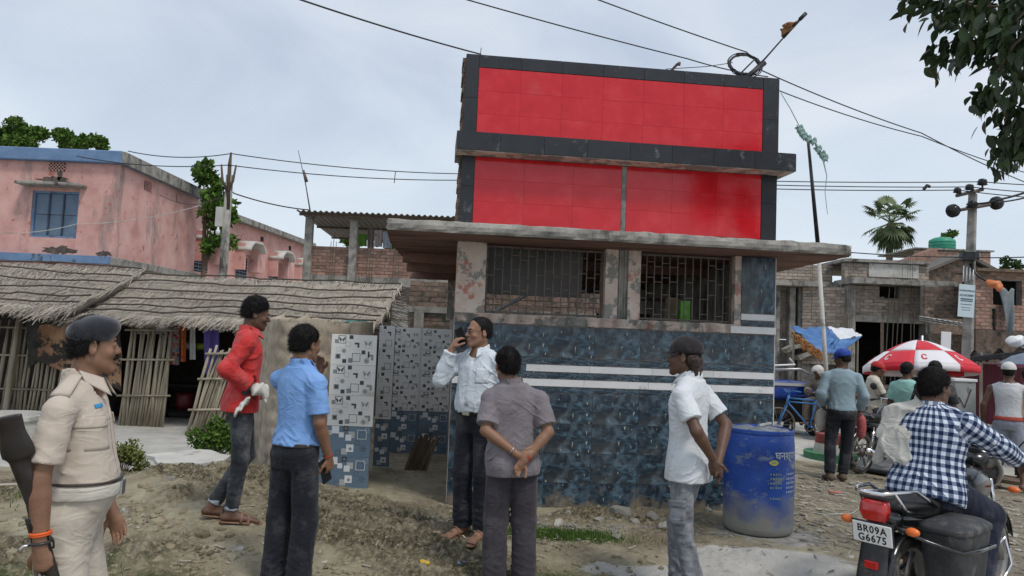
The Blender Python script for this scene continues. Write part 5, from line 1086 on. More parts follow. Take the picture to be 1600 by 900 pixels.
# ---------------------------------------------------------------- flag pole with painted round base
fp = thing('flag_pole', 'leaning pole, black above and pale below, on a round painted base', 'pole', (4.98, 11.9, GR)); b0 = at(1300, 690, 11.9); t0 = at(1262, 213, 11.8); z_g = gzf(5, 11.9)
mid = at(1278, 383, 11.85)
mb = MB(); mb.tube([(b0.x, 11.9, z_g), mid], [.036, .030], 10); obj('lower_pole', mb, M['whitewash'], fp, True); mb = MB(); mb.tube([mid, t0], [.034, .022], 10); obj('upper_pole', mb, blackp_ if 'blackp_' in globals() else M['dark'], fp, True)
for (r0_, r1_, z0, z1, nm, m_) in ((.42, .42, 0, .12, 'green_plinth', simple('green_paint', (.06, .22, .11), .8)), (.28, .25, .12, .26, 'white_drum', M['whitewash']), (.251, .24, .26, .40, 'red_drum', simple('dull_red_paint', (.24, .05, .04), .8))):
    mb = MB(); mb.lathe([(.001, z0), (r0_, z0), (r1_, z1), (.001, z1)], 32, TM(b0.x, 11.9, z_g)); obj(nm, mb, m_, fp, True, sharp=40)
# lying sheets and slabs on the road at right
def slab(name, label, pts, z, th_, mat, cat='sheet'):
    mb = MB(); mb.prism(pts, z, z+th_); o = obj(name, mb, mat, None); recenter(o); return tag(o, label, cat)
zz = gzf(4.6, 9); q = [at(a, b, 9) for a, b in ()]
def gp(px, py, z):
    d = ray(px, py); t = (z-CAMH)/d[2]; return (d[0]*t, d[1]*t)
slab('metal_sheet', 'pale grey metal sheet lying on the ground behind the rider', [gp(1330, 728, -.02), gp(1425, 742, -.02), gp(1440, 722, -.02), gp(1345, 718, -.02)], -.03, .02, simple('galvanised_sheet', (.40, .41, .41), .4, metal=.3))
slab('flat_board', 'black-edged board under the pale metal sheet', [gp(1320, 732, -.05), gp(1428, 748, -.05), gp(1446, 724, -.05), gp(1335, 719, -.05)], -.05, .018, M['dark'], 'board')
for i, (a, b, c_, d_) in enumerate((((1520, 690), (1600, 712), (1600, 704), (1528, 684)), ((1545, 705), (1640, 728), (1640, 716), (1552, 698)), ((1500, 740), (1600, 756), (1610, 750), (1510, 734)), ((1540, 672), (1640, 690), (1640, 684), (1548, 668)))):
    slab('plank', ('long pale plank lying nearest the vest man, lower one', 'pale plank on the road behind the vest man', 'dark-edged board lying behind the motorcycle mirror', 'farthest pale plank on the road at right')[i], [gp(*a, -.1), gp(*b, -.1), gp(*c_, -.1), gp(*d_, -.1)], -.13+.0*i, .045, (PL, M['whitewash'], M['wood'], M['whitewash'])[i], 'plank')
# ------------------------------------------------------------------ people
I3 = np.eye(3)
def Rax(axis, a):
    return np.array(Matrix.Rotation(a, 3, axis))
SKINS = {'brown': [(.19, .098, .058), (.27, .145, .09)], 'dark': [(.085, .043, .028), (.14, .074, .048)], 'light': [(.235, .12, .075), (.32, .175, .115)]}
def skinmat(k): 
    if 'skin_'+k not in MATS:
        m = pm('skin_'+k, SKINS[k], 7, .52, .0012, 120, spec=.4, coord='Object'); b = m.node_tree.nodes['Principled BSDF']
        b.inputs['Subsurface Weight'].default_value = .06; b.inputs['Subsurface Radius'].default_value = (.02, .008, .004)
    return MATS['skin_'+k]
def cloth(name, c, var=.10, rough=.85, scale=6, stain=None, weave=.0005, wscale=420, wr=.0024):
    if name in MATS: return MATS[name]
    m = pm(name, [mixc(c, (0, 0, 0), var*1.6), c, mixc(c, (1, 1, 1), var*.35)], scale, rough, weave, wscale, sheen=.1, stain=stain, spec=.22, bdetail=2)
    nt = m.node_tree; L = nt.links; bs = nt.nodes['Principled BSDF']; old = bs.inputs['Normal'].links[0].from_node
    t = N(nt, 'ShaderNodeTexCoord'); mp_ = N(nt, 'ShaderNodeMapping'); mp_.inputs['Rotation'].default_value = (.5, .4, .3); mp_.inputs['Scale'].default_value = (1, .6, 1.6); L.new(t.outputs['Object'], mp_.inputs[0])
    n = N(nt, 'ShaderNodeTexNoise'); n.inputs['Scale'].default_value = 7; n.inputs['Detail'].default_value = 2; n.inputs['Distortion'].default_value = 1.2; L.new(mp_.outputs[0], n.inputs[0])
    ab = N(nt, 'ShaderNodeMapRange'); ab.inputs[1].default_value = .35; ab.inputs[2].default_value = .5; L.new(n.outputs[0], ab.inputs[0])
    a2 = N(nt, 'ShaderNodeMapRange'); a2.inputs[1].default_value = .62; a2.inputs[2].default_value = .5; L.new(n.outputs[0], a2.inputs[0])
    mu = N(nt, 'ShaderNodeMath', operation='MULTIPLY'); L.new(ab.outputs[0], mu.inputs[0]); L.new(a2.outputs[0], mu.inputs[1])
    b2 = N(nt, 'ShaderNodeBump'); b2.inputs['Distance'].default_value = wr; b2.inputs['Strength'].default_value = .8; L.new(mu.outputs[0], b2.inputs['Height']); L.new(b2.outputs[0], old.inputs['Normal'])
    return m
M_hair = pm('black_hair', [(.003, .0025, .0025), (.010, .008, .008)], 30, .62, .002, 160, stretch=(1, 1, .3), spec=.18)
M_eye = simple('eye_white', (.55, .52, .48), .2); M_iris = simple('eye_dark', (.02, .012, .008), .15)
BASE = dict(pel=(0, 0, .94), chest=(0, 0, 1.26), neck=(0, -.005, 1.455), head=(0, .02, 1.60),
            hl=(-.088, 0, .90), hr=(.088, 0, .90), kl=(-.10, .015, .49), kr=(.10, .015, .49), al=(-.11, -.02, .085), ar=(.11, -.02, .085),
            tl=(-.135, .17, .02), tr=(.135, .17, .02),
            sl=(-.182, -.01, 1.395), sr=(.182, -.01, 1.395), el=(-.235, -.03, 1.115), er=(.235, -.03, 1.115), wl=(-.245, .05, .87), wr=(.245, .05, .87))
TORSO = [(-.13, 0, -.012, .150, .105), (-.04, 0, -.018, .168, .122), (.05, 0, -.005, .157, .108), (.13, 0, 0, .145, .098), (.22, 0, .005, .150, .102), (.32, 0, .006, .163, .110), (.40, 0, 0, .165, .104), (.455, 0, -.008, .125, .082), (.50, 0, -.005, .07, .062)]
class Body: pass
def frame(zax, fwd):
    z = nv(zax); y = np.array(fwd, float); y = nv(y-z*(y @ z)); x = np.cross(y, z); return np.array([x, y, z])
def person(label, loc, face, pose=None, skin='brown', h=1.70, vox=.0075, belly=0., bulk=1., headyaw=0., headpitch=0., headtilt=0., hand_l=None, hand_r=None, feet=True, group=None, torso_fwd=(0, 1, 0), eyes=True, hx=1., hy=1.):
    """pose: joint overrides in a 1.70 m standing figure facing +Y"""
    B = Body(); s = h/1.70; B.s = s
    J = {k: np.array(v, float) for k, v in BASE.items()}
    for k, v in (pose or {}).items():
        if k in J: J[k] = np.array(v, float)
    for k in ('sl', 'sr'): J[k] = J[k]-np.array([0, 0, .034])
    B.J = {k: v*s for k, v in J.items()}; J = B.J
    t = thing('person', label, 'person', loc, face, group); B.root = t
    B.skin = skinmat(skin); f = SDF(); B.f = f; b = bulk*s
    zax = J['neck']-J['pel']; T = frame(zax, torso_fwd); B.T = T; L = np.linalg.norm(zax); k_ = L/.515
    st = []
    for (tt, cx, cy, rx, ry) in TORSO:
        bl = belly*np.exp(-((tt-.10)/.13)**2); st.append((tt*k_, cx, (cy+bl*.55)*s, (rx+bl*.25)*b, (ry+bl*.55)*b))
    B.torso = st
    f.loft(J['pel'], T, st, k=.02)
    hf = nv(J['head']-J['neck'])
    # head frame
    Rh = Matrix.Rotation(headyaw, 3, 'Z') @ Matrix.Rotation(headpitch, 3, 'X') @ Matrix.Rotation(headtilt, 3, 'Y'); A = np.array(Rh)   # columns local axes
    Rr = A.T; hs = s*hx; B.hy = hy; hc = J['head']; B.hc = hc; B.Rr = Rr; B.hs = hs
    def H(x, y, z): return hc+A @ (np.array([x, y*hy, z])*hs)
    B.H = H
    E = lambda c, r, k=.012, op='u', R=None: f.ell(H(*c), np.array(r)*hs*np.array([1, hy, 1]), (Rr if R is None else R @ Rr), k, op)
    nb = J['neck']; f.limb(nb+T[2]*(-.03)*s, H(0, -.022, -.05), [(0, .066*b), (.5, .056*s), (1, .056*s)], k=.035)
    for sd in ('l', 'r'):
        f.limb(nb-T[2]*.012*s, J['s'+sd]+T[2]*.002, [(0, .046*b), (1, .044*b)], k=.04)
    E((0, -.014, .040), (.0735, .093, .080)); E((0, .012, -.020), (.064, .078, .088), .02); E((0, .050, -.065), (.044, .038, .045), .02)
    E((0, .073, -.100), (.020, .017, .016), .02)
    for q in (-1, 1):
        f.limb(H(q*.052, -.012, -.055), H(q*.018, .070, -.098), [(0, .016*hs), (1, .014*hs)], k=.022)       # jaw
        E((q*.040, .062, -.028), (.022, .020, .020), .018)                                                     # cheekbone
    f.limb(H(-.034, .079, .024), H(.034, .079, .024), .0105*hs, k=.016)
    f.limb(H(0, .080, .018), H(0, .106, -.026), [(0, .0075*hs), (1, .0125*hs)], k=.010)
    for q in (-1, 1):
        E((q*.0125, .094, -.030), (.0085, .011, .0085), .006)
        E((q*.031, .093, .006), (.019, .013, .0105), .008, 's')
        R_ear = Rax('Y', q*.15) @ Rax('Z', q*.35)
        E((q*.077, -.012, -.006), (.0085, .021, .033), .006, 'u', R_ear)
        E((q*.085, -.004, -.002), (.005, .010, .017), .004, 's', R_ear)
        if eyes:
            E((q*.031, .0790, .0055), (.0150, .0125, .0125), .003)
    E((0, .091, -.0565), (.023, .0105, .0055), .006); E((0, .089, -.0685), (.020, .0105, .0065), .006)
    f.limb(H(-.022, .098, -.0625), H(.022, .098, -.0625), .0018*hs, k=.003, op='s')
    for sd, q in (('l', -1), ('r', 1)):
        S_, E_, W_ = J['s'+sd], J['e'+sd], J['w'+sd]
        f.ball(S_, .052*b, k=.03)
        f.limb(S_, E_, [(0, .050*b), (.35, .047*b), (.8, .038*s), (1, .037*s)], k=.025)
        f.limb(E_, W_, [(0, .037*s), (.25, .041*s), (.7, .030*s), (1, .0255*s)], k=.018)
        hd = (hand_l if sd == 'l' else hand_r) or {}
        d = nv(hd.get('d', nv(W_-E_))); n = hd.get('n'); n = np.array((-q*1., 0, 0.)) if n is None else np.array(n, float); n = nv(n-d*(n @ d))  # palm normal
        side = np.cross(d, n)*(-q)  # towards thumb
        if hd.get('flip'): side = -side
        cur = hd.get('curl', .5); sp = hd.get('spread', .0)
        hw = .9*s
        pe = np.stack([side, n, d]); f.ell(W_+d*.050*hw, (.041*hw, .0165*hw, .052*hw), pe, .012); f.limb(W_-d*.01, W_+d*.03, .023*hw, k=.015)
        for i, (off, ln) in enumerate(((.030, .072), (.0105, .080), (-.010, .074), (-.029, .058))):
            p = W_+d*.085*hw*(1-.06*abs(i-1))+side*off*hw; dd = nv(d+side*sp*(1.2-i)*.5); a = cur*(.75+.12*i)
            for j, fr_ in enumerate((.45, .3, .25)):
                dd = nv(dd*cos(a)+n*sin(a)); a = cur*(1.25 if j == 0 else 1.); p2 = p+dd*ln*fr_*hw; f.limb(p, p2, [(0, (.0094-.0008*j)*hw), (1, (.0086-.0008*j)*hw)], k=.0035); p = p2
        p = W_+d*.025*hw+side*.030*hw; dd = nv(d*.75+side*.75+n*hd.get('th', .35))
        for j, ln in enumerate((.040, .032, .026)):
            p2 = p+dd*ln*hw; f.limb(p, p2, (.0125-.0015*j)*hw, k=.006); p = p2; dd = nv(dd*.8+d*.45+n*hd.get('th', .35)*.7)
    for sd in ('l', 'r'):
        Hp, K, A_, To = J['h'+sd], J['k'+sd], J['a'+sd], J['t'+sd]
        f.limb(Hp, K, [(0, .080*b), (.3, .078*b), (.75, .056*s), (1, .050*s)], k=.02)
        f.limb(K, A_, [(0, .050*s), (.3, .053*s), (.75, .036*s), (1, .031*s)], k=.02)
        if feet:
            ft = To-A_; up = np.array([0, 0, 1.]); fd = nv(ft*np.array([1, 1, .0])+1e-9) if abs(ft[2]) < .3 else nv(ft)
            heel = A_-fd*.045*s-up*.038*s
            f.limb(A_, heel, [(0, .030*s), (1, .030*s)], k=.015); f.limb(heel+fd*.02*s, To-fd*.02*s+up*.004, [(0, .032*s), (1, .026*s)], k=.02, el=(1.25, .72), ref=(0, 0, 1)); f.limb(A_+fd*.01, To-fd*.05*s, [(0, .030*s), (1, .016*s)], k=.03)
            sd_ = np.cross(fd, up)
            for i in range(5):
                q = (i-2)*(1 if sd == 'l' else -1); e0 = To-fd*(.015+.006*abs(i-.6))*s+sd_*q*.0165*s; f.limb(e0, e0+fd*.033*s-up*.004*s, [(0, (.0125 if i == 0 else .0095)*s), (1, (.0115 if i == 0 else .008)*s)], k=.004)
    o = link('body', f.mesh('body', vox), B.skin, t); B.body = o
    if eyes:
        for q in (-1, 1):
            mb = MB(); c = H(q*.031, (.0915*hy-.0115)/hy, .0055)
            MM = Matrix.Translation(c) @ Matrix(A.tolist()).to_4x4()
            mb.lathe([(.0001, -.0126*hs), (.006*hs, -.011*hs), (.0105*hs, -.006*hs), (.0124*hs, 0), (.0105*hs, .006*hs), (.006*hs, .011*hs), (.0001, .0126*hs)], 14, MM); ey = obj('eye', mb, M_eye, t, True, local=True)
            mb = MB(); MM = Matrix.Translation(H(q*.031, (.0915*hy+.0003)/hy, .0055)) @ Matrix(A.tolist()).to_4x4() @ Matrix.Rotation(-pi/2, 4, 'X'); mb.lathe([(.0052*hs, -.001), (.0050*hs, .0010*hs), (.0001, .0018*hs)], 12, MM); obj('iris', mb, M_iris, ey, True, local=True)
            mb = MB(); mb.tube([H(q*.013, .0905, .0195), H(q*.030, .0925, .0245), H(q*.046, .0815, .0205)], [.003*hs, .0036*hs, .002*hs], 6); obj('eyebrow', mb, M_hair, t, True, local=True)
    return B
def hair(B, style='short', fuzz=4200, mat=None, amp=.004, vox=.006, nape=-.055, front=.055, vol=.012, top=0.0):
    f = SDF(); hs = B.hs; Rr = B.Rr; H = B.H; A = Rr.T
    f.ell(H(0, -.016, .040+top/2), np.array([.0735+vol, (.093+vol)*B.hy, .080+vol+top])*hs, Rr, .01); f.ell(H(0, -.030, -.012), np.array([.066+vol*.7, (.074+vol)*B.hy, .074])*hs, Rr, .02)
    f.disp.append(lambda P: amp*pn(P, 95)+amp*.8*pn(P*np.array([1, 1, .45]), 210, 3)+amp*.5*pn(P, 420, 5))
    ey, ez = A[:, 1], A[:, 2]; ex = A[:, 0]
    def cut(P, d):
        q = (P-H(0, 0, 0)) @ A/hs; x, y, z = q[..., 0], q[..., 1], q[..., 2]
        # hairline: allowed below this curve in y(front limit) as a function of z
        yl = np.interp(z, [-.10, nape, -.03, .0, .02, .045, .06, .085, .12], [-.2, -.055, -.028, -.002, .022, front-.004, front+.014, front+.028, front+.05])
        yl = yl+.004*pn(P, 160, 2)
        d = -smin(-d, -((y-yl)*hs), .004); d = -smin(-d, -((nape-z)*hs+.004*pn(P, 150, 1)), .005); return d
    f.post.append(cut)
    o = link('hair', f.mesh('hair', vox), mat or M_hair, B.root)
    if vox < .009 and fuzz:
        me = o.data; n = len(me.vertices); P = np.empty(n*3); Q = np.empty(n*3); me.vertices.foreach_get('co', P); me.vertices.foreach_get('normal', Q); P = P.reshape(-1, 3); Q = Q.reshape(-1, 3); r = np.random.default_rng(n); ix = r.integers(0, n, fuzz)
        p = P[ix]; q = Q[ix]; fl = np.array([0, 0, -.55])-ey*.35; d = q*.55+fl+r.normal(0, .28, p.shape); d /= np.linalg.norm(d, axis=1)[:, None]; w = np.cross(d, q+.01); w /= np.linalg.norm(w, axis=1)[:, None]+1e-6; L_ = (.008+.014*r.random(len(p)))[:, None]*(1+top*12)
        V_ = np.stack([p-w*.0009-q*.002, p+w*.0009-q*.002, p+d*L_+w*.0003, p+d*L_-w*.0003], 1).reshape(-1, 3); tag(link('strands', npmesh('strands', V_, np.arange(len(V_)).reshape(-1, 4), False), mat or M_hair, o), kind='stuff')
    return o
def torso_garment(B, name, mat, z0, z1, infl, sleeves=None, vox=.009, folds=.004, collar=True, seed=0., flare=0., neck=.072, extra=None, hem_tilt=0., op_front=False, drape=1., shoulder=.0, parent=None):
    """z0,z1 in torso units (fraction metres along spine); sleeves: (frac_l, frac_r, radius_add) 0..2 (1 = elbow, 2 = wrist)"""
    f = SDF(); J = B.J; s = B.s; T = B.T; k_ = np.linalg.norm(J['neck']-J['pel'])/.515; b = B.torso[1][3]/.168
    st = []
    for (t, cx, cy, rx, ry) in B.torso:
        fl = flare*max(0, (.16-t)/.25); st.append((t, cx, cy, rx+infl+fl, ry+infl+fl))
    if z0 < st[0][0]/k_: 
        t, cx, cy, rx, ry = st[0]; rx = max(rx, st[1][3]*.97); ry = max(ry, st[1][4]*.97); st[0] = (z0*k_, cx, cy, rx, ry); 
    f.loft(J['pel'], T, [q for q in st], k=.025)
    for sd in ('l', 'r'):
        f.limb(J['neck']-T[2]*.014*s, J['s'+sd]+T[2]*(.002), [(0, .050*b+infl*.3), (1, .046*b+infl*.35+shoulder)], k=.045)
        if sleeves:
            fr = sleeves[0 if sd == 'l' else 1]; ra = sleeves[2]; S_, E_, W_ = J['s'+sd], J['e'+sd], J['w'+sd]
            f.ball(S_, .052*b+ra*.3, k=.03)
            if fr <= 1:
                e = S_+(E_-S_)*fr; f.limb(S_, e, [(0, .050*b+ra*.4), (.5, .050*b+ra*.75), (1, .048*b+ra*1.0)], k=.02, flat=True)
            else:
                f.limb(S_, E_, [(0, .050*b+ra*.4), (.5, .047*b+ra*.8), (1, .043*s+ra*.8)], k=.025); f.limb(E_, E_+(W_-E_)*(fr-1), [(0, .044*s+ra), (.4, .045*s+ra), (.85, .034*s+ra), (1, .035*s+ra*1.2)], k=.02)
                # cuff end cut
                p = E_+(W_-E_)*(fr-1)*1.02; n = nv(W_-E_); R_ = .09
                f.post.append(lambda P, d, p=p, n=n: np.where(((P-p)**2).sum(-1) < R_**2, np.maximum(d, (P-p) @ n), d))
    o0 = J['pel']
    def fold(P):
        q = (P-o0) @ T.T; t = q[..., 2]/k_
        a = folds*(.30+1.1*np.exp(-((t-.05)/.09)**2)*drape+.7*np.exp(-((np.abs(q[..., 0])-.16)/.05)**2)+.5*np.exp(-((t-.36)/.05)**2))
        Q = q*np.array([1, 1, 1.]); sl_ = np.sign(q[..., 0])*.9
        u = Q[..., 2]+Q[..., 0]*sl_*.9; Q2 = np.stack([Q[..., 0]*.35, Q[..., 1]*.5, u*1.5], -1)
        n1 = pn(Q2, 24, seed+2); n2 = pn(Q*np.array([1.3, 1, .35]), 22, seed+5); n3 = pn(Q, 8, seed+7)
        r1 = np.clip(1-np.abs(n1)*2.6, 0, 1)**2; r2 = np.clip(1-np.abs(n2)*3, 0, 1)**2
        return -a*(1.5*r1*smooth(-.3, .4, n3)+1.2*r2*smooth(-.3, .4, -n3)+.3*n3)
    def slv(P):
        d = 0
        for sd in ('l', 'r'):
            ax = nv(J['e'+sd]-J['s'+sd])
            for c, r_, am in ((J['e'+sd], .085, 1.3), (J['s'+sd]*.8+.2*J['e'+sd]+T[2]*-.03, .07, 1.), (J['s'+sd]*.45+.55*J['e'+sd], .10, .7)):
                m = np.exp(-((P-c)**2).sum(-1)/(r_**2)); u = P @ ax; Q = np.stack([u*1.8, P[..., 0]*.6+P[..., 2]*.2, P[..., 1]*.6], -1)
                n1 = pn(Q, 26, seed+9+am); d = d-folds*am*m*(np.clip(1-np.abs(n1)*2.4, 0, 1)**1.6-.3+.4*pn(P, 14, seed))
        return d
    f.disp += [fold, slv]
    f.plane(o0+T[2]*z0*k_, -(T[2]+T[1]*hem_tilt), .004)
    # neck opening
    nk = J['neck']
    f.limb(nk-T[2]*.02+T[1]*.03, nk+T[2]*.12+T[1]*.03, neck*s, k=.006, op='s'); f.ball(nk+T[1]*.075*s-T[2]*.015*s, .040*s, k=.02, op='s')
    f.plane(nk+T[2]*z1*s, T[2], .01)
    if extra: extra(f, J, T, s)
    o = link(name, f.mesh(name, vox), mat, parent or B.root); B.shirt = f
    if collar:
        c = SDF(); pa = nk-T[2]*.012*s; pb = nk+T[2]*.052*s-T[1]*.010*s
        c.limb(pa, pb, [(0, (neck+.012)*s), (1, (neck-.004)*s)], k=.004, flat=True); c.limb(pa-T[2]*.02, pb+T[2]*.02, [(0, (neck+.003)*s), (1, (neck-.013)*s)], k=.004, op='s', flat=True)
        c.plane(nk+T[2]*.04*s+T[1]*.0*s, T[2]+T[1]*.55, .006)
        if op_front: c.ell(nk+T[1]*.09*s+T[2]*.02, (.030*s, .05*s, .09*s), T, .01, 's')
        c.disp.append(lambda P: .002*pn(P, 40, seed))
        link('collar', c.mesh('collar', min(vox, .007)), mat, o)
        for q in (-1, 1):   # collar wings
            w = MB(); nkp = lambda x, y, z: nk+T[0]*x*s+T[1]*y*s+T[2]*z*s
            w.grid(lambda a, b_: nkp(q*((.078-.054*a)*(1-b_)+(.090-.048*a)*b_), (.0+.078*a)*(1-b_)+(.028+.090*a)*b_, (.040-.030*a)*(1-b_)+(-.004-.066*a+.010*b_*a)*b_), 8, 4, .004)
            if q: obj('collar_wing', w, mat, o, True, local=True)
    return o
def trousers(B, mat, infl=.014, hem=.93, wide=(1., 1.), waist=.10, vox=.009, folds=.004, seed=3., short=None, name='trousers', stack=1.):
    f = SDF(); J = B.J; s = B.s; T = B.T; k_ = np.linalg.norm(J['neck']-J['pel'])/.515; b = B.torso[1][3]/.168
    st = [(t, cx, cy, rx+infl*.6, ry+infl*.6) for (t, cx, cy, rx, ry) in B.torso if t <= .16]
    f.loft(J['pel'], T, st, k=.03)
    for sd in ('l', 'r'):
        Hp, K, A_ = J['h'+sd], J['k'+sd], J['a'+sd]
        kn = (.052*s+infl)*wide[0]; an = (.044*s+infl)*wide[1]
        if short:
            e = Hp+(K-Hp)*short; f.limb(Hp, e, [(0, .084*b+infl), (1, (.075*b+infl)*wide[0])], k=.02, flat=True); continue
        f.limb(Hp, K, [(0, .082*b+infl*.8), (.4, .076*b+infl), (1, kn)], k=.025)
        e = K+(A_-K)*hem; f.limb(K, e, [(0, kn), (.35, kn*1.0), (1, an)], k=.02)
        p, n = e+nv(A_-K)*.01, nv(A_-K)
        f.post.append(lambda P, d, p=p, n=n: np.where(((P-p)**2).sum(-1) < .13**2, np.maximum(d, (P-p) @ n), d))
    def fold(P):
        d = 0
        for sd in ('l', 'r'):
            Hp, K, A_ = J['h'+sd], J['k'+sd], J['a'+sd]; ax = nv(K-A_)
            for c, r_, am in ((K-(K-A_)*.12, .10, 1.3), (A_+(K-A_)*.18, .15, 1.5*stack), (Hp-(Hp-K)*.15, .12, 1.1), ((K+A_)/2, .14, .6)):
                m = np.exp(-((P-c)**2).sum(-1)/(r_**2)); u = P @ ax; Q = np.stack([u*1.9, P[..., 0]*.75+u*.2, P[..., 1]*.7], -1)
                n1 = pn(Q, 30, seed+am); d = d-folds*am*m*(np.clip(1-np.abs(n1)*2.3, 0, 1)**1.7-.25+.35*pn(P, 15, seed))
        n2 = pn(P*np.array([1, 1, .16]), 30, seed+3)
        return d-folds*.9*np.clip(1-np.abs(n2)*2.6, 0, 1)**2-folds*.5*pn(P*np.array([1, 1, .3]), 13, seed+6)
    f.disp.append(fold); f.plane(J['pel']+T[2]*waist*k_, T[2], .005)
    B.pants = f
    return link(name, f.mesh(name, vox), mat, B.root)
def belt(B, mat, z=.075, w=.034, infl=.018, name='belt', buckle=None, vox=.007):
    f = SDF(); J = B.J; T = B.T; k_ = np.linalg.norm(J['neck']-J['pel'])/.515
    st = [(t, cx, cy, rx+infl, ry+infl) for (t, cx, cy, rx, ry) in B.torso if t <= .24]; f.loft(J['pel'], T, st, k=.01)
    f.plane(J['pel']+T[2]*(z+w)*k_, T[2], .003); f.plane(J['pel']+T[2]*z*k_, -T[2], .003)
    o = link(name, f.mesh(name, vox), mat, B.root)
    if buckle:
        y = np.interp((z+w/2)*k_, [q[0] for q in B.torso], [q[2]+q[4] for q in B.torso])+infl; c = J['pel']+T[2]*(z+w/2)*k_+T[1]*(y+.002)
        mb = MB(); MM = Matrix.Translation(c) @ Matrix(T.T.tolist()).to_4x4(); mb.box((-.03, -.004, -w*.55), (.03, .006, w*.55), MM); obj('buckle', mb, buckle, o, local=True)
    return o
def decal(B, f, name, mat, pts, axis, off=.004, parent=None, thick=.003):
    """flat patch laid on a garment: pts (a,b) in plane seen along -axis, coordinates in torso frame"""
    T = B.T; o0 = B.J['pel']; ax = nv(axis); e1 = nv(np.cross((0, 0, 1.), ax)); e2 = np.cross(ax, e1)
    (a0, a1), (b0, b1) = pts; n = 8; mb = MB()
    g = np.array([[o0+e1*(a0+(a1-a0)*i/n)+e2*(b0+(b1-b0)*j/n)+ax*.5 for j in range(n+1)] for i in range(n+1)])
    P = g.copy()
    for _ in range(60):
        d = f.eval(P); P = P-ax*np.clip(d*.7, -.02, .05)[..., None]
    P = P+ax*off
    mb.grid(lambda a, b: P[int(round(a*n)), int(round(b*n))], n, n, thick)
    return obj(name, mb, mat, parent or B.root, True, local=True)
def ring(B, name, mat, a, b, t, r, w, parent=None):
    a = np.array(a); b = np.array(b); d = nv(b-a); c = a+(b-a)*t; mb = MB(); e1 = nv(np.cross(d, (0.3, .2, 1))); e2 = np.cross(d, e1); n = 20
    pts = [c+e1*cos(2*pi*i/n)*r+e2*sin(2*pi*i/n)*r for i in range(n+1)]; mb.tube(pts, w, 8, cap=False); return obj(name, mb, mat, parent or B.root, True, local=True)
def sandal(B, sd, mat, strap=True, sole=.014):
    J = B.J; s = B.s; A_, To = J['a'+sd], J['t'+sd]; fd = nv((To-A_)*np.array([1, 1, 0])); rt = np.array([fd[1], -fd[0], 0]); zf = To[2]-.022*s; zh = A_[2]-.068*s
    c = A_*.5+To*.5; c[2] = 0; f = SDF(); f.limb(np.array([*(A_-fd*.045*s)[:2], zh]), np.array([*(To+fd*.015*s)[:2], zf]), [(0, .034*s), (.6, .043*s), (1, .036*s)], k=.01, el=(1.1, .28), ref=(0, 0, 1))
    o = link('sandal', f.mesh('sandal', .006), mat, B.root)
    if strap:
        for fr in (.42, .68):
            p = A_*(1-fr)+To*fr; zt = A_[2]*(1-fr)+(To[2]+.012)*fr+.012*s-(.02*s if fr > .5 else .012*s); mb = MB()
            mb.tube([np.array([*(p+rt*q*.047*s)[:2], zt-.055*s*abs(q)**3+.018*s*(1-abs(q))]) for q in (-1, -.7, -.3, 0, .3, .7, 1)], .012*s, 8, flat=.35); obj('strap', mb, mat, o, True, local=True)
    return o
def shoe(B, sd, mat):
    J = B.J; s = B.s; A_, To = J['a'+sd], J['t'+sd]; fd = nv((To-A_)*np.array([1, 1, 0.])); up = np.array([0, 0, 1.]); f = SDF(); heel = A_-fd*.045*s-up*.04*s
    f.limb(A_+up*.01, heel, .042*s, k=.02); f.limb(heel, To+up*.006, [(0, .040*s), (1, .034*s)], k=.02, el=(1.2, .85)); f.limb(A_, To-fd*.05*s+up*.01, [(0, .038*s), (1, .024*s)], k=.03)
    f.plane((0, 0, min(A_[2], To[2])-.06*s), (0, 0, -1.)); return link('shoe', f.mesh('shoe', .008), mat, B.root)
def cap_hat(B, mat, brim=.075, vox=.006, tilt=0., back=False):
    f = SDF(); H = B.H; hs = B.hs; Rr = B.Rr
    f.ell(H(0, -.014, .048), np.array([.092, .113, .091])*hs, Rr, .01)
    A = Rr.T
    f.post.append(lambda P, d: np.maximum(d, -((P-H(0, 0, .028-.0)) @ A[:, 2])-.12*((P-H(0, 0, 0)) @ A[:, 1])*-1*0))
    f.disp.append(lambda P: .0012*pn(P, 60, 2)-.0008*np.cos(np.arctan2((P-H(0, 0, 0)) @ A[:, 0], (P-H(0, 0, 0)) @ A[:, 1])*6))
    o = link('cap', f.mesh('cap', vox), mat, B.root)
    g = -1 if back else 1
    mb = MB(); mb.grid(lambda a, b: H(.078*(2*a-1), g*(.072-.06*(2*a-1)**2+(brim)*b*(1-.35*(2*a-1)**2)), .036-.018*(2*a-1)**2-.012*b), 12, 5, .004); obj('cap_brim', mb, mat, o, True, local=True)
    mb = MB(); mb.lathe([(.006, -.003), (.006, .002), (.001, .005)], 10, Matrix.Translation(H(0, -.014, .137))); obj('cap_button', mb, mat, o, True, local=True)
    return o
SP = {}
def spot(px, Y, phi, z=None, y0=560):
    """world ground position under picture column px at depth Y, and heading; phi 0 = back to the camera, -90 = facing picture right"""
    p = at(px, y0, Y); a = math.atan2(p.x, Y); zz = gzf(p.x, Y) if z is None else z
    return (p.x, Y, zz), radians(phi)-a
khaki = cloth('khaki_shirt', (.50, .43, .36), .10); khaki2 = cloth('khaki_trousers', (.50, .45, .38), .12)
red = cloth('red_shirt', (.50, .035, .035), .2); bluec = cloth('sky_blue_shirt', (.18, .34, .66), .14)
whitec = cloth('white_shirt', (.58, .63, .68), .08); polo = cloth('grey_polo', (.185, .165, .18), .16)
whitep = cloth('white_polo', (.60, .63, .66), .07); navy = cloth('dark_trousers', (.013, .015, .022), .12); charc = cloth('charcoal_trousers', (.050, .044, .052), .12)
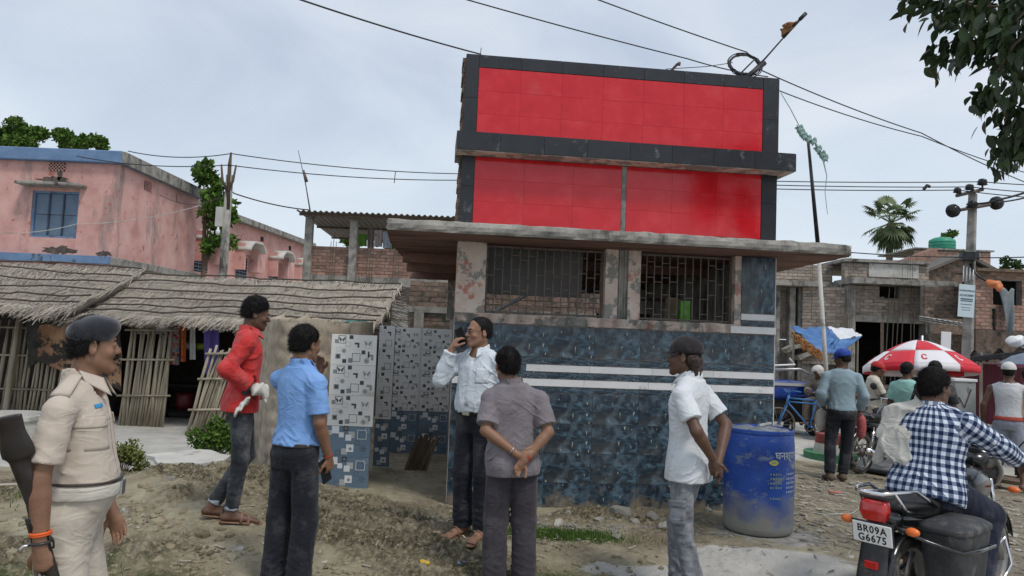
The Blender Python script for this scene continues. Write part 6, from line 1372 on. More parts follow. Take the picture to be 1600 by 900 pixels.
jean = cloth('black_jeans', (.028, .032, .040), .3, stain=((.07, .08, .09), 5, .5, .2)); gjean = cloth('grey_jeans', (.17, .18, .20), .35, scale=12, stain=((.30, .32, .34), 3.5, .52, .15))
leather = simple('dark_leather', (.025, .018, .014), .45); brownl = simple('tan_leather', (.20, .11, .07), .6); steel = simple('steel', (.55, .55, .55), .3, metal=1.)
blackp = simple('black_plastic', (.015, .015, .017), .35, scale=3); whitecloth = cloth('white_cloth', (.55, .54, .50), .12)
# ---------------------------------------------------------------- policeman
loc, fz = spot(131, 3.08, -104, z=-.05)
B = person('policeman in beige khaki uniform and dark beret holding a rifle, in left foreground', loc, fz, dict(
    neck=(0, .005, 1.455), head=(0, .035, 1.595), sr=(.195, -.02, 1.385), er=(.235, -.060, 1.10), wr=(.235, -.035, .845), sl=(-.19, 0, 1.385), el=(-.25, -.01, 1.11), wl=(-.235, .10, .86),
    kl=(-.10, .05, .49), al=(-.11, .02, .085), tl=(-.14, .2, .02)), skin='brown', h=1.70, vox=.0062, belly=.070, bulk=.84, headyaw=radians(18), headpitch=.02, hy=.84,
    hand_r=dict(d=(-.0, .18, -1), n=(-1, .1, 0), curl=1.05, th=.6), hand_l=dict(curl=.4))
torso_garment(B, 'uniform_shirt', khaki, .080, .50, .016, (.78, .78, .024), vox=.0075, folds=.0042, seed=1, neck=.074, op_front=True)
sf = B.shirt
trousers(B, khaki2, .022, waist=.11, vox=.0085, folds=.005, wide=(1.35, 1.5))
belt(B, cloth('web_belt', (.52, .49, .43), .08), z=.055, w=.052, infl=.028, buckle=steel)
belt(B, leather, z=.112, w=.010, infl=.027, name='waist_cord', vox=.005)
b = B; s = B.s
f = SDF(); H = B.H; A = B.Rr.T
f.ell(H(0, -.012, .060), np.array([.086, .096, .060])*B.hs, Rax('X', -.12) @ B.Rr, .01); f.ell(H(.035, .02, .078), np.array([.060, .074, .040])*B.hs, B.Rr, .03)
f.limb(H(0, -.012, .020), H(0, -.012, .052), [(0, .087), (1, .087)], k=.01, flat=True, el=(.88, .98), ref=A[:, 0])
f.disp.append(lambda P: .0025*pn(P, 38, 2)); link('beret', f.mesh('beret', .006), pm('black_wool', [(.012, .013, .020), (.022, .023, .034)], 30, .95, .001, 300, sheen=.4), B.root)
hair(B, nape=-.045, front=.03, vol=.006, vox=.005, amp=.002)
mo = SDF()
for q in (-1, 1): mo.limb(H(q*.002, .100, -.047), H(q*.032, .086, -.055), [(0, .0095), (1, .0055)], k=.004)
mo.disp.append(lambda P: .0012*pn(P, 260)); link('moustache', mo.mesh('moustache', .003), M_hair, B.root)
pk = decal(B, sf, 'breast_pocket', khaki, ((-.155, -.055), (.245, .365)), (0, 1, 0), .003, thick=.003)
pk = decal(B, sf, 'pocket_flap', khaki, ((-.158, -.052), (.335, .375)), (0, 1, 0), .007, thick=.004)
decal(B, sf, 'breast_pocket', khaki, ((.055, .155), (.245, .365)), (0, 1, 0), .003, thick=.003)
decal(B, sf, 'pocket_flap', khaki, ((.052, .158), (.335, .375)), (0, 1, 0), .007, thick=.004)
decal(B, sf, 'button_placket', khaki, ((-.018, .018), (.06, .40)), (0, 1, 0), .004, thick=.003)
decal(B, sf, 'name_badge', simple('blue_badge', (.02, .25, .5), .4), ((-.10, -.06), (.385, .400)), (0, 1, .2), .005, thick=.003)
for q in (-1, 1):
    mb = MB(); a = B.J['neck']*.62+B.J['s'+('r' if q > 0 else 'l')]*.38; c = B.J['s'+('r' if q > 0 else 'l')]+np.array([q*.012, 0, .002])
    mb.grid(lambda u, v: np.array([0, .0, .071-.004*(2*v-1)**2-.010*u])+a+(c-a)*u*1.02+np.array([0, (v-.5)*(.05+.018*u), 0]), 6, 4, .007)
    ep = obj('epaulette', mb, khaki, B.root, True, local=True)
    mb = MB(); mb.grid(lambda u, v: np.array([q*.004*u, .0, .066-.004*(2*v-1)**2-.03*u])+c+np.array([0, (v-.5)*.068, -.004]), 2, 4, .01); obj('epaulette_end', mb, simple('grey_badge', (.16, .16, .15), .7), ep, True, local=True)
W = B.J['wr']; E_ = B.J['er']
ring(B, 'orange_thread', simple('orange_thread', (.75, .12, .02), .7), E_, W, .78, .034, .0045); ring(B, 'orange_thread', MATS['orange_thread'], E_, W, .81, .0335, .004); ring(B, 'wrist_band', blackp, E_, W, .92, .0325, .006)
Rp = B.root
def wp(B, p): return B.root.location + Matrix.Rotation(B.root.rotation_euler.z, 3, 'Z') @ Vector(p)
# rifle: butt up, muzzle down
hand = wp(B, (W+np.array([-.015, .03, -.07])).tolist())
top = at(10, 650, 2.75); ax = (top-hand).normalized(); 
rif = thing('rifle', 'old wooden rifle held butt up in the hand of the policeman', 'rifle', hand)
sidev = ax.cross(Vector((0, 1, 0))).normalized()
Mr = Matrix((( sidev.x, ax.cross(sidev).x, ax.x, hand.x), (sidev.y, ax.cross(sidev).y, ax.y, hand.y), (sidev.z, ax.cross(sidev).z, ax.z, hand.z), (0, 0, 0, 1)))
dw = simple('dark_walnut', (.022, .016, .014), .4)
stock = SDF()
lt = (top-hand).length
stock.limb((-.004, 0, lt-.15), (-.006, 0, lt), [(0, .044), (1, .050)], k=.03, flat=True, el=(.36, 1), ref=(1, 0, 0)); stock.limb((.005, 0, .14), (-.004, 0, lt-.14), [(0, .024), (.35, .021), (1, .045)], k=.03, el=(.5, 1), ref=(1, 0, 0)); stock.limb((.0, 0, -.42), (.002, 0, .16), [(0, .019), (1, .026)], k=.02, el=(.8, 1), ref=(1, 0, 0))
link('stock', stock.mesh('stock', .006, xf=Matrix.Translation(-hand) @ Mr), dw, rif)
mb = MB(); mb.tube([(0.012, 0, .10), (.012, 0, -.62)], .009, 10); mb.v = [tuple(Mr @ Vector(v)) for v in mb.v]; obj('barrel', mb, blackp, rif, True)
mb = MB(); mb.box((-.012, -.016, -.03), (.034, .016, .20)); mb.v = [tuple(Mr @ Vector(v)) for v in mb.v]; obj('receiver', mb, blackp, rif, bevel=.004)
mb = MB(); mb.tube([(-.012, 0, .07), (-.032, 0, .065), (-.038, 0, .09), (-.032, 0, .115), (-.012, 0, .12)], .004, 6); mb.v = [tuple(Mr @ Vector(v)) for v in mb.v]; obj('trigger_guard', mb, blackp, rif, True)
mb = MB(); mb.tube([(.034, 0, .09), (.06, .02, .10), (.075, .03, .085)], [.006, .006, .01], 6); mb.v = [tuple(Mr @ Vector(v)) for v in mb.v]; obj('bolt', mb, steel, rif, True)
mb = MB(); mb.grid(lambda a, b: Mr @ Vector((.030+.04*sin(a*pi)+.02*a+.0*b, (b-.5)*.026, .13-.62*a)), 20, 3, .003); obj('sling', mb, cloth('sling', (.36, .35, .28), .1), rif, True)
# ---------------------------------------------------------------- red shirt
loc, fz = spot(383, 5.72, -88, z=.185)
B = person('young man in bright red shirt and dark jeans standing on the mud heap', loc, fz, dict(
    neck=(0, .015, 1.455), head=(0, .062, 1.585), sr=(.175, .0, 1.395), er=(.235, -.135, 1.165), wr=(.185, .045, 1.045), sl=(-.175, 0, 1.395), el=(-.22, -.10, 1.14), wl=(-.15, .08, 1.0),
    kr=(.085, .005, .49), ar=(.075, -.035, .085), tr=(.095, .155, .02), kl=(-.07, .06, .49), al=(-.06, -.17, .11), tl=(-.06, .0, .03)), skin='dark', h=1.67, vox=.0075, bulk=.88, headyaw=.05, headpitch=-.20,
    hand_r=dict(d=(-.3, .8, -.35), n=(-1, -.3, -.2), curl=.6), hx=1.0)
torso_garment(B, 'red_shirt', red, -.105, .50, .020, (1.92, 1.92, .020), vox=.0085, folds=.0055, seed=2, flare=.02, neck=.068, op_front=True)
trousers(B, jean, .010, hem=.90, waist=.08, wide=(.98, .95), vox=.009, folds=.0045)
for sd in 'lr':
    K, A_ = B.J['k'+sd], B.J['a'+sd]; f = SDF(); f.limb(K+(A_-K)*.86, K+(A_-K)*.955, .050, k=.004, flat=True); f.disp.append(lambda P: .003*pn(P, 50)); link('rolled_cuff', f.mesh('rolled_cuff', .007), cloth('pale_denim', (.30, .34, .38), .2) if 'pale_denim' not in MATS else MATS['pale_denim'], B.root); sandal(B, sd, brownl)
hair(B, amp=.006, vol=.010, nape=-.035, front=.050, top=.014, vox=.006)
f = SDF(); wc = B.J['wr']+np.array([.01, .05, -.02])
f.ell(wc, (.035, .055, .045), k=.03); f.limb(wc, wc+np.array([.03, -.12, -.15]), [(0, .045), (1, .055)], k=.03, el=(.3, 1), ref=(1, 0, 0)); f.limb(wc+np.array([0, .05, 0]), wc+np.array([.01, .06, -.09]), [(0, .03), (1, .02)], k=.03)
f.disp.append(lambda P: .010*pn(P, 30)+.004*np.sin(P[..., 1]*130+3*pn(P, 20)))
wcl = link('cloth', f.mesh('cloth', .007, xf=Matrix.Identity(4)), whitecloth, None, loc); wcl.rotation_euler = (0, 0, fz); tag(wcl, 'crumpled white cloth held at the waist of the man in red', 'cloth')
# ---------------------------------------------------------------- blue shirt
loc, fz = spot(470, 4.68, -46, z=.0)
B = person('man in sky-blue short-sleeved shirt and black trousers, seen from behind', loc, fz, dict(
    neck=(0, .01, 1.455), head=(0, .035, 1.59), sr=(.165, -.01, 1.39), er=(.205, -.01, 1.11), wr=(.195, .095, .885), sl=(-.185, 0, 1.39), el=(-.21, .17, 1.21), wl=(-.06, .24, 1.42),
    kr=(.095, .02, .49), ar=(.10, -.02, .085), kl=(-.10, .0, .49), al=(-.10, -.03, .085)), skin='brown', h=1.66, vox=.007, belly=.05, bulk=.84, headyaw=-.02, headpitch=-.05,
    hand_r=dict(d=(.0, .28, -1), n=(-1, .0, 0), curl=.85), hand_l=dict(d=(.25, -.35, .9), n=(.3, -.9, 0), curl=.5))
torso_garment(B, 'blue_shirt', bluec, .015, .50, .018, (.80, .80, .024), vox=.0068, folds=.0048, seed=3, neck=.070, drape=1.2)
trousers(B, navy, .016, hem=1.0, waist=.09, wide=(1.15, 1.3), vox=.0085, folds=.005)
belt(B, leather, .008, .030, .020)
hair(B, vol=.010, nape=-.052, vox=.0055, amp=.003)
W = B.J['wr']; f = SDF(); 
mb = MB().box((-.004, -.038, -.075), (.004, .038, .075)); ph = obj('mobile_phone', mb, blackp, None, bevel=.003)
ph.matrix_world = Matrix.Translation(wp(B, (W+np.array([-.022, -.0, -.085])).tolist())) @ Matrix.Rotation(fz, 4, 'Z') @ Matrix.Rotation(.35, 4, 'X'); tag(ph, 'black mobile phone held low in the hand of the man in blue', 'phone')
ring(B, 'wrist_thread', simple('red_thread', (.4, .03, .02), .8), B.J['er'], W, .93, .028, .003)
# ---------------------------------------------------------------- white shirt with phone
loc, fz = spot(750, 5.72, 146, z=.14)
B = person('man in white shirt and glasses talking on a phone before the tiled wall', loc, fz, dict(
    neck=(0, .0, 1.455), head=(0, .03, 1.59), sr=(.182, -.005, 1.39), er=(.27, .15, 1.20), wr=(.175, .135, 1.46), sl=(-.18, 0, 1.395), el=(-.225, -.03, 1.12), wl=(-.22, .06, .88),
    kl=(-.09, .03, .49), al=(-.09, .0, .085), tl=(-.12, .19, .02), kr=(.09, .04, .49), ar=(.08, .02, .085), tr=(.11, .2, .02)), skin='light', h=1.64, vox=.0065, belly=.05, bulk=.93, headyaw=-.52, headpitch=.0,
    hand_r=dict(d=(-.40, -.15, .85), n=(-.5, -.75, -.2), curl=.75, th=.5))
torso_garment(B, 'white_shirt', whitec, .02, .50, .018, (1.86, 1.86, .018), vox=.0068, folds=.0055, seed=4, neck=.070, op_front=True)
decal(B, B.shirt, 'button_placket', whitec, ((-.017, .017), (.08, .41)), (0, 1, 0), .003, thick=.003); decal(B, B.shirt, 'breast_pocket', whitec, ((.05, .14), (.25, .36)), (0, 1, 0), .003, thick=.003)
trousers(B, navy, .016, hem=.99, waist=.09, wide=(1.1, 1.25), vox=.0085, folds=.005); belt(B, leather, .012, .030, .020, buckle=steel)
hair(B, vol=.006, nape=-.046, front=.022, vox=.0055, amp=.002, fuzz=1200)
for sd in 'lr': sandal(B, sd, brownl)
mb = MB(); H = B.H; gl = simple('glass_frame', (.02, .008, .008), .3)
for q in (-1, 1): mb.tube([H(q*(.031+.021*cos(a)), .1015-.006*abs(cos(a)), .004+.015*sin(a)) for a in np.linspace(0, 2*pi, 17)], .0016, 6, cap=False)
mb.tube([H(-.010, .102, .007), H(.010, .102, .007)], .0016, 6)
for q in (-1, 1): mb.tube([H(q*.052, .096, .008), H(q*.071, .05, .008), H(q*.078, -.01, .010)], .0016, 6)
obj('glasses', mb, gl, B.root, True, local=True)
hp = B.H(.078, .025, -.03); mb = MB().box((-.005, -.036, -.075), (.005, .036, .075)); ph = obj('mobile_phone', mb, blackp, None, bevel=.003)
ph.matrix_world = Matrix.Translation(wp(B, (B.J['wr']+np.array([-.035, -.055, .085])).tolist())) @ Matrix.Rotation(fz-.3, 4, 'Z') @ Matrix.Rotation(-.45, 4, 'X'); tag(ph, 'dark mobile phone held to the ear of the man in white shirt', 'phone')
# ---------------------------------------------------------------- grey polo
loc, fz = spot(807, 4.95, 6, z=.0)
B = person('man in grey polo shirt with hands clasped behind his back', loc, fz, dict(
    neck=(-.03, .0, 1.455), head=(-.065, .025, 1.585), sr=(.178, -.01, 1.385), er=(.235, -.095, 1.13), wr=(.065, -.185, .945), sl=(-.178, -.0, 1.385), el=(-.205, -.10, 1.13), wl=(.025, -.175, .975),
    kr=(.10, .01, .49), kl=(-.10, .01, .49), ar=(.11, -.02, .085), al=(-.10, -.02, .085)), skin='brown', h=1.57, vox=.007, belly=.03, bulk=.93, headyaw=.30,
    hand_r=dict(d=(-.6, -.1, -.75), n=(.15, -1, .1), curl=.75, th=.5), hand_l=dict(d=(.95, -.1, -.1), n=(0, .9, .2), curl=.8, th=.5))
torso_garment(B, 'polo_shirt', polo, -.12, .50, .020, (.80, .80, .026), vox=.0068, folds=.0048, seed=5, neck=.070, flare=.018)
trousers(B, charc, .018, hem=1.0, waist=.06, wide=(1.2, 1.35), vox=.0085, folds=.0045)
hair(B, vol=.012, nape=-.058, vox=.0055, amp=.003)
ring(B, 'steel_bangle', steel, B.J['el'], B.J['wl'], .80, .034, .003); ring(B, 'wrist_thread', MATS['red_thread'], B.J['er'], B.J['wr'], .88, .029, .003); ring(B, 'wrist_thread', MATS['red_thread'], B.J['er'], B.J['wr'], .93, .028, .003)
# ---------------------------------------------------------------- white polo, cap
loc, fz = spot(1078, 4.86, 66, z=-.01)
B = person('slim man in white polo, black cap and grey cargo jeans, beside the drum', loc, fz, dict(
    neck=(0, -.01, 1.455), head=(0, .04, 1.585), sl=(-.175, -.03, 1.385), el=(-.225, -.155, 1.14), wl=(-.07, -.20, .96), sr=(.175, -.02, 1.39), er=(.21, -.17, 1.15), wr=(.02, -.20, .93),
    kl=(-.095, -.02, .50), al=(-.10, -.13, .10), tl=(-.12, .04, .02), kr=(.09, .10, .49), ar=(.09, .08, .085), tr=(.10, .27, .02)), skin='dark', h=1.69, vox=.007, bulk=.86, headyaw=.18, headpitch=.02,
    hand_l=dict(d=(.15, -.1, -1), n=(.9, .1, 0), curl=.35), hand_r=dict(d=(-.2, -.3, -.9), n=(-.4, 1, 0), curl=.35))
torso_garment(B, 'white_polo', whitep, -.14, .50, .020, (.70, .70, .026), vox=.0068, folds=.0050, seed=6, neck=.068, flare=.022)
trousers(B, gjean, .010, hem=1.0, waist=.07, wide=(1.0, 1.0), vox=.0085, folds=.0065, stack=1.5)
Kx, Hx = B.J['kl'], B.J['hl']; c = Hx+(Kx-Hx)*.72
mb = MB(); 
mb.grid(lambda a, b: np.array([c[0]-.083+.012*(2*a-1)**2, c[1]-.055+.11*a, c[2]+.07-.14*b]), 6, 6, .012); pk = obj('cargo_pocket', mb, gjean, B.root, True, local=True)
mb = MB(); mb.grid(lambda a, b: np.array([c[0]-.088+.012*(2*a-1)**2, c[1]-.060+.12*a, c[2]+.085-.045*b-.01*a]), 6, 3, .012); obj('pocket_flap', mb, gjean, pk, True, local=True)
hair(B, vol=.004, nape=-.10, front=.01, vox=.006, amp=.003, fuzz=0)
f = SDF(); H = B.H
for q in (-1, 0, 1): f.limb(H(q*.045, -.070, -.02), H(q*.04, -.085, -.105), [(0, .045), (1, .028)], k=.02)
f.disp.append(lambda P: .006*pn(P*np.array([1, 1, .35]), 130)+.004*pn(P, 80)); link('long_hair', f.mesh('long_hair', .006), pm('dark_brown_hair', [(.015, .008, .006), (.035, .018, .012)], 30, .5, .003, 140, stretch=(1, 1, .2)), B.root)
cap_hat(B, cloth('black_cap', (.022, .018, .020), .2), .075)
bd = SDF(); bd.ell(H(0, .070, -.108), (.022, .022, .016)); bd.disp.append(lambda P: .003*pn(P, 150)); link('beard', bd.mesh('beard', .004), M_hair, B.root)
# ---------------------------------------------------------------- people farther off
def far_person(label, px, Y, phi, pose, shirt, pants, h=1.66, skin='dark', head=0., hp=0., sleeves=(.8, .8, .024), hem=-.05, short=None, vest=False, sh='shirt', z=None, bulk=.95, hairy=True, feet=True, wide=(1.1, 1.2), group=None):
    loc, fz = spot(px, Y, phi, z=z)
    B = person(label, loc, fz, pose, skin=skin, h=h, vox=.013, headyaw=head, headpitch=hp, bulk=bulk, eyes=False, group=group)
    if shirt:
        if vest: torso_garment(B, 'vest', shirt, hem, .44, .014, None, vox=.013, folds=.003, collar=False, neck=.10)
        else: torso_garment(B, sh, shirt, hem, .50, .020, sleeves, vox=.013, folds=.006, collar=False, neck=.070)
    if pants: trousers(B, pants, .020, hem=.96, waist=.08, vox=.013, short=short, wide=wide, name='shorts' if short else 'trousers')
    if hairy: hair(B, vol=.012, vox=.010, amp=.003)
    return B
# man walking away with blue cap
B = far_person('walking man in blue cap and pale blue long-sleeved top, carrying a bag', 1316, 9.7, 12, dict(sl=(-.19, 0, 1.39), el=(-.27, -.05, 1.13), wl=(-.20, .13, .97), sr=(.19, 0, 1.39), er=(.27, -.04, 1.12), wr=(.25, .12, .93),
    hl=(-.09, 0, .9), kl=(-.13, .03, .49), al=(-.16, -.12, .10), tl=(-.19, .04, .03), kr=(.08, .06, .49), ar=(.03, .05, .085), tr=(.03, .22, .02)), cloth('pale_blue_top', (.24, .33, .38), .12), navy, sleeves=(1.85, 1.85, .022), hem=-.02, head=1.0, hp=-.15, wide=(1, 1.05), z=-.02)
cap_hat(B, cloth('blue_cap', (.02, .06, .32), .15), vox=.009)
for sd in 'lr': shoe(B, sd, simple('brown_shoe', (.10, .075, .05), .8) if 'brown_shoe' not in MATS else MATS['brown_shoe'])
f = SDF(); f.ell((0, 0, -.16), (.085, .05, .13), k=.02); f.limb((0, 0, -.05), (.0, 0, .0), [(0, .05), (1, .012)], k=.05); f.disp.append(lambda P: .009*pn(P, 26)); bgm = f.mesh('cloth_bag', .012)
bgo = link('cloth_bag', bgm, whitecloth, None, wp(B, (B.J['wl']+np.array([-.02, .02, -.05])).tolist())); tag(bgo, 'off-white cloth bag hanging from the left hand of the walking man', 'bag')
f = SDF(); f.ell((0, 0, -.18), (.06, .07, .14), k=.02); f.limb((0, 0, -.06), (0, 0, 0), [(0, .05), (1, .01)], k=.05); f.disp.append(lambda P: .008*pn(P, 26, 3)); bgo = link('shopping_bag', f.mesh('shopping_bag', .012), cloth('red_bag', (.35, .08, .08), .2), None, wp(B, (B.J['wr']+np.array([.02, .0, -.05])).tolist())); tag(bgo, 'dull red shopping bag hanging from the right hand of the walking man', 'bag')
# vest man
B = far_person('man in white sleeveless vest, white cap and grey shorts, walking at right edge', 1576, 10.15, -6, dict(sl=(-.20, 0, 1.39), el=(-.29, -.04, 1.13), wl=(-.31, .04, .90), sr=(.20, 0, 1.39), er=(.29, -.04, 1.13), wr=(.26, .06, .92),
    kl=(-.11, .04, .49), al=(-.13, -.03, .085), kr=(.12, .02, .50), ar=(.17, -.10, .11), tr=(.22, .05, .03)), cloth('white_vest', (.55, .56, .58), .08), cloth('grey_shorts', (.25, .27, .33), .15), vest=True, short=.88, hem=.04, h=1.68, wide=(1.25, 1.25))
belt(B, simple('red_waistband', (.32, .05, .035), .9), .0, .055, .026, name='waistband', vox=.012); cap_hat(B, cloth('white_cap', (.55, .54, .52), .1), vox=.009)
for sd in 'lr': sandal(B, sd, simple('tan_sandal', (.16, .12, .08), .8) if 'tan_sandal' not in MATS else MATS['tan_sandal'])
B = far_person('vendor in cream shirt and red cap standing behind the parked motorcycle', 1366, 12.0, -75, dict(er=(.20, .10, 1.13), wr=(.14, .33, 1.16), el=(-.22, .02, 1.12), wl=(-.14, .26, 1.05), head=(0, .06, 1.575)), cloth('cream_shirt', (.55, .50, .42), .1), charc, h=1.62, hp=-.25, hem=-.12)
cap_hat(B, cloth('red_cap', (.42, .03, .03), .15), vox=.009)
B = far_person('man in mint-green shirt standing before the red and white umbrella', 1417, 10.4, -28, dict(), cloth('mint_shirt', (.30, .55, .50), .1), charc, h=1.60, head=-.2)
B = far_person('man in black shirt seen from behind under the red and white umbrella', 1461, 9.6, -12, dict(), cloth('black_shirt', (.015, .015, .017), .2), charc, h=1.63)
B = far_person('small boy in bright blue shirt standing by the grey cabinet', 1521, 17.4, 70, dict(er=(.19, .12, 1.15), wr=(.05, .26, 1.2), el=(-.19, .12, 1.15), wl=(-.05, .26, 1.2)), cloth('boy_blue', (.03, .22, .55), .1), cloth('olive_trousers', (.09, .12, .09), .2), h=1.20)
B = far_person('person in orange top partly cut off at the right picture edge', 1606, 10.9, 20, dict(), cloth('orange_top', (.70, .25, .03), .15), navy, h=1.62)
# person sitting on the rickshaw
B = far_person('seated person with a pale cloth over the head on the cycle rickshaw', 1285, 15.6, 150, dict(pel=(0, 0, .94), hl=(-.1, .02, .9), hr=(.1, .02, .9), kl=(-.12, .40, .90), kr=(.12, .40, .88), al=(-.11, .42, .48), ar=(.11, .44, .46), tl=(-.12, .58, .42), tr=(.12, .6, .40), neck=(0, .10, 1.42), head=(0, .18, 1.53), sl=(-.18, .08, 1.36), sr=(.18, .08, 1.36), el=(-.22, .20, 1.12), er=(.22, .20, 1.12), wl=(-.10, .42, 1.08), wr=(.10, .42, 1.08)),
    cloth('brown_wrap', (.16, .14, .11), .2), cloth('brown_lungi', (.14, .11, .09), .2), h=1.6, hp=-.4, z=-.25, sleeves=(1.8, 1.8, .03))
f = SDF(); H = B.H; f.ell(H(0, -.01, .03), (.115, .13, .115), k=.03); f.limb(H(0, -.06, -.05), H(.05, -.10, -.2), [(0, .10), (1, .07)], k=.05); f.ell(H(0, .10, -.03), (.06, .08, .08), None, .02, 's'); f.disp.append(lambda P: .008*pn(P, 35)); link('head_cloth', f.mesh('head_cloth', .012), whitecloth, B.root)
# ------------------------------------------------------------------ motorcycle (local frame: heading +X, right side -Y)
chrome = simple('chrome', (.75, .75, .76), .12, metal=1., var=.05); bk = simple('black_paint', (.010, .010, .012), .22, coat=.6, scale=3); bkp = simple('worn_black_plastic', (.030, .031, .034), .5, stain=((.12, .11, .10), 6, .55, .12))
rubber = simple('dusty_rubber', (.035, .033, .030), .9, stain=((.22, .19, .15), 9, .5, .15)); alloy = simple('dusty_alloy', (.36, .35, .34), .45, metal=.7, stain=((.25, .21, .17), 8, .52, .12)); engine_m = simple('dusty_engine', (.16, .155, .15), .55, metal=.5, stain=((.24, .20, .16), 7, .5, .12))
redlens = pm('red_lens', [(.25, .004, .004), (.50, .012, .012)], 40, .15, coat=1, emit=((1, .05, .03), .03)); amber = simple('amber_lens', (.75, .16, .03), .2); amber2 = amber
whitepl = simple('plate_white', (.72, .72, .70), .5, var=.05); blackt = simple('plate_print', (.01, .01, .012), .6)
def L(o_name, mb, mat, par, sm=True, **k): return obj(o_name, mb, mat, par, sm, local=True, **k)
def wheel(par, x, z, steer=0., front=False, spokes=6):
    Mw = TM(x, 0, z) @ Matrix.Rotation(steer, 4, 'Z') @ Matrix.Rotation(pi/2, 4, 'X'); R = .305
    w = bpy.data.objects.new('wheel', None); COL.objects.link(w); w.parent = par; w.matrix_local = Mw
    hw = .045 if not front else .038
    mb = MB(); mb.lathe([(R-.062, -hw*.7), (R-.04, -hw), (R-.016, -hw*.85), (R-.003, -hw*.45), (R, 0), (R-.003, hw*.45), (R-.016, hw*.85), (R-.04, hw), (R-.062, hw*.7), (R-.062, -hw*.7)], 56, cap=False); ty = L('tyre', mb, rubber, w)
    mb = MB()
    for i in range(56):
        a = 2*pi*i/56
        for q in (-1, 1): mb.box((-.006, -.004, 0), (.006, .004, .016), Matrix.Rotation(a, 4, 'Z') @ TM(R-.006, 0, q*.012) @ Matrix.Rotation(q*.5, 4, 'X') @ TM(0, 0, -.008))
    tag(L('tread', mb, rubber, ty, False), kind='stuff')
    mb = MB(); mb.lathe([(R-.058, -.036), (R-.07, -.034), (R-.082, -.012), (R-.082, .012), (R-.07, .034), (R-.058, .036), (R-.058, -.036)], 48, cap=False); rm_ = L('rim', mb, alloy, w)
    for i in range(spokes):
        mb = MB(); a = 2*pi*i/spokes; mb.tube([Matrix.Rotation(a, 4, 'Z') @ Vector((.03, 0, 0)), Matrix.Rotation(a+.12, 4, 'Z') @ Vector((.13, 0, 0)), Matrix.Rotation(a, 4, 'Z') @ Vector((R-.08, 0, 0))], [.020, .013, .016], 8, flat=1.); L('spoke', mb, alloy, w)
    mb = MB(); mb.lathe([(.001, -.06), (.045, -.055), (.06, -.03), (.06, .03), (.045, .055), (.001, .06)], 24); L('hub', mb, engine_m, w)
    return w
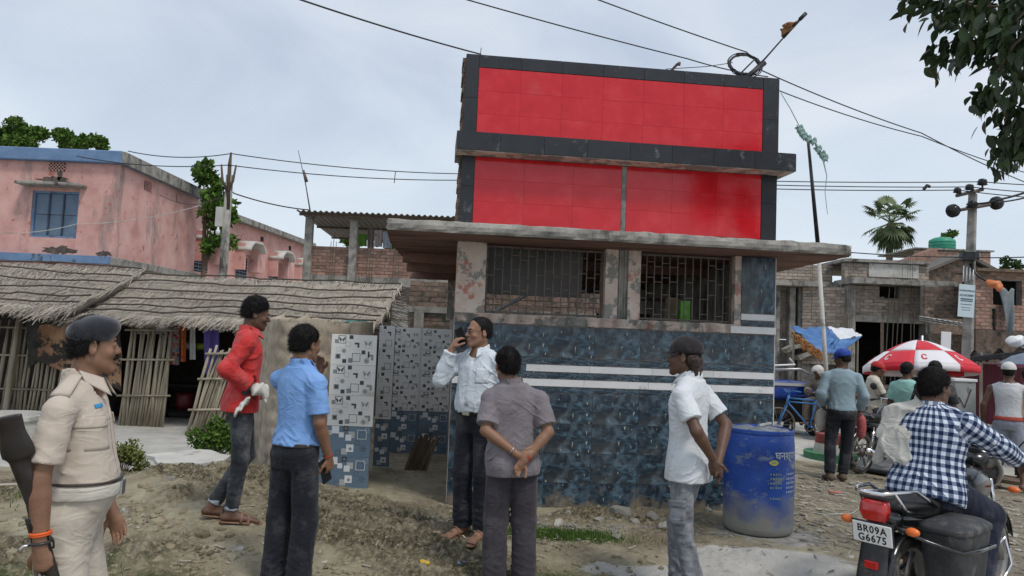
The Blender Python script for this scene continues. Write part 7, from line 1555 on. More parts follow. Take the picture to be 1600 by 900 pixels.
def motorbike(label, loc, rz, group=None, panniers=True, plate=True):
    t = thing('motorcycle', label, 'motorcycle', loc, rz, group)
    wheel(t, 0, .305); wheel(t, 1.28, .305, steer=0., front=True)
    # front fork, mudguard
    for q in (-1, 1):
        mb = MB(); mb.tube([(1.28, q*.075, .305), (1.20, q*.075, .52)], .020, 10); L('fork_leg', mb, alloy, t); mb = MB(); mb.tube([(1.20, q*.075, .52), (1.08, q*.075, .86)], .015, 10); L('fork_tube', mb, chrome, t)
    mb = MB(); mb.grid(lambda a, b: (1.28+.345*cos(.35+a*2.15)-.0, (b-.5)*.11*(1-.25*(2*a-1)**2), .305+.345*sin(.35+a*2.15)-.025*(2*b-1)**2), 20, 6, .004); L('front_mudguard', mb, bk, t)
    # handlebar
    hb = MB(); hb.tube([(.90, -.36, .985), (.97, -.25, 1.02), (1.05, -.12, 1.01), (1.08, 0, .96), (1.05, .12, 1.01), (.97, .25, 1.02), (.90, .36, .985)], .011, 8); h = L('handlebar', hb, chrome, t)
    for q in (-1, 1):
        mb = MB(); mb.tube([(.97, q*.25, 1.02), (.895, q*.37, .983)], .017, 8); L('grip', mb, rubber, h)
        mb = MB(); mb.tube([(.985, q*.24, 1.0), (.96, q*.33, .995), (.93, q*.38, .985)], .006, 6); L('lever', mb, chrome, h)
        mb = MB(); mb.tube([(.98, q*.22, 1.03), (1.0, q*.30, 1.14), (.99, q*.34, 1.17)], .005, 6); mr = L('mirror_stem', mb, bkp, h)
        mb = MB(); MM = TM(.985, q*.37, 1.19) @ Matrix.Rotation(pi/2-.15, 4, 'Y'); mb.lathe([(.001, -.012), (.045, -.010), (.056, 0), (.055, .006), (.001, .012)], 20, MM); L('mirror', mb, bkp, h)
    for q in (-1, 1):
        mb = MB(); mb.tube([(.97, q*.27, 1.0), (1.10, q*.22, 1.06), (1.22, q*.12, .98), (1.16, q*.05, .80), (.9, q*.06, .62)], .0045, 5); L('control_cable', mb, rubber, h)
    mb = MB(); mb.grid(lambda a, b: (.44-.44*a, .085+.035*b, .385-.02*a), 6, 2, .006); L('chain_guard', mb, bk, t)
    # headlamp cowl
    f = SDF(); f.ell((1.17, 0, .90), (.13, .12, .13), k=.04); f.ell((1.05, 0, .98), (.12, .10, .07), k=.05); f.limb((1.10, 0, 1.0), (1.02, 0, 1.12), [(0, .10), (1, .07)], k=.04, el=(.35, 1), ref=(0, 1, 0)); o = link('headlamp_cowl', f.mesh('headlamp_cowl', .012), bk, t)
    mb = MB(); mb.lathe([(.001, -.02), (.09, -.01), (.09, .01), (.001, .035)], 20, TM(1.285, 0, .89) @ Matrix.Rotation(pi/2-.1, 4, 'Y')); L('headlamp', mb, simple('lamp_glass', (.6, .62, .62), .1) if 'lamp_glass' not in MATS else MATS['lamp_glass'], t)
    for q in (-1, 1):
        mb = MB(); mb.tube([(1.15, q*.10, .80), (1.15, q*.16, .80)], .010, 6); st = L('indicator_stem', mb, bkp, t); f = SDF(); f.ell((1.15, q*.19, .80), (.03, .04, .022)); link('indicator', f.mesh('indicator', .007), amber, st)
        mb = MB(); mb.tube([(-.31, q*.09, .71), (-.31, q*.15, .71)], .010, 6); st = L('indicator_stem', mb, bkp, t); f = SDF(); f.ell((-.315, q*.18, .71), (.026, .038, .024)); link('indicator', f.mesh('indicator', .007), amber, st)
    # frame, engine, tank, seat
    for q in (-1, 1):
        mb = MB(); mb.tube([(1.04, 0, .86), (.95, q*.05, .60), (.85, q*.10, .30), (.45, q*.12, .26), (.35, q*.11, .45), (.30, q*.10, .70)], .015, 8); L('frame_tube', mb, bk, t)
        mb = MB(); mb.tube([(.40, q*.06, .32), (.02, q*.10, .305)], .020, 8); L('swing_arm', mb, bk, t)
        mb = MB(); mb.tube([(.02, q*.13, .32), (.12, q*.125, .66)], .016, 8); sh = L('shock_absorber', mb, chrome, t)
        mb = MB(); mb.tube([(.04+.072*i/60, q*.13+.027*cos(i*.75), .38+.22*i/60+.027*sin(i*.75)*.3) for i in range(61)], .005, 5); L('spring', mb, chrome, sh)
        mb = MB(); mb.tube([(.88, q*.14, .42), (.96, q*.20, .52), (.98, q*.23, .36), (.90, q*.20, .24), (.80, q*.12, .28)], .011, 8); L('crash_guard', mb, chrome, t)
        mb = MB(); mb.tube([(.52, q*.10, .28), (.52, q*.28, .28)], .016, 8); L('footrest', mb, rubber, t)
    f = SDF(); f.ell((.60, 0, .38), (.17, .13, .11), k=.03); f.limb((.66, 0, .42), (.78, 0, .66), [(0, .09), (1, .085)], k=.03); f.ell((.56, -.11, .34), (.10, .06, .10), k=.02); f.ell((.56, .11, .34), (.11, .06, .10), k=.02)
    f.disp.append(lambda P: -.006*np.sign(np.sin(P[..., 2]*230))*smooth(.46, .50, P[..., 2])); link('engine', f.mesh('engine', .010), engine_m, t)
    mb = MB(); mb.tube([(.78, -.06, .58), (.86, -.10, .42), (.74, -.16, .27), (.45, -.17, .26), (.20, -.18, .28), (-.20, -.19, .36)], [.017, .017, .018, .024, .042, .045], 12); L('exhaust', mb, chrome if not panniers else engine_m, t)
    f = SDF(); f.ell((.80, 0, .84), (.25, .135, .13), k=.04); f.limb((.62, 0, .80), (.95, 0, .82), [(0, .10), (1, .12)], k=.03); link('fuel_tank', f.mesh('fuel_tank', .012), bk, t)
    f = SDF(); f.limb((-.20, 0, .815), (.58, 0, .775), [(0, .11), (.5, .135), (1, .095)], k=.02, el=(1, .36), ref=(0, 0, 1)); f.ell((.2, 0, .745), (.40, .12, .055), k=.04); link('seat', f.mesh('seat', .010), pm('seat_leather', [(.012, .012, .013), (.035, .034, .034)], 12, .5, .001, 200), t)
    f = SDF(); f.limb((.30, 0, .66), (-.25, 0, .74), [(0, .12), (1, .085)], k=.02, el=(1, .62), ref=(0, 0, 1)); f.limb((-.26, 0, .74), (-.33, 0, .76), [(0, .085), (1, .065)], k=.02); link('tail_cowl', f.mesh('tail_cowl', .010), bk, t)
    f = SDF(); f.ell((.30, 0, .55), (.15, .13, .12), k=.02); link('side_cover', f.mesh('side_cover', .012), bk, t)
    # rear mudguard, lamp, plate
    mb = MB(); mb.grid(lambda a, b: (-.02-.345*cos(1.25-a*1.35)*(1+.02*a), (b-.5)*(.15+.03*a), .305+.36*sin(1.25-a*1.35)-.02*(2*b-1)**2+.03*a), 18, 6, .005); L('rear_mudguard', mb, bk, t)
    mb = MB(); mb.grid(lambda a, b: (-.345-.06*a-.012*cos(3*(b-.5)), (b-.5)*(.14+.035*a), .66-.30*a), 8, 6, .006); fl = L('mudflap', mb, bkp, t); mb = MB(); mb.tube([(-.415, -.09, .36), (-.425, 0, .357), (-.415, .09, .36)], .005, 6); L('flap_edge', mb, chrome, fl)
    mb = MB().box((-.408, -.035, .485), (-.385, .035, .525)); L('reflector', mb, redlens, t, False, bevel=.003)
    f = SDF(); f.loft((-.36, 0, .74), I3, [(0, 0, 0, .035, .060), (.05, -.005, 0, .045, .078), (.10, 0, 0, .040, .074), (.115, .01, 0, .03, .065)], ex=4, k=.01); link('tail_lamp', f.mesh('tail_lamp', .007), redlens, t)
    mb = MB().box((-.385, -.075, .857), (-.28, .075, .878)); L('lamp_hood', mb, bkp, t, False, bevel=.01)
    if plate:
        MM = TM(-.392, 0, .672) @ Matrix.Rotation(-.18, 4, 'Y')
        pe = bpy.data.objects.new('number_plate', MB().box((-.004, -.108, -.058), (.004, .108, .058)).mesh('number_plate')); pe.data.materials.append(whitepl); COL.objects.link(pe); pe.parent = t; pe.matrix_local = MM; bv = pe.modifiers.new('bevel', 'BEVEL'); bv.width = .004
        mb = MB().box((.0045, -.113, -.064), (.010, .113, .064)); o = obj('plate_holder', mb, bkp, pe, local=True)
        base_ = Matrix.Rotation(-pi/2, 4, 'Z') @ Matrix.Rotation(pi/2, 4, 'X')
        text_obj('plate_text', 'BR09A', .056, blackt, pe, TM(-.0045, 0, .022) @ base_, bold=.0012, xs=.92, sp=1.15); text_obj('plate_text', 'G6675', .056, blackt, pe, TM(-.0045, 0, -.028) @ base_, bold=.0012, xs=.92, sp=1.15)
    # grab rail (chrome loop)
    mb = MB(); mb.tube([(.10, -.13, .79), (-.02, -.135, .84), (-.16, -.13, .90), (-.34, -.11, .905), (-.43, -.07, .90), (-.44, 0, .898), (-.43, .07, .90), (-.34, .11, .905), (-.16, .13, .90), (-.02, .135, .84), (.10, .13, .79)], .011, 8); gr = L('grab_rail', mb, chrome, t)
    for y in (-.05, .05):
        mb = MB(); mb.tube([(-.43, y, .90), (-.25, y, .885), (-.14, y, .875)], .007, 6); L('rail_bar', mb, chrome, gr)
    mb = MB(); mb.tube([(-.36, -.105, .905), (-.25, -.12, .80), (-.05, -.13, .76)], .008, 6); L('rail_bar', mb, chrome, gr); mb = MB(); mb.tube([(-.36, .105, .905), (-.25, .12, .80), (-.05, .13, .76)], .008, 6); L('rail_bar', mb, chrome, gr)
    if panniers:
        f = SDF(); f.limb((-.02, -.235, .50), (.33, -.235, .50), .155, k=.02, flat=False, el=(.52, 1.), ref=(0, 0, 1)) if False else None
        f.loft((.06, -.25, .33), I3, [(0, 0, 0, .15, .085), (.03, 0, 0, .175, .10), (.20, 0, 0, .20, .11), (.37, 0, 0, .22, .12)], ex=6, k=.01); f.disp.append(lambda P: .0015*pn(P, 40)); pn_ = link('leg_guard_box', f.mesh('leg_guard_box', .010), bkp, t)
        f = SDF(); f.loft((.06, -.25, .695), I3, [(0, 0, 0, .235, .132), (.03, 0, 0, .235, .132), (.05, 0, 0, .20, .105), (.062, 0, 0, .16, .08)], ex=5, k=.01); link('box_lid', f.mesh('box_lid', .009), bkp, pn_)
        mb = MB(); mb.tube([(-.30, -.125, .70), (-.24, -.22, .66), (-.17, -.372, .62), (.06, -.382, .61), (.29, -.37, .60), (.42, -.2, .56)], .010, 8); L('guard_rail', mb, bk, pn_)
    return t
BX, BY, BR = 2.34, 4.42, radians(38.5)
bike = motorbike('black motorcycle with chrome grab rail and number plate, ridden by the checked-shirt man', (BX, BY, -.02), BR)
# another motorcycle parked further off
bike2 = motorbike('dusty motorcycle parked before the vendor, half hidden by the towel', (at(1345, 690, 10.6).x, 10.6, gzf(5, 10.6)), radians(35), plate=False, panniers=False)
# ---------------------------------------------------------------- rider
rr = BR-pi/2; c_, s_ = cos(BR), sin(BR)
hip = (BX+c_*.30, BY+s_*.30, -.02-.005)
B = person('rider in navy and white checked shirt with a pale towel on one shoulder', hip, rr, dict(pel=(0, 0, .895), hl=(-.095, .02, .875), hr=(.095, .02, .875), kl=(-.23, .44, .77), kr=(.225, .36, .72), al=(-.19, .20, .36), ar=(.20, .17, .33), tl=(-.23, .38, .30), tr=(.24, .34, .28),
    neck=(0, .085, 1.370), head=(0, .115, 1.505), sl=(-.20, .075, 1.325), sr=(.20, .075, 1.325), el=(-.31, .26, 1.17), er=(.315, .26, 1.165), wl=(-.335, .50, 1.075), wr=(.335, .50, 1.07)), skin='dark', h=1.66, vox=.007, bulk=1.12, headyaw=-.30, headpitch=-.12,
    hand_r=dict(d=(.1, .8, -.35), n=(0, -.3, -1), curl=.95), hand_l=dict(d=(-.1, .8, -.35), n=(0, -.3, -1), curl=.95), torso_fwd=(0, 1, 0))
def gingham():
    m = bpy.data.materials.new('navy_white_gingham'); m.use_nodes = True; nt = m.node_tree; Lk = nt.links; bs = nt.nodes['Principled BSDF']; bs.inputs['Roughness'].default_value = .85; bs.inputs['Specular IOR Level'].default_value = .2
    a = N(nt, 'ShaderNodeAttribute'); a.attribute_name = 'cloth_uv'; sp_ = N(nt, 'ShaderNodeSeparateXYZ'); Lk.new(a.outputs['Vector'], sp_.inputs[0])
    def stripe(o):
        mu = N(nt, 'ShaderNodeMath', operation='MULTIPLY'); mu.inputs[1].default_value = 1/.047; Lk.new(o, mu.inputs[0]); fr = N(nt, 'ShaderNodeMath', operation='FRACT'); Lk.new(mu.outputs[0], fr.inputs[0])
        g = N(nt, 'ShaderNodeMath', operation='GREATER_THAN'); g.inputs[1].default_value = .5; Lk.new(fr.outputs[0], g.inputs[0]); return g.outputs[0]
    ad = N(nt, 'ShaderNodeMath', operation='ADD'); Lk.new(stripe(sp_.outputs['X']), ad.inputs[0]); Lk.new(stripe(sp_.outputs['Y']), ad.inputs[1])
    dv = N(nt, 'ShaderNodeMath', operation='DIVIDE'); dv.inputs[1].default_value = 2; Lk.new(ad.outputs[0], dv.inputs[0])
    cr_ = N(nt, 'ShaderNodeValToRGB'); cr_.color_ramp.interpolation = 'CONSTANT'; e_ = cr_.color_ramp.elements; e_[0].position = 0; e_[0].color = (.60, .64, .72, 1); e_[1].position = .4; e_[1].color = (.14, .18, .27, 1); q = e_.new(.9); q.color = (.010, .018, .055, 1)
    Lk.new(dv.outputs[0], cr_.inputs[0]); Lk.new(cr_.outputs[0], bs.inputs['Base Color'])
    n = N(nt, 'ShaderNodeTexNoise'); n.inputs['Scale'].default_value = 14; n.inputs['Distortion'].default_value = 1; bp = N(nt, 'ShaderNodeBump'); bp.inputs['Distance'].default_value = .006; t_ = N(nt, 'ShaderNodeTexCoord'); Lk.new(t_.outputs['Object'], n.inputs[0]); Lk.new(n.outputs[0], bp.inputs['Height']); Lk.new(bp.outputs[0], bs.inputs['Normal'])
    return m
gm = gingham()
so = torso_garment(B, 'checked_shirt', gm, -.10, .50, .026, (1.84, 1.84, .022), vox=.0075, folds=.0065, seed=8, neck=.070, flare=.02, hem_tilt=.15)
def cloth_uv(o, B):
    J = B.J; T = B.T; me = o.data; n = len(me.vertices); P = np.empty(n*3); me.vertices.foreach_get('co', P); P = P.reshape(-1, 3)
    q = (P-J['pel']) @ T.T; uv = np.stack([np.arctan2(q[:, 0], -(q[:, 1]+.02))*.165, q[:, 2], 0*q[:, 2]], -1)
    uv[:, 0] = np.where(np.abs(uv[:, 0]) < .3, uv[:, 0], uv[:, 0]); best = np.where(np.abs(q[:, 0]) < .165+.02*(q[:, 2] > .36), 0., 1.)
    for sd in 'lr':
        for a, b, off in ((J['s'+sd], J['e'+sd], 0.), (J['e'+sd], J['w'+sd], np.linalg.norm(J['e'+sd]-J['s'+sd]))):
            Ln = np.linalg.norm(b-a); d = (b-a)/Ln; w = P-a; h = np.clip((w @ d)/Ln, 0, 1); dist = np.linalg.norm(w-(h*Ln)[:, None]*d, axis=1); e1 = nv(np.cross(d, (0, 0, 1.))); e2 = np.cross(e1, d)
            m = (dist < .10) & (best > .5) & ((w @ d)/Ln <= 1.05) & ((w @ d)/Ln >= -.6); u = np.arctan2(w @ e1, w @ e2)*.058; uv[m] = np.stack([u, off+(w @ d), 0*u], -1)[m]
    at_ = me.attributes.new('cloth_uv', 'FLOAT_VECTOR', 'POINT'); at_.data.foreach_set('vector', uv.astype(np.float32).ravel())
cloth_uv(so, B)
for ch in so.children:
    P = np.empty(len(ch.data.vertices)*3); ch.data.vertices.foreach_get('co', P); P = P.reshape(-1, 3); at_ = ch.data.attributes.new('cloth_uv', 'FLOAT_VECTOR', 'POINT'); at_.data.foreach_set('vector', np.stack([P[:, 0], P[:, 2], 0*P[:, 0]], -1).astype(np.float32).ravel())
trousers(B, cloth('navy_trousers', (.011, .015, .032), .12), .018, hem=.94, waist=.05, wide=(1.2, 1.55), vox=.009, folds=.005)
hair(B, vol=.011, nape=-.062, vox=.006, amp=.004, front=.05)
for sd in 'lr': sandal(B, sd, brownl)
# towel over the left shoulder
J = B.J; f = SDF(); sl_ = J['sl']; 
f.ell(sl_+np.array([.085, -.01, .062]), (.105, .10, .030), k=.03); f.limb(sl_+np.array([.075, -.07, .045]), sl_+np.array([.045, -.155, -.16]), [(0, .085), (1, .095)], k=.03, el=(1, .20), ref=(0, 1, 0)); f.limb(sl_+np.array([.0, -.09, .0]), sl_+np.array([-.075, -.11, -.26]), [(0, .06), (1, .03)], k=.03, el=(1, .4), ref=(0, 1, 0))
f.limb(sl_+np.array([.08, -.14, -.10]), sl_+np.array([.20, -.145, -.13]), [(0, .05), (1, .012)], k=.03, el=(1, .35), ref=(0, 1, 0)); f.limb(sl_+np.array([.06, .06, .03]), sl_+np.array([.02, .13, -.12]), [(0, .07), (1, .06)], k=.03, el=(1, .25), ref=(0, 1, 0))
f.disp.append(lambda P: .006*pn(P, 22)-.006*np.clip(1-np.abs(pn(P*np.array([1.2, 1, .5]), 26, 3))*2.5, 0, 1)**2)
tw = link('towel', f.mesh('towel', .0075), cloth('pale_towel', (.50, .49, .44), .14, wr=.004), None, hip); tw.rotation_euler = (0, 0, rr); tag(tw, 'off-white towel draped over the left shoulder of the motorcycle rider', 'towel')
# ------------------------------------------------------------------ sign lettering on the pole
sb, sbM, tb = SIGN
for s_, z, sz, bo in (('NOBLEVISION', .205, .050, .0016), ('ACADEMY', .110, .064, .0022)): text_obj('sign_text', s_, sz, tb, sb, sbM @ TM(0, z, 0), bold=bo)
for z, w, h in ((.035, .25, .030), (-.005, .25, .022), (-.075, .23, .016), (-.14, .20, .012), (-.19, .18, .010)):
    mb = MB(); n = 9 if h < .02 else 1
    for i in range(n): mb.box((-w/2+i*w/n, -h/2, -.0008), (-w/2+(i+.82 if n > 1 else i+1)*w/n, h/2, .001), TM(0, z, 0))
    me = mb.mesh('sign_line'); me.materials.append(tb); o = bpy.data.objects.new('sign_line', me); COL.objects.link(o); o.parent = sb; o.matrix_local = sbM; o['kind'] = 'stuff'
# ------------------------------------------------------------------ blue drum
DX, DY = at(1186, 700, 6.42).x, 6.42; DZ = .115
dm_ = thing('plastic_drum', 'dirty blue plastic drum with faded lettering at the shop corner', 'drum', (DX, DY, DZ))
def drum_mat():
    m = pm('drum_blue', [(.010, .035, .20), (.018, .07, .34), (.03, .10, .42)], 3, .45, .001, 60, stain=[((.16, .20, .27), 5, .54, .10, (1, 1, 2.2)), ((.30, .31, .32), 26, .64, .05)])
    nt = m.node_tree; Lk = nt.links; bs = nt.nodes['Principled BSDF']; old = bs.inputs['Base Color'].links[0].from_socket; t = N(nt, 'ShaderNodeTexCoord'); sp_ = N(nt, 'ShaderNodeSeparateXYZ'); Lk.new(t.outputs['Object'], sp_.inputs[0])
    n = N(nt, 'ShaderNodeTexNoise'); n.inputs['Scale'].default_value = 5; n.inputs['Detail'].default_value = 8; Lk.new(t.outputs['Object'], n.inputs[0]); ms = N(nt, 'ShaderNodeMath', operation='MULTIPLY_ADD'); ms.inputs[1].default_value = .55; Lk.new(n.outputs[0], ms.inputs[0]); Lk.new(sp_.outputs['Z'], ms.inputs[2])
    mr = N(nt, 'ShaderNodeMapRange'); mr.inputs[1].default_value = .62; mr.inputs[2].default_value = .36; Lk.new(ms.outputs[0], mr.inputs[0]); mx_ = N(nt, 'ShaderNodeMix', data_type='RGBA'); mx_.inputs[7].default_value = (.26, .26, .235, 1); Lk.new(mr.outputs[0], mx_.inputs[0]); Lk.new(old, mx_.inputs[6]); Lk.new(mx_.outputs[2], bs.inputs['Base Color']); return m
DR = .285
mb = MB(); 
prof = [(.001, 0), (.262, 0), (.280, .02), (DR, .06), (DR+.003, .40), (DR, .72), (.278, .80), (.272, .815), (.283, .822), (.283, .845), (.268, .85), (.262, .83), (.262, .72), (.255, .05), (.001, .03)]
mb.lathe(prof, 56, TM(DX, DY, DZ)); bd_ = obj('body', mb, drum_mat(), dm_, True, sharp=50)
for z in (.30, .55): mb = MB(); mb.tube([(DX+(DR+.001)*cos(a), DY+(DR+.001)*sin(a), DZ+z) for a in np.linspace(0, 2*pi, 49)], .006, 6, cap=False)
mb = MB(); mb.grid(lambda a, b: (DX+.27*b*cos(2*pi*a), DY+.27*b*sin(2*pi*a), DZ+.838+.035*mnoise.noise(Vector((cos(2*pi*a)*b*2.2, sin(2*pi*a)*b*2.2, 4)))-.05*max(0, cos(2*pi*a-.3))*b*(1-b)*3), 40, 8, .004); obj('sagging_lid', mb, pm('torn_plastic', [(.10, .12, .15), (.32, .34, .36), (.03, .05, .12)], 5, .35), dm_, True)
mb = MB(); mb.tube([(DX-.02, DY-.05, DZ+.87), (DX+.10, DY+.02, DZ+.885)], .016, 6); obj('stick', mb, M['whitewash'], dm_)
# lettering on the drum: wrap mesh round the cylinder
yl = simple('faded_yellow', (.50, .48, .08), .7); dl = simple('faded_white_print', (.42, .48, .56), .7); dg_ = simple('faded_green_print', (.20, .27, .26), .7)
def wrap_text(s_, size, ang, z, mat, bold=0., xs=1.):
    tmp = text_obj('lettering', s_, size, mat, bd_, Matrix.Identity(4), extrude=.0004, bold=bold, xs=xs); me = tmp.data
    for v in me.vertices:
        a = ang+v.co.x/DR; r = DR+.0045+v.co.z; v.co = Vector((r*sin(a), -r*cos(a), z+v.co.y))
    tmp['kind'] = 'stuff'; return tmp
wrap_text('घनश्याम', .085, .62, .655, dl, .001); wrap_text('N', .06, .85, .56, dl, .001)
for k, (s_, a) in enumerate((('NITRIC ACID', .25), ('LR GRADE', .2), ('NET WT 50 KG', .25), ('BATCH NO', .2), ('HANDLE CARE', .25))): pass
for k in range(5):
    for a0_, n in ((.0, 5), (.52, 6)):
        for i in range(n):
            a = a0_+i*.075; mb = MB(); z = .50-.036*k-(.05 if a0_ < .3 and k > 3 else 0); w = .045 if (i*7+k*3) % 4 else .03
            mb.grid(lambda u, v: ((DR+.005)*sin(a+w*u), -(DR+.005)*cos(a+w*u), z+.016*v), 3, 1, .0006); o = link('lettering', mb.mesh('lettering'), dl if a0_ else dg_, bd_); o['kind'] = 'stuff'
mb = MB(); c = .10; pts = [(-.15, 0), (-.09, .016), (0, .024), (.09, .016), (.15, 0), (.09, -.016), (0, -.024), (-.09, -.016)]
mb.add([((DR+.005)*sin(c+x), -(DR+.005)*cos(c+x), .60+z) for x, z in pts], [tuple(range(8))]); o = link('diamond_mark', mb.mesh('diamond_mark'), yl, bd_)
mb = MB(); pts = [(-.08, 0), (0, .010), (.08, 0), (0, -.010)]; mb.add([((DR+.006)*sin(c+x), -(DR+.006)*cos(c+x), .60+z) for x, z in pts], [tuple(range(4))]); link('diamond_mark', mb.mesh('diamond_mark'), dg_, bd_)
mb = MB(); mb.prism([(DX-.36+.03*cos(i*1.9), 0) if False else (DX+.46*cos(2*pi*i/20)*(1+.08*sin(i*2.2)), DY-.14+.36*sin(2*pi*i/20)*(1+.08*sin(i*1.3))) for i in range(20)], .02, .108); ps = obj('concrete_pad', mb, M['concrete'], None, bevel=.01); recenter(ps); tag(ps, 'rough concrete pad under the blue drum', 'pad')
# ------------------------------------------------------------------ stones
def stone(px, py, size, label, mat, seed, group=None, sq_=(1, .8, .6), ang=True):
    r = np.random.default_rng(seed); f = SDF(); f.ell((0, 0, 0), np.array(sq_)*size, k=.01)
    for i in range(15):
        n = nv(r.normal(size=3)); f.plane(n*size*np.sqrt(((n*np.array(sq_))**2).sum())*(.62+.25*r.random()), n, size*.012)
    f.disp.append(lambda P: size*.07*pn(P, 5/size, seed)+size*.03*pn(P, 16/size, seed+1))
    # ground point under the pixel
    Yy = 5.
    for _ in range(25):
        p = at(px, py, Yy); z = gzf(p.x, p.y); d = ray(px, py); t = (z-CAMH)/d[2]; Yy = d[1]*t
    o = link('stone', f.mesh('stone', size/13, smooth_=True), mat, None, (d[0]*t, Yy, z+size*sq_[2]*.35)); o.rotation_euler = (0, 0, r.random()*6); o.data.set_sharp_from_angle(angle=radians(28)); return tag(o, label, 'stone', group)
sg_ = pm('grey_rubble', [(.12, .115, .10), (.24, .23, .205), (.30, .285, .25)], 7, .95, .003, 60, rand=.2); sw_ = pm('pale_rubble', [(.30, .28, .24), (.48, .46, .41)], 6, .95, .003, 60, rand=.1, stain=((.2, .19, .17), 4, .5, .06))
for a in ((968, 806, .125, 'largest dark rubble lump against the foot of the tiled wall', sg_, 1), (1020, 812, .09, 'dark rubble lump against the wall, left of the man in the cap', sg_, 2), (872, 820, .10, 'white-faced broken plaster chunk near the foot of the wall', sw_, 3, None, (1.2, .5, .35)), (888, 806, .06, 'upright white-faced plaster piece behind the broken chunk', sw_, 4, None, (.6, .5, .8)), (936, 815, .055, 'small squarish grey stone between plaster chunk and rubble lump', sg_, 5), (992, 818, .06, 'rounded grey stone in front of the largest rubble lump', sg_, 6), (1040, 826, .075, 'tan-grey stone half behind the leg of the man in the cap', sw_, 7, None, (1, .7, .7)),
    (962, 841, .075, 'low grey stone on the pale concrete apron', sg_, 8, None, (1.2, .6, .35)), (1008, 828, .045, 'small pointed stone on the edge of the apron', sg_, 9), (858, 808, .04, 'small grey pebble left of the plaster chunk', sg_, 10), (690, 868, .045, 'round grey pebble on the mud in front of the sandals', sg_, 11), (1108, 800, .05, 'stone beside the drum behind the man in the cap', sg_, 12),
    (193, 806, .055, 'upright white plaster shard beside the policeman', sw_, 13, None, (.6, .4, 1.1)), (285, 760, .04, 'flat white chip near the top of the mud heap', sw_, 14, None, (1, .7, .4)), (296, 775, .035, 'small white chip below the slab', sw_, 15), (278, 798, .03, 'tiny white chip in the middle of the heap', sw_, 16), (392, 765, .055, 'brown clod at the foot of the mud wall', sg_, 17), (422, 838, .035, 'white chip beside the foot of the man in blue', sw_, 18), (370, 860, .06, 'pale flat clod on the heap', sw_, 19, None, (1.1, .8, .35)), (265, 755, .07, 'dark grey clod near the white slab', sg_, 20), (245, 790, .05, 'grey clod left of centre of the heap', sg_, 21), (715, 712, .08, 'white plastic-like lump lying at the far tiled panel', sw_, 22, None, (1.2, .6, .4)), (660, 712, .06, 'pale stone beside the wooden slats', sw_, 23)):
    stone(*a)
# ------------------------------------------------------------------ scattered rubble, clods, chips (nobody could count)
def scatter(name, label, cat, n, region, size, mat, seed, flat=.5, on=gzf):
    r = np.random.default_rng(seed); mb_v = []; fs = []; ico = [(0, 0, 1), (.89, 0, .45), (.28, .85, .45), (-.72, .53, .45), (-.72, -.53, .45), (.28, -.85, .45), (.72, .53, -.45), (-.28, .85, -.45), (-.89, 0, -.45), (-.28, -.85, -.45), (.72, -.53, -.45), (0, 0, -1)]
    F0 = [(0, 1, 2), (0, 2, 3), (0, 3, 4), (0, 4, 5), (0, 5, 1), (1, 6, 2), (2, 7, 3), (3, 8, 4), (4, 9, 5), (5, 10, 1), (1, 10, 6), (2, 6, 7), (3, 7, 8), (4, 8, 9), (5, 9, 10), (11, 6, 10), (11, 7, 6), (11, 8, 7), (11, 9, 8), (11, 10, 9)]
    ico = np.array(ico); k = 0
    while k < n:
        x, y = region(r)
        s = size*(.3+r.random()**3*1.6); sc = s*np.array([1, .5+.6*r.random(), flat*(.5+.7*r.random())]); a = r.random()*6.3; P = ico*(1+.10*r.normal(size=(12, 1)))*sc; P = np.stack([P[:, 0]*cos(a)-P[:, 1]*sin(a), P[:, 0]*sin(a)+P[:, 1]*cos(a), P[:, 2]], -1)+[x, y, float(gz(x, y))+s*.15]
        b = len(mb_v)*12; mb_v.append(P); fs.append(np.array(F0)+b); k += 1
    o = link(name, npmesh(name, np.concatenate(mb_v), np.concatenate(fs), False), mat); return tag(o, label, cat, kind='stuff')
cl_ = pm('clod_earth', [(.10, .083, .052), (.22, .185, .12), (.31, .27, .18)], 3, .95, .003, 60)
scatter('clods', 'loose dark clods strewn over the mud heap', 'clods', 7500, lambda r: (r.normal(-1.2, 1.1), r.normal(4.9, .75)), .015, cl_, 1, .9)
scatter('lumps', 'bigger dark lumps on the back of the mud heap', 'lumps', 900, lambda r: (r.normal(-2.7, .75), r.normal(6.2, .8)), .032, cl_, 21, .8)
scatter('plaster_bits', 'pale plaster bits mixed into the mud heap', 'plaster bits', 170, lambda r: (r.normal(-2.5, .8), r.normal(5.9, .9)), .024, sw_, 22, .5)
scatter('gravel', 'small rubble scattered along the foot of the tiled wall', 'gravel', 1100, lambda r: (r.uniform(-.6, 2.7), r.normal(6.35, .22)), .018, sg_, 2, .6)
scatter('debris', 'splinters and broken tile chips strewn beyond the drum', 'debris', 2600, lambda r: (r.uniform(2.6, 6.6), r.uniform(5.2, 10.5)), .028, pm('mixed_debris', [(.07, .06, .045), (.20, .18, .14), (.40, .38, .33), (.33, .30, .24)], 3.3, .95, ramp=(.35, .65)), 3, .22)
scatter('pale_chips', 'pale plaster chips scattered over the ground', 'chips', 700, lambda r: (r.uniform(-3, 5.5), r.uniform(4, 9)), .014, sw_, 4, .35)
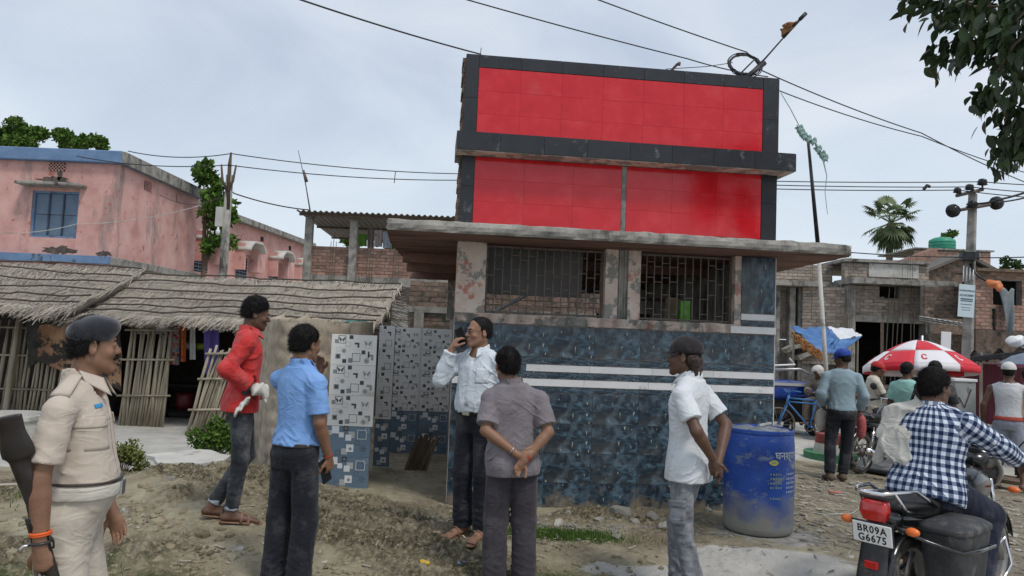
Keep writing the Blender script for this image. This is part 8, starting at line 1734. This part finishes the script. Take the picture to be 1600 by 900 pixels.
# straw and twig litter
def litter(name, label, n, region, L_, mat, seed):
    r = np.random.default_rng(seed); V = []; F = []
    for i in range(n):
        x, y = region(r); a = r.random()*6.3; l = L_*(.3+r.random()); w = .003+.004*r.random(); dx, dy = cos(a)*l/2, sin(a)*l/2; nx_, ny_ = -sin(a)*w, cos(a)*w; z0 = float(gz(x-dx, y-dy))+.012+.02*r.random(); z1 = float(gz(x+dx, y+dy))+.012+.02*r.random(); b = len(V)
        V += [(x-dx-nx_, y-dy-ny_, z0), (x-dx+nx_, y-dy+ny_, z0), (x+dx+nx_, y+dy+ny_, z1), (x+dx-nx_, y+dy-ny_, z1)]; F.append((b, b+1, b+2, b+3))
    me = npmesh(name, np.array(V), np.array(F), False); a_ = me.attributes.new('shade', 'FLOAT', 'POINT'); a_.data.foreach_set('value', np.repeat(r.random(n), 4).astype(np.float32)); return tag(link(name, me, mat), label, 'litter', kind='stuff')
litter('twigs', 'dark and pale splinters lying about on the right', 1500, lambda r: (r.uniform(2.5, 6.8), r.uniform(5.3, 11)), .16, M['straw'], 6); litter('straw_litter', 'bits of straw scattered on the bare earth', 600, lambda r: (r.uniform(-3, 2.4), r.uniform(4.2, 8.5)), .07, M['straw'], 7)
mb = MB(); wp_ = [(1235, 800), (1262, 812), (1290, 818), (1310, 812), (1330, 808), (1345, 795)]; mb.tube([(*gp(x, y, .03), gzf(*gp(x, y, .03))+.02+.01*sin(x)) for x, y in wp_], .004, 5); ro = obj('rope', mb, M['whitewash'], None, True); recenter(ro); tag(ro, 'pale cord trailing on the ground between drum and motorcycle', 'rope')
for i, (a, b, s_, mt, lb) in enumerate((((668, 897), (680, 897), .04, simple('yellow_wrapper', (.60, .40, .02), .5), 'crumpled yellow wrapper at the bottom edge of the mud'), ((716, 897), (722, 899), .03, simple('blue_wrapper', (.25, .35, .6), .5), 'small blue and white wrapper at the bottom edge'), ((1190, 780), (0, 0), .02, MATS['faded_yellow'], 'tiny yellow scrap near the drum foot'), ((1305, 770), (0, 0), .05, simple('pink_scrap', (.45, .16, .14), .8), 'faded pink scrap lying behind the tail lamp'))):
    x, y = gp(*a, .02); f = SDF(); f.ell((0, 0, 0), (s_*1.6, s_, s_*.35)); f.disp.append(lambda P: s_*.3*pn(P, 2/s_)); o = link('wrapper', f.mesh('wrapper', s_/5), mt, None, (x, y, gzf(x, y)+.015)); tag(o, lb, 'wrapper')
# ------------------------------------------------------------------ grass and weeds
def grass(name, label, n, region, h, mat, seed, wid=.004, lean=.5):
    r = np.random.default_rng(seed); V = np.empty((n*6, 3)); sh = np.empty(n*6); F = []
    for i in range(n):
        x, y, k = region(r); z = float(gz(x, y))-.005; a = r.random()*6.3; hh = h*(.35+r.random())*k; dx, dy = cos(a)*wid*(.5+r.random()), sin(a)*wid; b = r.random()*6.3; lx, ly = cos(b)*lean*hh*r.random(), sin(b)*lean*hh*r.random()
        V[i*6:i*6+6] = [(x-dx, y-dy, z), (x+dx, y+dy, z), (x+lx*.4-dx*.7, y+ly*.4-dy*.7, z+hh*.6), (x+lx*.4+dx*.7, y+ly*.4+dy*.7, z+hh*.6), (x+lx-dx*.1, y+ly, z+hh), (x+lx+dx*.1, y+ly, z+hh*.99)]; sh[i*6:i*6+6] = r.random(); F += [(i*6, i*6+1, i*6+3, i*6+2), (i*6+2, i*6+3, i*6+5, i*6+4)]
    me = npmesh(name, V, np.array(F), False); a_ = me.attributes.new('shade', 'FLOAT', 'POINT'); a_.data.foreach_set('value', sh.astype(np.float32)); return tag(link(name, me, mat), label, 'grass', kind='stuff')
def gpatch(cx, cy, sx, sy): return lambda r: (r.normal(cx, sx), r.normal(cy, sy), 1.)
x0, y0 = gp(868, 855, .02); grass('grass', 'short grass patch behind the legs of the man in the polo', 4200, gpatch(x0, y0, .27, .085), .045, M['leaf'], 11, .0022); x1, y1 = gp(950, 862, .02); grass('grass', 'thin grass fringe along the pale apron', 450, gpatch(x1, y1, .25, .06), .03, M['leaf'], 12, .002)
x2, y2 = gp(25, 860, .0); grass('grass', 'weedy grass at the lower left behind the rifle', 5000, gpatch(-2.66, 3.95, .13, .45), .06, M['leaf_olive'], 13, .003); grass('grass', 'low green weeds along the courtyard edge at left', 900, gpatch(-4.2, 7.2, .25, .3), .05, M['leaf'], 14, .004)
def leafcluster(center, rad, n, size, seed, up=.3, shape=None):
    r = np.random.default_rng(seed); V = np.empty((n*6, 3)); sh = np.empty(n*6); F = []
    for i in range(n):
        if shape is not None: p = shape(r)
        else: d = nv(r.normal(size=3)); p = np.array(center)+d*np.array(rad)*(.35+.65*r.random()**.5)
        a = nv(r.normal(size=3)+[0, 0, up]); b = nv(np.cross(a, r.normal(size=3))); c = np.cross(a, b); s_ = size*(.5+.9*r.random()); w = s_*.32
        tip = a*s_; V[i*6:i*6+6] = [p, p+tip*.4+b*w+c*w*.3, p+tip*.75+b*w*.7+c*w*.2, p+tip, p+tip*.75-b*w*.7+c*w*.2, p+tip*.4-b*w+c*w*.3]; sh[i*6:i*6+6] = np.clip(r.normal(.5, .25), 0, 1); F += [(i*6, i*6+1, i*6+2, i*6+3), (i*6, i*6+3, i*6+4, i*6+5)]
    return V, np.array(F), sh
def foliage(name, parent, mat, parts, kind='stuff'):
    Vs, Fs, Ss = [], [], []; b = 0
    for V, F, s_ in parts: Vs.append(V); Fs.append(F+b); Ss.append(s_); b += len(V)
    V = np.concatenate(Vs)-np.array(wloc(parent)) if parent is not None else np.concatenate(Vs); me = npmesh(name, V, np.concatenate(Fs), False); a_ = me.attributes.new('shade', 'FLOAT', 'POINT'); a_.data.foreach_set('value', np.concatenate(Ss).astype(np.float32)); o = link(name, me, mat, parent); return tag(o, kind=kind) if kind else o
def bush(label, x, y, w, h, n, size, mat, seed, cat='bush'):
    t = thing('bush', label, cat, (x, y, gzf(x, y))); r = random.Random(seed); z0 = gzf(x, y); ps = []; st = MB()
    for i in range(16):
        a = r.random()*6.3; q = r.random()*w; hh = h*(1-.5*(q/w)**2)*(.6+.4*r.random()); p = (x+q*cos(a), y+q*sin(a)*.7, z0+hh); st.tube([(x+.3*q*cos(a), y+.3*q*sin(a)*.7, z0), ((x+p[0])/2, (y+p[1])/2, z0+hh*.55), p], [.006, .005, .003], 4); ps.append(leafcluster(p, (w*.30, w*.28, h*.26), n//16, size, seed*31+i))
    obj('stems', st, M['wood'], t)['kind'] = 'stuff'; foliage('foliage', t, mat, ps); return t
bx_, by_ = gp(335, 728, .02); bush('leafy green weed bush behind the legs of the man in red', bx_, by_, .36, .46, 2600, .045, M['leaf'], 4); bx_, by_ = gp(195, 752, .02); bush('weed clump with brown tips beside the policeman belly', bx_-.05, by_, .24, .34, 1300, .035, M['leaf_olive'], 5); bx_, by_ = gp(160, 760, .02); bush('low green weed clump behind the policeman', bx_-.3, by_, .30, .22, 900, .035, M['leaf'], 6)
bx_, by_ = gp(270, 722, 0); bush('small weed tuft at the front of the courtyard', bx_+.5, by_, .2, .10, 300, .03, M['leaf'], 8)
# ------------------------------------------------------------------ trees
def tree(name, label, base, clusters, trunk_pts, trunk_r, n, size, mat, seed, gap=.6):
    t = thing(name, label, 'tree', base); mb = MB(); mb.tube(trunk_pts, [trunk_r*(1-.6*i/(len(trunk_pts)-1)) for i in range(len(trunk_pts))], 9); obj('trunk', mb, M['wood'], t, True)
    lb = MB(); top = Vector(trunk_pts[-1]); low = Vector(trunk_pts[-2] if len(trunk_pts) > 2 else trunk_pts[0])
    for c, r_ in clusters: c = Vector(c); lb.tube([low, (low+c)/2+Vector((0, 0, .1*r_)), c], [trunk_r*.4, trunk_r*.25, trunk_r*.1], 5)
    obj('limbs', lb, M['wood'], t, True); ps = []; rr_ = random.Random(seed)
    for i, (c, r_) in enumerate(clusters):
        for k in range(5):
            d = Vector((rr_.uniform(-1, 1), rr_.uniform(-1, 1), rr_.uniform(-.7, 1)))*r_*gap; q = Vector(c)+d; ps.append(leafcluster(tuple(q), (r_*.42, r_*.42, r_*.34), n//(len(clusters)*5), size, seed*97+i*7+k))
    foliage('crown', t, mat, ps); return t
def cl(px, py, Y, r_): return (tuple(at(px, py, Y)), r_)
tree('tree', 'bushy green tree behind the pink house roof, left one at the edge', (-19.6, 32, 0), [cl(-15, 215, 32, .9), cl(20, 215, 32, .9), cl(52, 216, 32, .75)], [(-19.6, 32, 0), (-19.4, 32, 5), (-19, 32, 7.8)], .3, 7000, .16, M['leaf'], 1)
tree('tree', 'bushy green tree behind the pink house roof, right one of the two', (-17.4, 32, 0), [cl(100, 219, 32, .7), cl(128, 220, 32, .75), cl(150, 227, 32, .4)], [(-17.4, 32, 0), (-17.5, 32, 5), (-17.4, 32, 7.8)], .25, 6000, .16, M['leaf'], 2)
tree('tree', 'broad-leaved tree growing against the corner of the pink house', (-10.95, 26.5, 0), [cl(318, 262, 26.5, .35), cl(325, 285, 26.5, .6), cl(330, 310, 26.5, .7), cl(332, 340, 26.5, .75), cl(338, 365, 26.5, .7), cl(335, 385, 26.5, .4)], [(-10.95, 26.5, 0), (-11.0, 26.5, 3.5), (-11.1, 26.5, 5.5)], .12, 2600, .21, M['leaf'], 3, .62)
tree('tree', 'small tree seen over the green tank roof', (17.5, 33, 0), [cl(1480, 371, 33, .35), cl(1487, 366, 33, .25), cl(1472, 374, 33, .25)], [(17.6, 33, 0), (17.7, 33, 5), (17.8, 33, 6.3)], .08, 500, .12, M['leaf'], 4); tree('tree', 'thin distant tree at the far right skyline', (23, 38, 0), [cl(1572, 415, 38, .35), cl(1582, 410, 38, .4), cl(1590, 418, 38, .3)], [(23, 38, 0), (23.2, 38, 4), (23.4, 38, 5.4)], .1, 450, .16, M['leaf_dark'], 5)
tree('tree', 'green tree glimpsed behind the columns of the corrugated roof', (-7, 34, 0), [cl(545, 378, 34, .5), cl(556, 372, 34, .5), cl(606, 380, 34, .6)], [(-6.8, 34, 0), (-6.8, 34, 3), (-6.7, 34, 5)], .15, 1500, .2, M['leaf'], 6)
# fan palm
pt = thing('palm_tree', 'fan palm with ragged round crown beyond the brick building', 'tree', (17.1, 34, 0)); top = at(1392, 348, 34)
mb = MB(); mb.tube([(17.1, 34, -.1), (17.15, 34, 3.5), tuple(top)], [.22, .16, .14], 10); obj('trunk', mb, M['wood'], pt, True)
r = np.random.default_rng(5)
for i in range(46):
    th_ = r.uniform(0, 2*pi); el = r.uniform(-1.25, 1.25) if i > 20 else r.uniform(-1.4, -.6); L_ = r.uniform(.55, 1.0); d = Vector((cos(th_)*cos(el), sin(th_)*cos(el)*.9, sin(el))); c = top+d*L_+Vector((0, 0, .12)); side = d.cross(Vector((0, 0, 1))).normalized(); upv = side.cross(d)
    fr = MB(); fr.tube([top, top+d*L_*.5+Vector((0, 0, .05)), c], [.03, .02, .015], 4); n = 17; R_ = r.uniform(.48, .66)
    for k in range(n):
        a = -1.9+3.8*k/(n-1); dd = (d*cos(a)+side*sin(a)).normalized(); nn = dd.cross(upv).normalized(); tip = c+dd*R_*(1-.15*abs(a)/2)+Vector((0, 0, -.16*R_-.25*R_*r.random()*(1 if el < .3 else .5))); m_ = c+dd*R_*.55; fr.add([c, m_+nn*.045, tip, m_-nn*.045], [(0, 1, 2, 3)])
    o = obj('palm_frond', fr, M['palmleaf'] if 'palmleaf' in M else M.setdefault('palmleaf', pm('palm_leaf', [(.035, .06, .02), (.09, .13, .05), (.15, .17, .09)], 1.2, .7, rand=.2)), pt)
# overhanging tree at the top right: trunk stands outside the frame to the right
nt_ = thing('overhanging_tree', 'dark leafy branches hanging into the top right corner', 'tree', (4.6, 4.3, 0)); mb = MB(); mb.tube([(4.6, 4.3, -.1), (4.55, 4.4, 2.0), (4.3, 4.5, 3.6), (4.0, 4.6, 5.2)], [.20, .17, .13, .07], 10); obj('trunk', mb, M['wood'], nt_, True)
Yt = 4.6; twigs = [[(1640, -60), (1560, -5), (1500, 20), (1450, 10), (1425, -5)], [(1640, -40), (1560, 20), (1510, 50), (1480, 70), (1462, 95)], [(1620, 0), (1560, 50), (1530, 75), (1500, 85)], [(1640, 20), (1585, 70), (1560, 110), (1545, 150), (1535, 160)], [(1650, 60), (1600, 110), (1575, 160), (1570, 200), (1560, 240), (1572, 262)], [(1650, 120), (1605, 170), (1590, 210), (1580, 240)], [(1640, -60), (1580, 20), (1545, 60)], [(1660, 30), (1610, 60), (1585, 90), (1560, 88)], [(1650, -30), (1530, -10), (1470, 30)], [(1660, 90), (1615, 150), (1600, 200), (1590, 225)], [(1640, -20), (1590, 30), (1600, 110)], [(1650, 10), (1520, 10), (1480, -10)]]
leafm = []
for v in range(4):
    mb = MB(); rv = random.Random(v); L_ = .078+.014*v; W_ = .018+.003*v; cvs = .012+.008*rv.random(); n = 6
    vs = []
    for i in range(n+1):
        t = i/n; w = W_*math.sin(pi*min(1, t*1.02)**.8)*(1 if i < n else 0); vs += [(-w, L_*t, -cvs*t*t+.25*w), (0, L_*t, -cvs*t*t), (w, L_*t, -cvs*t*t+.25*w)]
    fs = [(i*3+k, i*3+k+1, (i+1)*3+k+1, (i+1)*3+k) for i in range(n) for k in (0, 1)]; mb.add(vs, fs); me = mb.mesh('leaf', True); me.materials.append(M.setdefault('nearleaf', pm('near_leaf', [(.018, .034, .012), (.035, .065, .02), (.05, .085, .025)], 8, .5, rand=.35))); leafm.append(me)
rn = random.Random(8); nl = 0; extra = []
for ti, tw_ in enumerate(twigs):
    pts = [at(x, y, Yt+.28*math.sin(ti*1.7)+.12*k) for k, (x, y) in enumerate(tw_)]; pts = [pts[0]+Vector((.2, 0, .2))]+pts; mb = MB(); mb.tube(pts, [.014-.010*i/(len(pts)-1) for i in range(len(pts))], 6); obj('twig', mb, M['wood'], nt_, True)
    for k in range(125):
        f_ = rn.random()**.75*(len(pts)-1.001); i = int(f_); p = pts[i].lerp(pts[i+1], f_-i); d = (pts[i+1]-pts[i]).normalized()
        off = Vector((rn.gauss(0, .060), rn.gauss(0, .09), rn.gauss(0, .055)))*(1.15-.5*f_/len(pts)); q = p+off
        dr = (Vector((rn.gauss(0, .6), rn.gauss(0, .6), -.7+rn.gauss(0, .5)))+d*.4).normalized(); Rm = dr.to_track_quat('Y', 'Z').to_matrix().to_4x4() @ Matrix.Rotation(rn.uniform(-1.2, 1.2), 4, 'Y'); Mx = Matrix.Translation(q-wloc(nt_)) @ Rm @ Matrix.Scale(rn.uniform(.75, 1.25), 4)
        if nl < 300 and k % 5 == 0: o = bpy.data.objects.new('leaf', rn.choice(leafm)); COL.objects.link(o); o.parent = nt_; o.matrix_local = Mx; nl += 1
        else: extra.append((rn.choice(leafm), Mx))
V, F, b = [], [], 0
for me, Mx in extra:
    P = np.empty(len(me.vertices)*3); me.vertices.foreach_get('co', P); P = P.reshape(-1, 3); A = np.array(Mx); V.append(P @ A[:3, :3].T+A[:3, 3]); F.append(np.array([p.vertices[:] for p in me.polygons])+b); b += len(P)
me = npmesh('leaves', np.concatenate(V), np.concatenate(F)); tag(link('leaves', me, M['nearleaf'], nt_), kind='stuff')
# ------------------------------------------------------------------ wires
wirem = simple('black_cable', (.02, .02, .022), .5)
def wire(name, label, pts, r, sag=0., mat=None, cat='cable'):
    pts = [Vector(p) for p in pts]; P = []
    for a, b in zip(pts[:-1], pts[1:]):
        for i in range(16): t = i/16; q = a.lerp(b, t); q.z -= sag*4*t*(1-t); P.append(q)
    P.append(pts[-1]); mb = MB(); mb.tube(P, r, 5); o = obj(name, mb, mat or wirem, None, True); recenter(o); return tag(o, label, cat)
ct = S(.14, .1, 4.385)
wire('cable', 'black cable running from the top left of the sky to the signboard corner', [at(300, -60, 4.8), ct+Vector((0, 0, -.05))], .0075, .03)
wire('cable', 'middle black cable crossing above the red signboard', [at(560, -50, 6.0), at(1075, 92, 7.6), at(1200, 120, 7.9)], .0065, .02); wire('cable', 'upper right black cable ending at the cable coil', [at(780, -60, 6.5), at(1168, 82, 7.45)], .0065, .02)
wire('cable', 'black cable from the coil down to the right edge', [at(1190, 110, 7.5), at(1440, 208, 8.5), at(1640, 300, 9.5)], .0065, .03); wire('cable', 'second black cable from signboard edge down to the right', [at(1218, 142, 7.6), at(1440, 213, 8.4), at(1640, 280, 9.3)], .006, .03)
wire('cable', 'thin wire lying along the top of the signboard', [at(1040, 108, 7.4), at(1105, 104, 7.3), at(1145, 98, 7.3)], .004, .0)
for i, (a, b, c_) in enumerate((((200, 236), (361, 240), (760, 272)), ((120, 244), (357, 258), (760, 281)))): wire('power_line', ('upper of the two wires on the left wooden-armed pole', 'lower of the two wires on the left wooden-armed pole')[i], [at(*a, 18), at(*b, 16.9), at(*c_, 19)], .012, .12)
wire('cable', 'sagging cable from the left pole to the corrugated roof', [at(365, 302, 17), at(483, 328, 19.6)], .016, .06); wire('cable', 'thin cables from the left pole to the pink house', [at(365, 300, 17), at(300, 320, 20), at(250, 305, 22)], .010, .05); wire('cable', 'pale wire hanging across the blue window', [at(-20, 362, 20), at(120, 350, 20.5), at(310, 322, 20)], .009, .12, M['whitewash'])
for i, (l, r_) in enumerate(((283, 283), (289, 291), (295, 297))): wire('power_line', ('top wire left of the right utility pole', 'middle wire left of the right utility pole', 'bottom wire left of the right utility pole')[i], [at(1200, l, 15.6), at((1535, 1515, 1496)[i], (284, 292, 297)[i], 15.4), at(1660, (290, 303, 312)[i], 15)], .011, .02)
wire('cable', 'thick cable bundle leaving the utility pole to the right edge', [at(1520, 318, 15.3), at(1560, 312, 14.5), at(1640, 286, 12)], .022, .03); wire('cable', 'second thick cable at the utility pole', [at(1560, 316, 15), at(1640, 298, 12)], .016, .03)
wire('cable', 'low wire crossing before the far roofs to the pole', [at(1300, 392, 16), at(1508, 402, 15.3), at(1660, 398, 14.5)], .012, .03)
# cable coil and bent bamboo with flag
cc = at(1163, 101, 7.35); coil = thing('cable_coil', 'coil of black cable hanging on the top right of the signboard', 'cable coil', cc); rc = random.Random(2)
for i in range(8):
    R_ = .145+rc.uniform(-.018, .018); ox, oz = rc.uniform(-.015, .015), rc.uniform(-.012, .012); mb = MB(); mb.tube([cc+Vector((ox+R_*cos(a)*(1.05), rc.uniform(-.012, .012)+.05*sin(a), oz+R_*sin(a)*.85)) for a in np.linspace(0, 2*pi, 37)], .0055, 5, cap=False); obj('loop', mb, wirem, coil, True)
mb = MB(); b0 = S(2.72, .12, 4.26); mb.tube([b0, at(1195, 98, 7.3)], .026, 7); mb.tube([at(1150, 122, 7.35), at(1180, 92, 7.3)], .008, 5); obj('strut', mb, wirem, coil, True)
fl = thing('flag', 'tattered saffron flag on a thin leaning rod above the signboard', 'flag', b0); mb = MB(); mb.tube([b0+Vector((0, .05, 0)), at(1195, 92, 7.3), at(1225, 58, 7.25)], [.012, .010, .008], 6); mb.tube([at(1224, 59, 7.25), at(1253, 27, 7.2)], .014, 6); mb.tube([at(1250, 30, 7.2), at(1259, 21, 7.2)], .022, 6); obj('rod', mb, wirem, fl, True)
g0, g1, g2, g3 = at(1224, 60, 7.25), at(1248, 34, 7.2), at(1222, 36, 7.15), at(1218, 46, 7.2)
mb = MB(); mb.grid(lambda a, b: g0.lerp(g1, a).lerp(g3.lerp(g2, a), b*(.85+.15*sin(a*23)))+Vector((0, .02*sin(a*9+b*5), .008*sin(b*11))), 14, 10, .002); obj('flag_cloth', mb, pm('faded_saffron', [(.20, .11, .06), (.42, .20, .10)], 12, .9), fl, True)
# green plastic string on the flag pole
gsn = thing('plastic_streamer', 'tattered pale green plastic strip caught on the black flag pole', 'streamer', tuple(t0)); gm_ = simple('pale_green_plastic', (.28, .42, .38), .6)
mb = MB(); mb.tube([at(1220, 145, 11.6), at(1235, 170, 11.6), at(1248, 195, 11.7), at(1255, 210, 11.7)], .008, 4); mb.tube([at(1262, 212, 11.7), at(1275, 225, 11.7), at(1285, 245, 11.7), at(1292, 275, 11.7), at(1289, 300, 11.7), at(1293, 335, 11.7)], [.014, .02, .014, .008, .006, .004], 4); obj('string', mb, gm_, gsn, True)
rc = random.Random(4)
for (x, y) in ((1249, 196), (1252, 202), (1256, 208), (1262, 212), (1270, 216), (1278, 228), (1284, 236), (1288, 242)):
    p = at(x, y, 11.7); mb = MB(); mb.grid(lambda a, b: p+Vector((.10*(a-.5)+.03*sin(b*9), .03*sin(a*7), -.10*b+.03*sin(a*11))), 5, 4, .003); obj('shred', mb, gm_, gsn, True)
wire('twig_on_wire', 'dark scrap caught on the wire beside the palm', [at(1443, 296, 15.3), at(1448, 290, 15.3), at(1453, 292, 15.3)], .035, 0, cat='scrap')
wire('hanging_thread', 'short thread dangling from the left wires', [at(618, 268, 18), at(616, 286, 18)], .010, 0, cat='thread')
# ------------------------------------------------------------------ groups of repeats
for nm, g in dict(stone='loose stones and plaster lumps lying about', cable='cables strung overhead', power_line='bare wires between the poles', bamboo_fence='bamboo panels of the shed front', tree='trees rising behind the roofs', bush='weed bushes round the heap', washing='clothes drying under the corrugated roof', plank='planks lying on the road', wrapper='litter on the ground', person='people standing and passing by', tiled_panel='printed tile panels', mobile_phone='phones in hands', thatched_roof='thatched roofs of the shed', motorcycle='motorcycles').items():
    for o in list(COL.objects):
        if o.parent is None and o.name.split('.')[0] == nm: o['group'] = g
